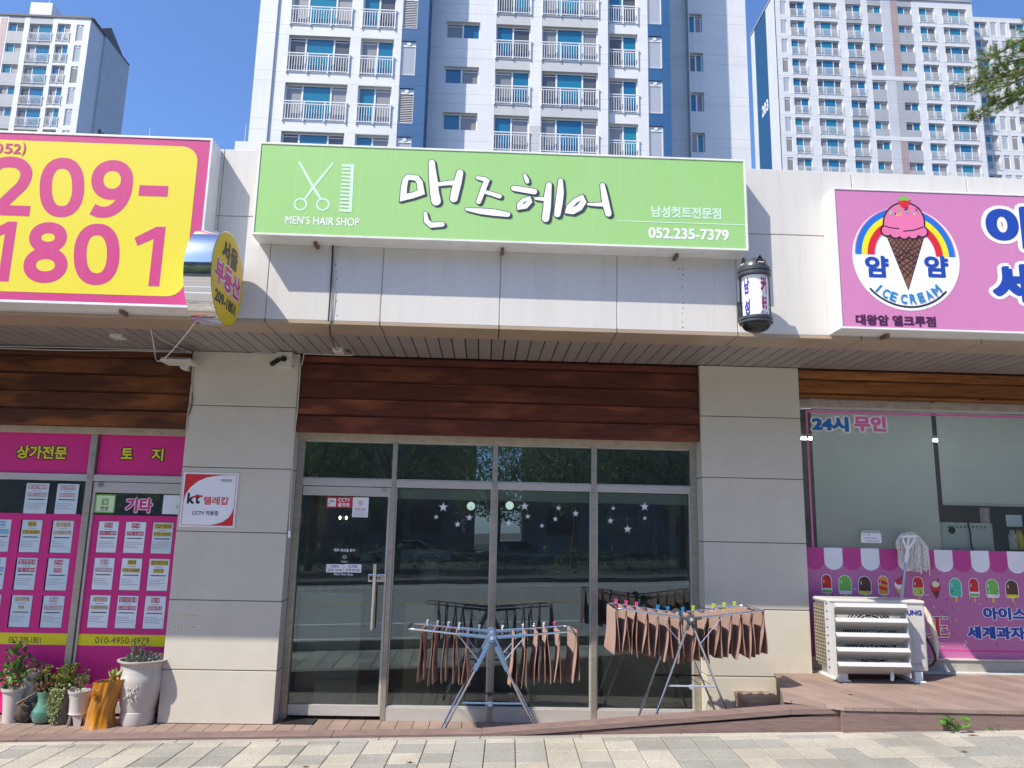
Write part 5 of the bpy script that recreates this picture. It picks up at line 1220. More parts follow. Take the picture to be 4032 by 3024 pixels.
b = MB(); b.box(xp(-300), xcl-.02, YL_+.7, yfar, 0, zt3-.1); b.box(xcl-.6, xcl+.03, YL_+.02, yfar, 0, zt3-.02); b.build('tower_core', sidem, lt)
b = MB(); b.box(xcl-.1, xcl+.25, YL_+3.2, yfar+.1, 0, zt3-.04); b.build('flank_panel', lined('flank_grey_dark', (.40,.42,.45), .75, 0, (0,), lw=.04, dark=.8), lt)
b = MB(); b.box(xp(-300), xcl+.1, YL_-.12, YL_+.1, zt3, zt3+.25); b.box(xcl-.2, xcl+.3, YL_, yfar, zt3, zt3+.2)
b.add([(xcl-8,YL_+2,zt3+.2),(xcl+.2,YL_+2,zt3+.2),(xcl+.2,YL_+4.3,zt3+1.9),(xcl-8,YL_+4.3,zt3+1.9),(xcl+.2,yfar-1.5,zt3+.2),(xcl-8,yfar-1.5,zt3+.2)], [(0,1,2,3),(3,2,4,5),(1,4,2),(0,3,5)]); b.build('roof_edge', mat('dark_roof', (.12,.11,.11), .7), lt)
Yph = 87.5; b = MB(); b.box(X('p',352,100,Yph), X('p',608,100,Yph), Yph, Yph+6, zt3-.5, at('p',490,30,Yph).z); b.build('penthouse', w3, lt)
b = MB(); q = at('p',575,28,88.5); b.tube([q-V((0,0,.5)),q+V((0,0,2.2))], .03, 5); b.build('aerial', rail_m, lt)
b = MB(); p0 = fl_(1118,1545); p1 = fl_(1205,1545); zt0 = fl_(1150,1513).z; b.text('20', p0.y, p1.y, zt0-2.6, zt0, 0, 0, .05, mapf=lambda u_, z, e: V((xcl+.3+e, u_, z))); b.build('number', v_blk, lt)
# small roof-top block far behind between the towers
b = MB(); p0, p1 = at('a',1532,176,130), at('a',1622,128,130); b.box(p0.x,p1.x,130,136,0,p1.z); q = at('a',1598,128,131); b.tube([q,q+V((0,0,3.4))], .06, 5); q = at('a',975,100,131); b.tube([q-V((0,0,2)),q+V((0,0,1.8))], .06, 5)
b.build('distant_building', w3, label='small pale distant rooftop with masts between left and middle towers', cat='building')

# ================================================================== PINE BRANCHES AT THE RIGHT EDGE
YP = 15.0
pine = thing('pine_tree', 'pine tree reaching in with needled branches at the upper right edge', 'tree', (13,YP,0))
bark = mat('pine_bark', (.13,.085,.06), .9, var=.4, scale=14, bump=.5, bscale=20)
b = MB(); b.tube([(12.6,YP+.3,-.4),(12.4,YP+.2,4),(12.7,YP,8),(12.5,YP,11.5)], [.2,.16,.12,.05], 10); b.build('trunk', bark, pine, smooth=60)
random.seed(3); bb = MB(); nb = MB()
po = lambda x, y, dy=0: at('o',x,y,YP+dy)
limbs = [([(2600,150),(2330,240),(2150,330),(2000,420),(1905,492)],.05,0),([(2600,440),(2350,520),(2120,570),(1930,625),(1770,655)],.06,.1),([(2500,640),(2280,690),(2080,740),(1990,780),(1900,860),(1830,915)],.045,-.2),
         ([(2400,470),(2250,440),(2120,470),(2000,520)],.03,.4),([(2330,260),(2260,330),(2215,390),(2130,420)],.03,-.3),([(2350,540),(2200,600),(2080,660),(1880,690)],.03,-.35),([(2450,100),(2330,150),(2230,250)],.03,.2),([(2280,700),(2180,720),(2110,800),(2060,830)],.02,.1),([(2230,560),(2130,540),(1980,600),(1850,600)],.02,.5)]
def tuft(p, d, n=24, L=.13):
    for _ in range(n):
        v = (d*.55+V((random.gauss(0,.6),random.gauss(0,.6),random.gauss(.15,.4)))).normalized()
        a = v.cross(V((random.gauss(0,1),random.gauss(0,1),random.gauss(0,1)))).normalized()*.0042; l = L*random.uniform(.7,1.2)
        nb.add([p-a, p+a, p+v*l], [(0,1,2)])
for pts, r, dy in limbs:
    P = [po(x, y, dy+.1*i) for i, (x, y) in enumerate(pts)]; n = len(P); bb.tube(P, [r*(1-.8*i/(n-1)) for i in range(n)], 6)
    for i in range(n-1):
        for q in range(9):
            t = (q+random.random())/9; p = P[i].lerp(P[i+1], t); d = (P[i+1]-P[i]).normalized()
            e = p+V((random.gauss(-.06,.15),random.gauss(0,.18),random.gauss(.03,.09)))
            bb.tube([p,(p+e)/2+V((0,0,-.01)),e], [.007,.005,.003], 4)
            for w in range(3): tuft(p.lerp(e, .45+.28*w), (e-p).normalized())
bb.build('branch', bark, pine); nb.build('needles', leaf('pine_needles', (.17,.24,.045), .5, .35), pine)
# ================================================================== DRYING RACKS, TOWELS, PEGS
blue_p = mat('blue_grey_plastic', (.11,.18,.29), .45, var=.05); dkg = mat('dark_grey_plastic', (.07,.072,.075), .45, var=0); pal_g = mat('pale_grey_plastic', (.36,.40,.45), .5, var=0)
def rack(label, xl, xr, xc, yf, yb_, zt, zc, fl_, fr_, joint, rods, zsh, shm):
    t = thing('drying_rack', label, 'drying rack', (xc,(yf+yb_)/2,0), 'folding drying racks')
    def zr(x): return zc+(zt-zc)*abs(x-xc)/max(xr-xc, xc-xl)
    for sx, xt in ((-1, xl), (1, xr)):
        b = MB(); x0 = xc+sx*.05; rr = .045
        b.tube([(x0,yf,zr(x0)),(xt-sx*rr,yf,zt),(xt-sx*.012,yf+.012,zt),(xt,yf+rr,zt),(xt,yb_-rr,zt),(xt-sx*.012,yb_-.012,zt),(xt-sx*rr,yb_,zt),(x0,yb_,zr(x0))], .0085, 10); b.build('wing_frame', chrome, t, smooth=50)
    for x in rods:
        b = MB(); b.tube([(x,yf,zr(x)),(x,yb_,zr(x))], .003, 6); b.build('rod', steel, t)
    for y in (yf, yb_):
        for fx in (fl_, fr_):
            b = MB(); q = (V((fx,y,0))-V((xc,y,zc))).normalized(); b.tube([V((xc,y+.004,zc))+q*.06,(fx,y,.012)], .009, 10); leg = b.build('leg', steel, t, smooth=50)
            b = MB(); b.tube([V((fx,y,.03))-q*.02,(fx,y,.001)], .012, 8); b.build('foot_cap', dkg, leg)
            b = MB(); b.bar(V((xc,y-.006,zc)), V((xc,y-.006,zc))+q*(.27 if joint is blue_p else .09), .03 if joint is blue_p else .026, .02, 0, V((0,1,0))); b.build('joint_arm', joint, t, bevel=.004)
            sx = 1 if fx > xc else -1; xm = xc+sx*.26; p = V((xc,y,zc))+q*.2
            b = MB(); b.tube([(xm,y+.006,zr(xm)-.004),p], .0035, 6); b.build('stay', steel, t)
        b = MB(); b.lathe([(.033,-.03),(.036,-.02),(.036,.01),(.03,.014)], (xc,y-.004,zc), 20, axis='Y'); b.lathe([(.014,-.036),(.014,-.03)], (xc,y-.004,zc), 14, 1, axis='Y'); b.build('hub', [joint, pal_g], t, smooth=40)
        for sx in (-1, 1):
            b = MB(); L = .26 if joint is blue_p else .09; b.bar((xc+sx*.03,y-.002,zr(xc+sx*.03)), (xc+sx*L,y-.002,zr(xc+sx*L)), .026, .024); b.build('joint_arm', joint, t, bevel=.004)
    xa = lambda z, fx: xc+(fx-xc)*(zc-z)/zc
    for y, m_ in ((yf, shm[0]), (yb_, shm[1])):
        b = MB(); b.bar((xa(zsh,fl_),y+.01,zsh), (xa(zsh,fr_),y+.01,zsh), .010, .013); b.lathe([(.019,-.008),(.019,.008)], (xc,y+.004,zsh-.006), 16, axis='Y'); b.build('shelf_bar', m_, t, bevel=.002)
    for i in range(5):
        x = xa(zsh,fl_)+(xa(zsh,fr_)-xa(zsh,fl_))*(.08+.21*i); b = MB(); b.tube([(x,yf,zsh),(x,yb_,zsh)], .003, 6); b.build('rod', steel, t)
    return zr
r1x = [at('r',x,520,6.33).x for x in (250,367,490,605,730,1224,1345,1468,1575,1700,1862)]
r2x = [at('s',x,y,6.30).x for x, y in ((222,160),(345,175),(462,190),(590,200),(728,220),(862,235),(998,255),(1185,275),(1330,260),(1470,240),(1608,230),(1735,220),(1862,210),(2008,200))]
z1 = rack('chrome drying rack with blue grey joints in front of the shop windows', -.557, .72, .087, 6.15, 6.5, .925, .872, -.352, .532, blue_p, r1x, .395, (blue_p, dkg))
z2 = rack('chrome drying rack with dark grey joints behind the ramp edging beside the right pillar', 1.058, 2.222, 1.637, 6.2, 6.65, 1.098, 1.03, 1.236, 2.042, dkg, r2x, .53, (pal_g, cb))
tm = mat('brown_towel', (.285,.135,.093), .95, var=.12, scale=30, bump=.5, bscale=420, sheen=.3, world=False)
def towel_mesh(W, L, seed, spread, wide):
    rg = random.Random(seed); nu, nv = 26, 12; b = MB(); ph = [rg.uniform(0,6.28) for _ in range(6)]; sl = (spread*rg.uniform(.7,1.3), spread*rg.uniform(.7,1.3)); dl = (rg.uniform(.94,1.03), rg.uniform(.92,1.03)); tw = rg.uniform(-.012,.012)
    for i in range(nu+1):
        u_ = i/nu*2-1; sd = -1 if u_ < 0 else 1; s_ = abs(u_); k = 0 if sd < 0 else 1
        for j in range(nv+1):
            v = j/nv*2-1; r0 = .0075
            if s_ < .1: a = s_/.1*math.pi/2; x, z = sd*r0*math.sin(a), r0*math.cos(a)
            else:
                q = (s_-.1)/.9; x = sd*(r0+sl[k]*q**1.1*(1-.35*q)+.006*math.sin(q*5+ph[k])); z = -L*dl[k]*q
                x += (.0092+.003*wide)*q*math.sin(v*2.6+ph[2+k]+q*1.2)+tw*q*v*.6; z += -.012*math.sin(v*1.5+ph[4])*q + .10*L*max(0,q-.75)*v*v*wide
            yy = v*W/2*(1-(.20*wide+.06)*max(0,s_-.25)**1.3+.02*math.sin(s_*6+ph[5]))+.012*math.sin(s_*4+ph[k])
            b.v.append(V((x,yy,z)))
    for i in range(nu):
        for j in range(nv): a = i*(nv+1)+j; b.f.append((a,a+1,a+nv+2,a+nv+1)); b.m.append(0)
    me = bpy.data.meshes.new('towel'); me.from_pydata(b.v, [], b.f); me.materials.append(tm); me.polygons.foreach_set('use_smooth', [True]*len(me.polygons)); return me
def hang(x, y, z, me, rz, label, group):
    o = bpy.data.objects.new('towel', me); COL.objects.link(o); o.location = (x,y,z); o.rotation_euler = (0,0,rz)
    m_ = o.modifiers.new('thickness', 'SOLIDIFY'); m_.thickness = .0065; m_.offset = 1
    m2 = o.modifiers.new('soft', 'SUBSURF'); m2.levels = 1; m2.render_levels = 1
    tag(o, label, 'towel', group); ORG[o.name] = V((x,y,z))
ORD = ['first','second','third','fourth','fifth','sixth','seventh','eighth','ninth','tenth','eleventh','twelfth','thirteenth','last']
tA = [towel_mesh(.30, .40, 40+i, .024, .1) for i in range(5)]; tB = [towel_mesh(.40, .35, 60+i, .024, .6) for i in range(6)]
random.seed(14)
for i, x in enumerate(r1x):
    s_ = ('%s brown towel from the left on the left wing of the blue jointed rack' % ORD[i]) if i < 5 else ('%s brown towel from the hub on the right wing of the blue jointed rack' % ORD[i-5])
    hang(x, 6.325, z1(x)+.004, tA[i % 5], random.uniform(-.03,.03)+(-.025 if i < 5 else (.15 if i == 10 else .02)), s_, 'towels on the blue jointed rack')
for i, x in enumerate(r2x):
    s_ = ('%s brown towel from the left on the left wing of the grey jointed rack' % ORD[i]) if i < 7 else ('%s brown towel from the hub on the right wing of the grey jointed rack' % ORD[i-7])
    hang(x, 6.42, z2(x)+.004, tB[i % 6], random.uniform(-.02,.02), s_, 'towels on the grey jointed rack')
def peg_mesh(m_):
    b = MB(); b.bar((-.011,0,.032),(.004,0,-.036),.011,.007); b.bar((.011,0,.032),(-.004,0,-.036),.011,.007); b.tube([(-.006,0,.004),(.006,0,.004)], .005, 8)
    me = bpy.data.meshes.new('clothes_peg'); me.from_pydata(b.v, [], b.f); me.materials.append(m_); return me
pegm = {n: peg_mesh(mat('peg_'+n, c, .4, var=0)) for n, c in (('pink',(.75,.09,.28)),('blue',(.01,.30,.66)),('lime',(.52,.66,.02)),('grey',(.30,.35,.42)),('white',(.66,.66,.67)))}
def peg(k, x, y, Y, z, colr, rz, ry, label, grp):
    o = bpy.data.objects.new('clothes_peg', pegm[colr]); COL.objects.link(o); o.location = (at(k,x,y,Y).x, Y, z+.012); o.rotation_euler = (0,ry,rz); tag(o, label, 'clothes peg', grp)
for i, (x, c, ry) in enumerate(((283,'grey',.35),(396,'grey',.1),(512,'grey',.25),(630,'grey',.4),(850,'grey',.05),(1102,'white',.1),(1325,'white',-.2),(1450,'white',-.8),(1551,'white',0),(1666,'pink',-.15))):
    side = 'left' if i < 5 else 'right'; n = [ORD[i] if i < 5 else ORD[i-5]][0]
    lab = 'pink clothes peg on the back rail of the blue jointed rack' if c == 'pink' else '%s %s clothes peg from the left on the %s wing of the blue jointed rack' % (n, c, side)
    xx = at('r',x,460,6.5).x; peg('r', x, 460, 6.5, z1(xx), c, 1.2, ry, lab, 'pegs on the blue jointed rack')
cnt = {}
for x, y, c in ((237,120,'pink'),(362,135,'pink'),(488,150,'pink'),(748,175,'blue'),(872,195,'blue'),(1052,200,'blue'),(1182,200,'lime'),(1432,160,'lime'),(1562,165,'lime'),(1688,160,'lime')):
    cnt[c] = cnt.get(c, 0)+1; xx = at('s',x,y,6.65).x
    peg('s', x, y, 6.65 if c != 'blue' or cnt[c] < 3 else 6.62, z2(xx), c, .3, random.uniform(-.1,.1), '%s %s clothes peg from the left on the grey jointed rack' % (ORD[cnt[c]-1], c), 'pegs on the grey jointed rack')

# ================================================================== AIR CONDITIONER AND MOP ON THE RAISED DECK
acm = mat('ac_ivory', (.57,.55,.51), .42, var=.04, scale=4, dirt=.2, dirt_col=(.45,.4,.33)); acg = mat('ac_white', (.50,.50,.495), .4, var=.02)
ac = thing('air_conditioner', 'white outdoor air conditioner unit with five slanted louvres on the raised deck', 'air conditioner', (3.4,6.85,.488))
YA = 6.74; ax0, ax1 = at('l',478,740,YA).x, at('l',1165,740,YA).x; az0, az1 = .575, at('l',1080,478,YA).z
b = MB(); b.box(ax0+.02, ax1, YA, 7.06, az0, az1); b.box(ax0, ax1+.004, YA-.01, 7.07, az1-.03, az1+.004); b.build('casing', acm, ac, bevel=.014)
b = MB(); b.box(ax0+.004, ax0+.02, YA+.03, 7.03, az0+.03, az1-.05)
n = 16
for i in range(n): z = az0+.04+(az1-az0-.1)*i/n; b.box(ax0-.003, ax0+.006, YA+.03, 7.03, z, z+.006, 1)
for i in range(8): y = YA+.04+.28*i/8; b.box(ax0-.002, ax0+.005, y, y+.005, az0+.03, az1-.05, 1)
b.build('side_coil', [mat('coil_dark', (.07,.06,.045), .8), mat('coil_fin', (.30,.26,.20), .6)], ac)
b = MB(); xf0, xf1 = at('l',540,740,YA).x, at('l',1010,740,YA).x; cx_, cz_ = (xf0+xf1)/2-.01, (az0+az1)/2
b.lathe([(.001,-.004),(.24,-.004)], (cx_,YA,cz_), 48, axis='Y')
b.build('fan_recess', black_m, ac); b = MB()
for i in range(11): b.tube([(cx_+(.03+.02*i)*math.cos(t*math.pi/24),YA-.012,cz_+(.03+.02*i)*math.sin(t*math.pi/24)) for t in range(48)], .0022, 4, closed=True)
for i in range(16): t = i*math.pi/8; b.tube([(cx_+.03*math.cos(t),YA-.012,cz_+.03*math.sin(t)),(cx_+.24*math.cos(t+.3),YA-.012,cz_+.24*math.sin(t+.3))], .002, 4)
b.build('fan_grille', white_p, ac)
lv = MB(); lx0, lx1 = at('l',528,740,6.62).x, at('l',1030,740,6.62).x
for y in (6.0,):
    for xx0 in (lx1-.004, lx0-.02):
        lv = MB(); lv.add([(xx0,YA-.002,az0-.03),(xx0,6.60,az0-.03),(xx0,6.60,az1-.02),(xx0,YA-.002,az1-.02),(xx0+.004,YA-.002,az0-.03),(xx0+.004,6.60,az0-.03),(xx0+.004,6.60,az1-.02),(xx0+.004,YA-.002,az1-.02)], [(0,1,2,3),(7,6,5,4),(1,5,6,2),(0,4,5,1),(3,2,6,7)])
        if xx0 > lx0: lv.build('louvre_bracket', [acg, black_m], ac)
lv.box(lx0-.055, lx0-.02, 6.70, 6.705, az0-.03, az1-.02)
for i in range(9): lv.lathe([(.007,-.0012),(.007,0)], (lx0-.037,6.70,az0+.03+.065*i), 8, 1, axis='Y')
lv.build('louvre_bracket', [acg, black_m], ac)
for i in range(5):
    zt_ = at('l',790,497+104*i,6.6).z; zb_ = at('l',790,578+104*i,6.70).z; b = MB()
    b.add([(lx0-.016,6.60,zt_),(lx1-.004,6.60,zt_),(lx1-.004,6.575,zt_-.028),(lx0-.016,6.575,zt_-.028),(lx1-.004,6.71,zb_),(lx0-.016,6.71,zb_)], [(0,1,2,3),(3,2,4,5)]); o = b.build('louvre', acg, ac); m_ = o.modifiers.new('t','SOLIDIFY'); m_.thickness = .003
b = MB(); b.rrect(at('l',1066,800,YA).x, ax1-.018, az0+.03, az0+.36, .01, YA-.003, 0); b.build('service_cover', acg, ac)
b = MB(); u0 = at('l',1032,560,YA).x; u1 = at('l',1127,560,YA).x; wL = (u1-u0)/3; b.text('SAMSUNG', u1-wL*6.9, u1, at('l',1078,578,YA).z, at('l',1078,542,YA).z, YA-.004, 0, .04)
b.text('INVERTER', at('l',1063,925,YA).x, at('l',1136,925,YA).x, at('l',1100,932,YA).z, at('l',1100,917,YA).z, YA-.005, 1, .01); b.build('casing_lettering', [vinyl('badge_blue', (.015,.03,.28)), MATS['grey_print']], ac)
b = MB()
for xx in (ax0+.10, ax1-.10):
    b = MB(); b.box(xx-.035, xx+.035, 6.72, 7.08, .50, .574); b.box(xx-.05, xx+.05, 6.70, 7.09, .488, .502); b.build('foot', white_p, ac, bevel=.005)
b = MB(); b.tube([at('l',920,985,6.68),at('l',922,1015,6.66),at('l',920,1042,6.66)], [.012,.016,.012], 10); b.build('drain_stub', white_p, ac, smooth=50)
b = MB(); P = [at('l',1140,525,6.95),at('l',1175,580,6.94),at('l',1215,700,6.93),at('l',1232,790,6.93),at('l',1225,880,6.94),at('l',1190,930,6.96)]; b.tube(P, [.022,.024,.026,.027,.024,.02], 12); b.build('wrapped_pipe', mat('pipe_wrap', (.68,.60,.50), .7, var=.12, scale=40, bump=.4, bscale=30), ac, smooth=60)
b = MB(); b.tube([at('l',1160,735,6.90),at('l',1195,790,6.89),at('l',1222,850,6.89),at('l',1228,895,6.89),at('l',1205,930,6.89),at('l',1170,945,6.9)], .012, 10); b.build('hose', kb, ac, smooth=60)
mp = thing('mop', 'white string mop leaning head up against the ice cream shop window', 'mop', (3.6,7.12,.49))
b = MB(); h0, h1 = at('l',985,490,7.085), at('l',1020,190,7.11); d = (h1-h0); b.tube([h0-d*1.0, h0, h1], .0125, 10); b.build('handle', mat('mop_tube', (.42,.47,.55), .35, .3, var=.03), mp, smooth=50)
b = MB(); n0 = h1; top = at('k',940,1395,7.16)
for a, c in ((at('k',935,1510,7.10),at('k',892,1425,7.09)),(at('k',935,1510,7.10),at('k',995,1425,7.09)),(at('k',935,1510,7.10),at('k',942,1400,7.09))): b.bar(a, c, .02, .014, 0, V((0,1,0)))
b.bar(at('k',885,1408,7.09), at('k',1003,1405,7.09), .03, .022); b.tube([h1-d*.06, at('k',930,1560,7.11), at('k',937,1500,7.10)], [.016,.019,.014], 10); b.build('clamp', white_p, mp, bevel=.003)
b = MB(); random.seed(6)
for i in range(150):
    t = random.random(); s0 = at('k',880+130*t,1400-25*math.sin(t*3.1)+random.uniform(-8,8),7.19+random.uniform(-.02,.03))
    ex, ey = 868+235*t+random.gauss(0,14), (1600+65*t**.5+random.gauss(0,18)) if t > .3 else 1480+360*t+random.gauss(0,20)
    e = at('k',ex,ey,7.17+random.uniform(-.03,.03)); m_ = at('k',(880+130*t)*.4+ex*.6+(26 if t > .3 else -22),1455+40*t,7.165+random.uniform(-.03,.02))
    b.tube([s0,s0.lerp(m_,.5)+V((0,0,.012)),m_,m_.lerp(e,.6)+V((random.gauss(0,.006),0,0)),e], [.004,.0045,.0045,.004,.0042], 5)
b.build('strings', mat('cotton_string', (.78,.74,.67), .95, var=.25, scale=60), mp, smooth=60)

# ================================================================== POTTED PLANTS BY THE ESTATE AGENT
gl = lambda n, c, v=.45, t=.2: leaf('leaf_'+n, c, v, t)
L1, L2, L3, L4, L5, L6 = gl('sage',(.13,.16,.125),.4), gl('green',(.085,.17,.03)), gl('olive',(.20,.22,.035)), gl('purple',(.22,.10,.11)), gl('pale',(.30,.36,.14),.3), gl('brown',(.20,.10,.05))
G = 'potted plants along the estate agent window'
def pot(label, X_, Y_): return thing('potted_plant', label, 'potted plant', (X_,Y_,0), G)
random.seed(9)
# 1 big white urn
X_, Y_ = -2.815, 6.86; t = pot('tall white embossed urn with grey leaved plant beside the pillar', X_, Y_)
b = MB(); b.lathe([(.128,0),(.134,.012),(.134,.10),(.13,.104),(.145,.16),(.166,.27),(.173,.34),(.171,.385),(.166,.40),(.168,.41),(.164,.425),(.168,.46),(.178,.482),(.197,.494),(.199,.504),(.178,.506),(.165,.49),(.16,.46)], (X_,Y_,0), 48)
for _ in range(26):
    a = -math.pi/2+random.gauss(0,.35); z = random.uniform(.2,.36); b.ball((X_+.168*math.cos(a),Y_+.168*math.sin(a),z), random.uniform(.004,.010), 0, 6, 1.6)
b.build('pot', white_g, t, smooth=40)
b = MB(); b.lathe([(.001,.476),(.166,.47)], (X_,Y_,0), 24); b.build('soil', soil, t)
b = MB(); b.leaves((X_+.02,Y_,.515), (.155,.155,.035), 420, .03, ar=.4); b.build('foliage', L1, t)
for dx, hh in ((-.07,.155),(-.005,.12)):
    b = MB(); b.tube([(X_+dx,Y_-.05,.5),(X_+dx+.005,Y_-.05,.5+hh)], [.014,.006], 6)
    for q in range(70): z = .51+hh*random.random(); a = random.random()*6.28; b.leaf(V((X_+dx+.012*math.cos(a),Y_-.05+.012*math.sin(a),z)), V((math.cos(a),math.sin(a),.7)), .018, 0, .6)
    b.build('flower_spike', gl('spike%d' % int(hh*100),(.13,.15,.09)), t)
# 2 orange tree-stump pot
X_, Y_ = at('f',750,1352,6.72).x, 6.80; t = pot('glazed orange tree stump pot with pale leafy plant between white pots', X_, Y_)
def wob(a, z): return 1+.05*math.sin(7*a+z*9)+.03*math.sin(15*a-z*14)+(.10*math.sin(a-.3) if z > .3 else 0)*.3
b = MB(); prof = [(.118,0),(.108,.03),(.098,.12),(.10,.2),(.112,.27),(.124,.33),(.127,.352),(.113,.352),(.105,.32)]
b.lathe(prof, (X_,Y_,0), 64, wob=wob)
for p in b.v: p.x += max(0,p.z-.12)*.22; p.z += max(0,(p.z-.28))*(p.x-X_)*1.8
for q in range(3): b.tube([V((X_-.01+(.012+.013*q)*math.cos(a/10*6.28),Y_-.118+.006*q,.265+(.014+.015*q)*math.sin(a/10*6.28))) for a in range(10)], .005, 5, closed=True)
b.build('pot', mat('amber_glaze', (.42,.17,.012), .25, var=.5, scale=16, stretch=(1,1,.25), coat=.6), t, smooth=60)
b = MB(); b.leaves((X_+.04,Y_,.335), (.09,.09,.02), 260, .018, ar=.6); b.build('moss', gl('moss',(.16,.14,.04)), t)
b = MB()
for i in range(16):
    a = random.random()*6.28; p = V((X_+.075,Y_,.345)); d = V((math.cos(a),math.sin(a),random.uniform(.5,1.5)))
    b.leaf(p+V((0,0,random.uniform(0,.04))), d, random.uniform(.07,.11), 0, .36)
b.tube([(X_+.075,Y_,.34),(X_+.07,Y_,.40),(X_+.066,Y_,.45)], [.004,.003,.001], 5); b.build('foliage', gl('variegated',(.30,.36,.10),.35), t)
# 3 small white footed pot
X_, Y_ = at('f',578,1340,6.78).x, 6.83; t = pot('small white footed pot with a little green shrub', X_, Y_)
b = MB()
for a in (.5, 2.07, 3.64, 5.21): b.add([(X_+r_*math.cos(a+da),Y_+r_*math.sin(a+da),z) for r_, da, z in ((.075,-.3,0),(.075,.3,0),(.068,.62,.085),(.068,-.62,.085),(.05,-.3,0),(.05,.3,0),(.05,.62,.085),(.05,-.62,.085))], [(0,1,2,3),(7,6,5,4),(0,3,7,4),(1,5,6,2),(0,4,5,1),(3,2,6,7)])
b.lathe([(.066,.082),(.072,.09),(.068,.10),(.068,.11),(.074,.21),(.079,.222),(.079,.235),(.086,.245),(.092,.262),(.092,.27),(.08,.27),(.07,.25)], (X_,Y_,0), 32); b.build('pot', white_g, t, smooth=40)
b = MB(); b.leaves((X_,Y_,.33), (.07,.07,.06), 150, .026); b.leaves((X_+.03,Y_,.40), (.02,.02,.05), 20, .022)
for q in range(5): b.tube([(X_+random.uniform(-.02,.02),Y_,.26),(X_+random.uniform(-.05,.05),Y_+random.uniform(-.04,.04),.35)], .003, 4)
b.build('foliage', L2, t)
# 4 trailing succulent in a brown block pot
X_, Y_ = at('f',445,1330,6.82).x, 6.88; t = pot('brown bark pot with long trailing donkey tail stems', X_, Y_)
b = MB(); b.lathe([(.078,0),(.084,.05),(.08,.15),(.084,.25),(.083,.275),(.07,.275),(.06,.25)], (X_,Y_,0), 24, wob=lambda a, z: 1+.06*math.sin(9*a+z*20)); b.build('pot', mat('bark_pot', (.13,.10,.08), .9, var=.4, scale=20, bump=.6, bscale=30), t, smooth=50)
b = MB()
for x0, L in ((-.045,.20),(-.03,.26),(-.012,.24),(.005,.27),(.022,.20),(-.06,.15),(.03,.14)):
    for q in range(int(L*330)):
        z = .29-q/330; a = random.random()*6.28; c = V((X_+x0-.10*max(0,.29-z)*(1.4 if x0 < -.03 else .3)+.008*math.cos(a),Y_-.085-.012*random.random()+.008*math.sin(a),z)); b.leaf(c, V((math.cos(a),math.sin(a)-.5,-.7)), .019, 0, .6)
b.leaves((X_-.01,Y_-.03,.285), (.06,.06,.02), 90, .02, ar=.6); b.build('foliage', L5, t)
# 5 green glazed vase
X_, Y_ = at('f',292,1330,6.80).x, 6.88; t = pot('sea green glazed vase pot with a withered brown plant', X_, Y_)
b = MB(); b.lathe([(.05,0),(.078,.02),(.092,.06),(.086,.10),(.064,.14),(.056,.17),(.060,.21),(.074,.245),(.074,.25),(.064,.25),(.05,.2)], (X_,Y_,0), 36)
for q in range(14): a = -math.pi/2+(q-7)*.16; b.tube([(X_+.094*math.cos(a),Y_+.094*math.sin(a),.06),(X_+.086*math.cos(a+.12),Y_+.086*math.sin(a+.12),.10)], .0035, 5)
b.build('pot', mat('celadon_glaze', (.10,.25,.19), .2, var=.2, scale=10, coat=.6), t, smooth=50)
b = MB(); b.leaves((X_-.01,Y_,.275), (.085,.07,.035), 170, .03, ar=.4)
for q in range(9): a = random.uniform(2.4,4.2); b.tube([(X_-.04,Y_-.03,.26),(X_-.10,Y_-.06,.22),(X_-.15-.04*random.random(),Y_-.07+random.uniform(-.03,.03),random.uniform(.11,.18))], .0035, 4)
b.build('foliage', L6, t)
# 6 dark round pot
X_, Y_ = at('f',160,1318,6.85).x, 6.93; t = pot('dark brown rounded rock pot with dry stems', X_, Y_)
b = MB(); b.lathe([(.06,0),(.09,.03),(.10,.08),(.09,.13),(.07,.155),(.06,.15)], (X_,Y_,0), 28, wob=lambda a, z: 1+.09*math.sin(5*a+z*30)+.05*math.sin(11*a)); b.build('pot', mat('rock_pot', (.075,.055,.045), .75, var=.5, scale=25, bump=.7, bscale=25), t, smooth=60)
b = MB(); b.leaves((X_,Y_,.17), (.06,.05,.02), 40, .03, ar=.25); b.build('foliage', L6, t)
# 7 white pot at the picture edge with tall stems
X_, Y_ = at('f',35,1325,6.82).x, 6.9; t = pot('white round pot with broad green leaves at the left end of the row', X_, Y_)
b = MB(); b.lathe([(.062,0),(.07,.1),(.084,.235),(.10,.25),(.102,.272),(.09,.272),(.08,.25)], (X_,Y_,0), 32); b.build('pot', white_g, t, smooth=40)
b = MB(); b.leaves((X_-.02,Y_,.36), (.12,.1,.09), 90, .07, ar=.55); b.leaves((X_-.05,Y_+.05,.5), (.06,.06,.12), 40, .07, ar=.5); b.build('foliage', L2, t)
b = MB(); b.leaves((X_+.03,Y_-.02,.285), (.08,.06,.03), 150, .03, ar=.15); b.build('dry_grass', gl('straw',(.22,.19,.09)), t)
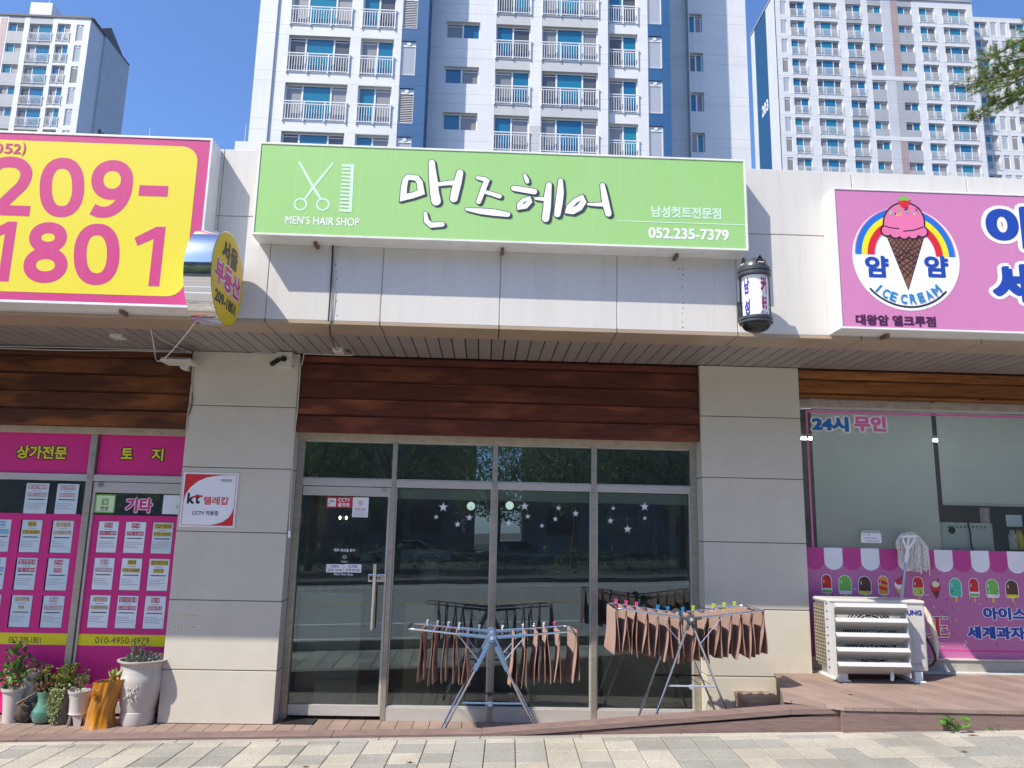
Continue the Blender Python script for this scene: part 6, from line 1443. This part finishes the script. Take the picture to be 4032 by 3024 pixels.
# 8 bushy olive shrub behind
X_, Y_ = at('u',1080,780,7.08).x, 7.06; t = pot('bushy yellow green shrub in a black bowl at the back of the row', X_, Y_)
b = MB(); b.lathe([(.10,0),(.11,.2),(.14,.29),(.15,.30),(.14,.30),(.10,.25)], (X_,Y_,0), 28); b.build('pot', mat('black_bowl', (.02,.021,.026), .3, var=0), t, smooth=40)
b = MB()
for q in range(60):
    p = V((X_+random.uniform(-.16,.16),Y_+random.uniform(-.09,.06),0)); p.z = .31+random.random()*(.07+.11*max(0,.5+(p.x-X_)*2.2))
    for w in range(11): a = random.random()*6.28; b.leaf(p+V((0,0,.006*(w//4))), V((math.cos(a),math.sin(a),.45)), random.uniform(.016,.026), 0, .75)
    b.tube([(p.x*.7+X_*.3,p.y,.28),tuple(p)], .003, 4)
b.build('foliage', L3, t)
# 9 purple succulent in a white pot with a tall cactus arm
X_, Y_ = at('u',610,640,7.12).x, 7.12; t = pot('purple leaved plant with one tall dark stem in a white pot at the back', X_, Y_)
b = MB(); b.lathe([(.07,0),(.075,.2),(.088,.36),(.098,.378),(.098,.39),(.085,.39),(.075,.36)], (X_,Y_,0), 28); b.build('pot', white_g, t, smooth=40)
b = MB(); b.leaves((X_,Y_,.42), (.15,.09,.05), 320, .028, ar=.5); b.leaves((X_-.12,Y_-.04,.37), (.05,.04,.06), 60, .028, ar=.5); b.build('foliage', L4, t)
b = MB(); p = at('u',720,380,7.12); b.tube([(p.x,7.12,.42),p,at('u',690,250,7.12),at('u',600,160,7.12),at('u',540,85,7.12)], [.011,.012,.014,.014,.009], 8); b.build('stem', gl('cactus',(.05,.07,.035)), t, smooth=60)
# 10 grey carved pot with green rosette
X_, Y_ = at('u',360,1000,6.98).x, 7.04; t = pot('grey carved pot with glossy green rosette leaves behind the dark rock pot', X_, Y_)
b = MB(); b.lathe([(.07,0),(.075,.12),(.085,.24),(.09,.25),(.075,.25)], (X_,Y_,0), 24); b.build('pot', mat('stone_pot', (.33,.31,.28), .85, var=.2, scale=30, bump=.5, bscale=40), t, smooth=40)
b = MB()
for q in range(38): a = random.random()*6.28; b.leaf(V((X_+random.uniform(-.03,.08),Y_+random.uniform(-.03,.03),.26+.05*random.random())), V((math.cos(a),math.sin(a),random.uniform(0,.9))), random.uniform(.05,.085), 0, .5)
b.build('foliage', L2, t)

for o in [q for q in bpy.data.objects if q.get('group') == G and q.parent is None]:
    f = min(7.17, o.location.y+(.23 if 'urn' in o['label'] else .17))/o.location.y; o.location.x *= f; o.location.y *= f; o.scale = (f,f,f)
# weeds at the foot of the raised deck, fallen leaves on the pavement
for pts, n, L, lab in (((1380,1390),30,.062,'bright green broad leaved weed growing at the foot of the raised deck'),((1632,1368),6,.03,'tiny green weed sprig by the deck board right of the bigger weed')):
    p = at('l',*pts,5.72); p.z = zs(p.x); b = MB()
    for q in range(n):
        a = random.random()*6.28; h = random.random(); o = V((p.x+.075*math.cos(a)*random.random()*(L/.062), p.y+.03*math.sin(a), p.z+.012+h*L*1.3))
        b.leaf(o, V((math.cos(a),math.sin(a)*.7,random.uniform(-.1,.7))), L*random.uniform(.7,1.15), 0, .62)
        if q % 3 == 0: b.tube([p, o], .0018, 4)
    b.build('weed', gl('weed%d' % n,(.10,.26,.025),.4,.35), label=lab, cat='weed', group='weeds at the deck foot')
for k, x, y, lab in (('h',1085,1615,'small dry leaf on the pale pavers left of the ramp'),('l',1430,1545,'dark dry leaf on the pavement below the bright weed'),('l',1490,1430,'long dark twig lying on the pavement under the weed'),('l',625,1142,'dry leaf on the raised deck in front of the air conditioner'),('h',215,1650,'brown dry leaf at the bottom of the pavement on the left')):
    if lab.startswith('dry leaf on the raised'): p = atz(k,x,y,.489)
    else:
        p = atz(k,x,y,.25)
        for _ in range(4): p = atz(k,x,y,zs(p.x)+.002)
    b = MB(); w = .028 if 'twig' not in lab else .05; b.add([(p.x-w,p.y,p.z+.002),(p.x-w*.2,p.y-.010,p.z+.006),(p.x+w,p.y-.004,p.z+.003),(p.x+w*.1,p.y+.011,p.z+.007)], [(0,1,2,3)]); b.build('fallen_leaf', MATS['leaf_brown'], label=lab, cat='leaf')
# ================================================================== INSIDE THE HAIR SHOP (dim, seen through the glass)
ivd = mat('cream_enamel', (.50,.52,.50), .4, var=.03)
for i, (x, y, lab) in enumerate(((1669,780,'left lit globe pendant bulb hanging inside the hair shop'),(2006,775,'right lit globe pendant bulb hanging inside the hair shop'))):
    p = at('g',x,y,8.0); t = thing('pendant_lamp', lab, 'lamp', (p.x,8.0,p.z-.05), 'globe pendants in the hair shop')
    b = MB(); b.ball((p.x,8.0,p.z), .042, 0, 20); b.build('globe', mat('lit_globe_%d' % i, (.75,1.,.93), .3, var=0, emit=.3), t, smooth=80)
    b = MB(); b.tube([(p.x,8,p.z+.045),(p.x,8,p.z+.085)], .018, 10); b.tube([(p.x,8,p.z+.085),(p.x,8,3.1)], .004, 6); b.build('cord', mat('brass_socket_%d' % i, (.3,.26,.16), .4, .6), t)
p0, p1 = at('g',1235,1440,9.6), at('i',-190,1180,9.6); p1 = at('g',1745,1180,9.6)
t = thing('counter', 'long dark brown counter inside the hair shop', 'counter', ((p0.x+p1.x)/2,9.8,0))
b = MB(); b.box(p0.x,p1.x,9.6,10.1,.02,p1.z-.03); b.build('body', mat('counter_brown', (.11,.075,.045), .6), t); b = MB(); b.box(p0.x-.03,at('i',1000,1200,9.6).x,9.55,10.12,p1.z-.03,p1.z); b.build('worktop', mat('counter_top', (.30,.25,.17), .5), t)
p0, p1 = at('g',1245,1440,9.2), at('g',1393,1238,9.2); t = thing('water_dispenser', 'pale grey-green water dispenser inside the hair shop window', 'dispenser', ((p0.x+p1.x)/2,9.3,p0.z))
b = MB(); b.box(p0.x,p1.x,9.2,9.5,p0.z,p1.z); b.build('body', ivd, t, bevel=.03)
b = MB(); b.box(p0.x+.03,p1.x-.03,9.185,9.2,p0.z+.13,p1.z-.13); b.build('front_panel', mat('panel_green', (.24,.29,.27), .4), t)
b = MB()
for s_ in (.3,.7): x = p0.x+(p1.x-p0.x)*s_; b.tube([(x,9.2,p0.z+.12),(x,9.14,p0.z+.12),(x,9.14,p0.z+.08)], .012, 8)
b.build('tap', ivd, t)
b = MB(); q0, q1 = at('w',0,0,8), 0
x0, x1 = at('h',1030,700,7.75).x, at('h',1270,700,7.75).x; b.box(x0,x1,7.75,8.15,.02,at('h',1150,285,7.75).z); b.build('cabinet', mat('pale_yellow_cabinet', (.75,.72,.36), .5, var=.05), label='pale yellow cabinet standing behind the glass next to the door', cat='cabinet', bevel=.01)
x0, x1 = at('h',292,1000,7.6).x, at('h',640,1000,7.6).x; b = MB(); b.box(x0,x1,7.6,7.9,.02,at('h',400,920,7.6).z); b.build('box', mat('pale_box', (.75,.82,.80), .6, var=.04), label='pale box on the floor just inside the glass door', cat='box', bevel=.006)
x0, x1 = -1.72, at('h',668,600,7.62).x; b = MB(); b.box(x0,x1,7.62,7.64,.02,1.06); b.build('low_screen', mat('teal_screen', (.62,.72,.70), .6, var=.04), label='pale teal low screen standing inside the lower half of the glass door', cat='screen')
b = MB(); b.box(.10,1.98,8.0,8.03,.02,.60); b.build('low_partition', mat('green_partition', (.40,.52,.45), .6, var=.05), label='dull green low partition inside the two right panes of the hair shop', cat='partition')
for xa, xb, lab in ((1268,1300,'left gold framed standing mirror inside the hair shop'),(1380,1408,None)): pass
x0, x1 = at('i',1268,1000,9.0).x, at('i',1405,1000,9.0).x; z0, z1 = at('i',1300,1440,9.0).z, at('i',1300,870,9.0).z
t = thing('mirror', 'tall gold framed mirror inside the right pane of the hair shop', 'mirror', ((x0+x1)/2,9.0,z0))
b = MB(); gm_ = mat('old_gold', (.34,.25,.10), .4, .5)
for a, c in ((x0,x0+.05),(x1-.05,x1)): b.box(a,c,9.0,9.05,z0,z1)
b.box(x0,x1,9.0,9.05,z1-.05,z1); b.build('frame', gm_, t); b = MB(); b.box(x0+.05,x1-.05,9.02,9.03,z0,z1-.05); b.build('mirror_glass', mat('mirror', (.25,.27,.28), .05, 1., var=0), t)
x0, x1 = at('i',1408,1000,7.9).x, at('i',1458,1000,7.9).x; z0, z1 = at('i',1435,1370,7.9).z, at('i',1435,780,7.9).z
b = MB(); b.box(x0,x1,7.9,7.906,z0,z1); random.seed(4)
for q in range(30): z = z1-.03-(z1-z0-.06)*q/30; b.stroke([(x0+.012,z),(x1-.015,z)], .010, 7.898, 1, cap=False) if q % 8 not in (5,6) else None
b.build('banner', [mat('banner_pale', (.50,.55,.48), .6, var=.03), MATS['grey_print']], label='narrow pale hanging banner behind the right pane of the hair shop', cat='banner')
x0, x1 = at('i',1545,1000,7.6).x, at('i',1570,1000,7.6).x
b = MB(); b.box(x0,x1,7.6,7.62,at('i',1560,1450,7.6).z,at('i',1560,745,7.6).z); b.build('upright', mat('pale_upright', (.5,.52,.5), .5), label='thin pale upright bar inside the right end of the hair shop window', cat='post')
p = at('w',455,480,8.6); t = thing('wall_lamp', 'small black lantern lamp with two candle bulbs inside the door', 'lamp', tuple(p))
b = MB(); q = at('w',457,385,8.6); b.lathe([(.055,0),(.05,.012),(.001,.035)], (q.x,8.6,q.z), 16); b.tube([(q.x,8.6,q.z),(q.x,8.6,p.z-.1)], .008, 6); b.tube([(q.x-.05,8.6,p.z-.02),(q.x,8.6,p.z-.06),(q.x+.05,8.6,p.z-.02)], .006, 6); b.build('lamp_body', cb, t)
for sx in (-.034,.034): b = MB(); b.ball((p.x+sx,8.58,p.z), .013, 0, 10, 1.5); b.build('bulb', mat('candle_bulb_%d' % int(sx*1000+99), (.8,.78,.45), .3, var=0, emit=2.5), t)
b = MB(); c = at('w',440,565,8.58); 
b.flat([(c.x+(.03 if i%2==0 else .013)*math.sin(math.pi*i/5), c.z+(.03 if i%2==0 else .013)*math.cos(math.pi*i/5)) for i in range(10)], 8.58); b.build('star_ornament', mat('terracotta', (.5,.2,.12), .7), label='small terracotta star ornament hanging inside the door', cat='ornament')
p = at('g',1605,860,7.7); t = thing('garlic_string', 'hanging string of garlic with red peppers behind the glass', 'decoration', tuple(p)); b = MB(); random.seed(3)
for q in range(16): b.ball((p.x+random.uniform(-.016,.016),7.7+random.uniform(-.02,.02),p.z-.03-.009*q), .013, 0, 8, 1.2)
b.build('bulbs', mat('garlic', (.50,.47,.40), .6), t, smooth=60); b = MB()
for q in range(10): b.tube([(p.x+random.uniform(-.008,.008),7.7,p.z+.05-.012*q),(p.x+random.uniform(-.015,.015),7.69,p.z+.01-.012*q)], [.006,.002], 5)
b.tube([(p.x,7.7,p.z-.17),(p.x,7.7,3.0)], .0015, 4); b.build('peppers', mat('pepper_red', (.45,.03,.02), .4), t)

# ================================================================== INSIDE THE ICE CREAM SHOP, below the raised blind
t = thing('panel_heater', 'white panel heater standing behind the ice cream shop glass', 'heater', tuple(at('k',1410,1500,7.38)))
x0, x1 = at('k',1212,1400,7.38).x, at('k',1605,1400,7.38).x; z1 = at('k',1400,1302,7.38).z
b = MB(); b.box(x0,x1,7.38,7.45,.55,z1); b.build('body', mat('heater_white', (.62,.68,.64), .4, var=.02), t, bevel=.012)
b = MB()
for q in range(10): x = x0+.05+(x1-x0-.1)*q/10; b.rect(x, x+.02, z1-.035, z1-.028, 7.378); b.rect(x, x+.02, z1-.048, z1-.041, 7.378)
b.disc((at('k',1278,1358,7.38).x, at('k',1278,1358,7.38).z), .035, 7.378); b.build('vents', black_m, t)
b = MB(); b.tube([at('k',1405,1300,7.36),at('k',1425,1380,7.36),at('k',1430,1470,7.36),at('k',1450,1530,7.36)], .007, 6); b.build('power_cord', cb, t)
x0, x1 = at('k',1505,1250,7.5).x, at('k',1568,1250,7.5).x; b = MB(); b.lathe([((x1-x0)/2,at('k',1535,1312,7.5).z),((x1-x0)/2,at('k',1535,1185,7.5).z)], ((x0+x1)/2,7.5,0), 20); b.build('cup_stack', mat('cup_print', (.50,.42,.46), .6, var=.3, scale=40), label='stack of pale printed cups above the panel heater', cat='cups', smooth=40)
x0,x1,z0,z1 = R4('k',1703,1240,1825,1330,7.27); b = MB(); b.box(x0,x1,7.27,7.273,z0,z1); b.build('blank_note', v_paperg, label='blank pale sheet stuck inside the ice cream shop glass', cat='sheet')
random.seed(7)
for q, (x, lab, c) in enumerate(((1762,'white topped bottle beside the lolly awning print',(.6,.6,.58)),(1815,'yellow labelled bottle at the right edge of the window',(.62,.52,.03)))):
    p = at('k',x,1510,7.45); b = MB(); z1 = at('k',x,1360,7.45).z; b.lathe([(.035,p.z),(.036,z1-.05),(.02,z1-.02),(.02,z1)], (p.x,7.45,0), 16); b.build('bottle', mat('bottle_%d' % q, c, .35, var=.2, scale=20), label=lab, cat='bottle', smooth=40)
b = MB()
for x in range(6): b.box(4.0+x*.5, 4.4+x*.5, 8.2, 8.7, .5, 1.3+.1*(x%3))
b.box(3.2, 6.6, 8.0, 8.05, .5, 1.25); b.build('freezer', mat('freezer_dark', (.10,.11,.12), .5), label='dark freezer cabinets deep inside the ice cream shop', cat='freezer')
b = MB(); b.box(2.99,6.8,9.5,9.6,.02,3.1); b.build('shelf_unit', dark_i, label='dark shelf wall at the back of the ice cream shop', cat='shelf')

# ================================================================== THE OTHER SIDE OF THE STREET (only seen mirrored in the glass)
def street_tree(label, x, y, h, r, seed):
    random.seed(seed); t = thing('street_tree', label, 'tree', (x,y,0), 'trees across the street')
    b = MB(); b.tube([(x,y,-.2),(x+.1,y,h*.3),(x,y+.1,h*.55)], [.16,.12,.06], 8)
    for q in range(6): a = q*1.05; b.tube([(x,y,h*.4),(x+r*.5*math.cos(a),y+r*.5*math.sin(a),h*.62),(x+r*.8*math.cos(a),y+r*.8*math.sin(a),h*.75)], [.06,.04,.015], 6)
    b.build('trunk', bark, t); b = MB()
    for q in range(46):
        a = random.random()*6.28; rr = r*random.random()**.5; zz_ = h*random.uniform(.36,1); f = 1-abs(zz_/h-.62)*1.3
        b.leaves((x+rr*f*math.cos(a),y+rr*f*math.sin(a),zz_), (r*.34,r*.34,r*.26), 150, .16, ar=.5)
    b.build('crown', MATS['leaf_street'], t)
leaf('leaf_street', (.19,.28,.13), .5, .6)
for i, (x, y, h, r) in enumerate(((-11,-14.5,7.2,3.0),(-6.6,-15.5,7.6,3.0),(-3.2,-14.6,7.0,2.6),(3.4,-15.0,7.8,3.0),(7.4,-14.5,7.2,2.9),(11.8,-15.8,7.8,3.0),(.6,-21,6.3,2.6))):
    street_tree(('%s broad street tree from the left across the road' % ORD[i]) if i < 6 else 'smaller tree standing behind the others across the road', x, y, h, r, 50+i)
random.seed(5); b = MB()
for q in range(44): b.leaves((-16+q*.75,-10.6,.6), (.5,.4,.55), 110, .13)
b.build('hedge', MATS['leaf_street'], kind='stuff', label='low clipped hedge along the far side of the road', cat='hedge')
def car(x, y, z, col, label):
    t = thing('parked_car', label, 'car', (x,y,z), 'cars parked across the street'); m_ = mat('car_paint_%d' % int(x*10+500), col, .25, .2, var=0, coat=.8)
    b = MB(); L, W = 4.3, 1.75
    side = [(-L/2,.35),(-L/2+.05,.75),(-1.35,.88),(-.75,1.38),(.55,1.42),(1.35,.98),(L/2-.1,.85),(L/2,.4)]
    n = len(side)
    for yy, k in ((-W/2,1),(W/2,1)):
        b.v += [V((x+a, y+yy*(1 if c < .95 else .82), z+c)) for a, c in side]
    b.f += [tuple(range(n))[::-1], tuple(range(n, 2*n))]+[(i,(i+1)%n,n+(i+1)%n,n+i) for i in range(n)]; b.m += [0]*(n+2); b.build('body', m_, t, bevel=.06)
    b = MB()
    for yy, s_ in ((y-W/2*.86,-1),(y+W/2*.86,1)): b.add([(x-1.15,yy+s_*.06,z+.92),(-.68+x,yy,z+1.33),(.5+x,yy,z+1.36),(1.15+x,yy+s_*.06,z+.98)], [(0,1,2,3)])
    b.build('side_window', mat('car_glass_%d' % int(x*10+500), (.02,.025,.03), .05, var=0), t)
    for a in (-1.35,1.35):
        for yy in (-W/2+.1,W/2-.1): b = MB(); b.lathe([(.31,-.1),(.33,-.08),(.33,.08),(.31,.1)], (x+a,y+yy,z+.32), 20, axis='Y'); b.build('wheel', cb, t)
car(-3.6,-23.6,-.35,(.45,.47,.5),'silver hatchback parked beyond the hedge across the road'); car(1.6,-24.5,-.3,(.04,.12,.35),'blue hatchback parked beyond the hedge across the road')
for x0, x1, h, lab, col in ((-46,-.6,17,'left brown apartment block across the street',(.18,.165,.16)),(2.6,46,15,'right grey apartment block across the street',(.24,.24,.245))):
    t = thing('apartment_block', lab, 'building', ((x0+x1)/2,-34,0)); b = MB(); b.box(x0,x1,-40,-30,-1,h); b.build('wall', mat('block_wall_%d' % int(h), col, .85, var=.12), t); b = MB()
    for fz in range(5):
        for q in range(int((x1-x0)/3.4)): b.rect(x0+1+q*3.4, x0+2.8+q*3.4, 1.4+fz*2.9, 2.9+fz*2.9, -29.985, 0)
    for p in b.v: p.y = -29.98
    b.build('windows', pane_mat('block_pane_%d' % int(h), (.03,.04,.05), (.05,.06,.08)), t)

for q, (k1, xa, ya, xb, yb2, lab) in enumerate((('k',112,660,196,634,'left lit fluorescent tube on the ice cream shop ceiling'),('k',1122,668,1172,656,'right lit fluorescent tube on the ice cream shop ceiling'))):
    xm = (at(k1,xa,ya,8.4).x+at(k1,xb,yb2,8.4).x)/2; z = at(k1,(xa+xb)/2,(ya+yb2)/2,8.4).z
    t = thing('tube_lamp', lab, 'lamp', (xm,8.4,z), 'tube lamps in the ice cream shop')
    b = MB(); b.tube([(xm-.9,8.4,z),(xm+.9,8.4,z)], .011, 8); b.build('tube', mat('lit_tube_%d' % q, (.95,1.,1.), .3, var=0, emit=11.), t)
    b = MB(); b.box(xm-.93,xm+.93,8.37,8.43,z+.02,z+.05)
    for sx in (-.8,.8): b.tube([(xm+sx,8.4,z+.05),(xm+sx,8.4,3.1)], .004, 5)
    b.build('fitting', white_p, t)
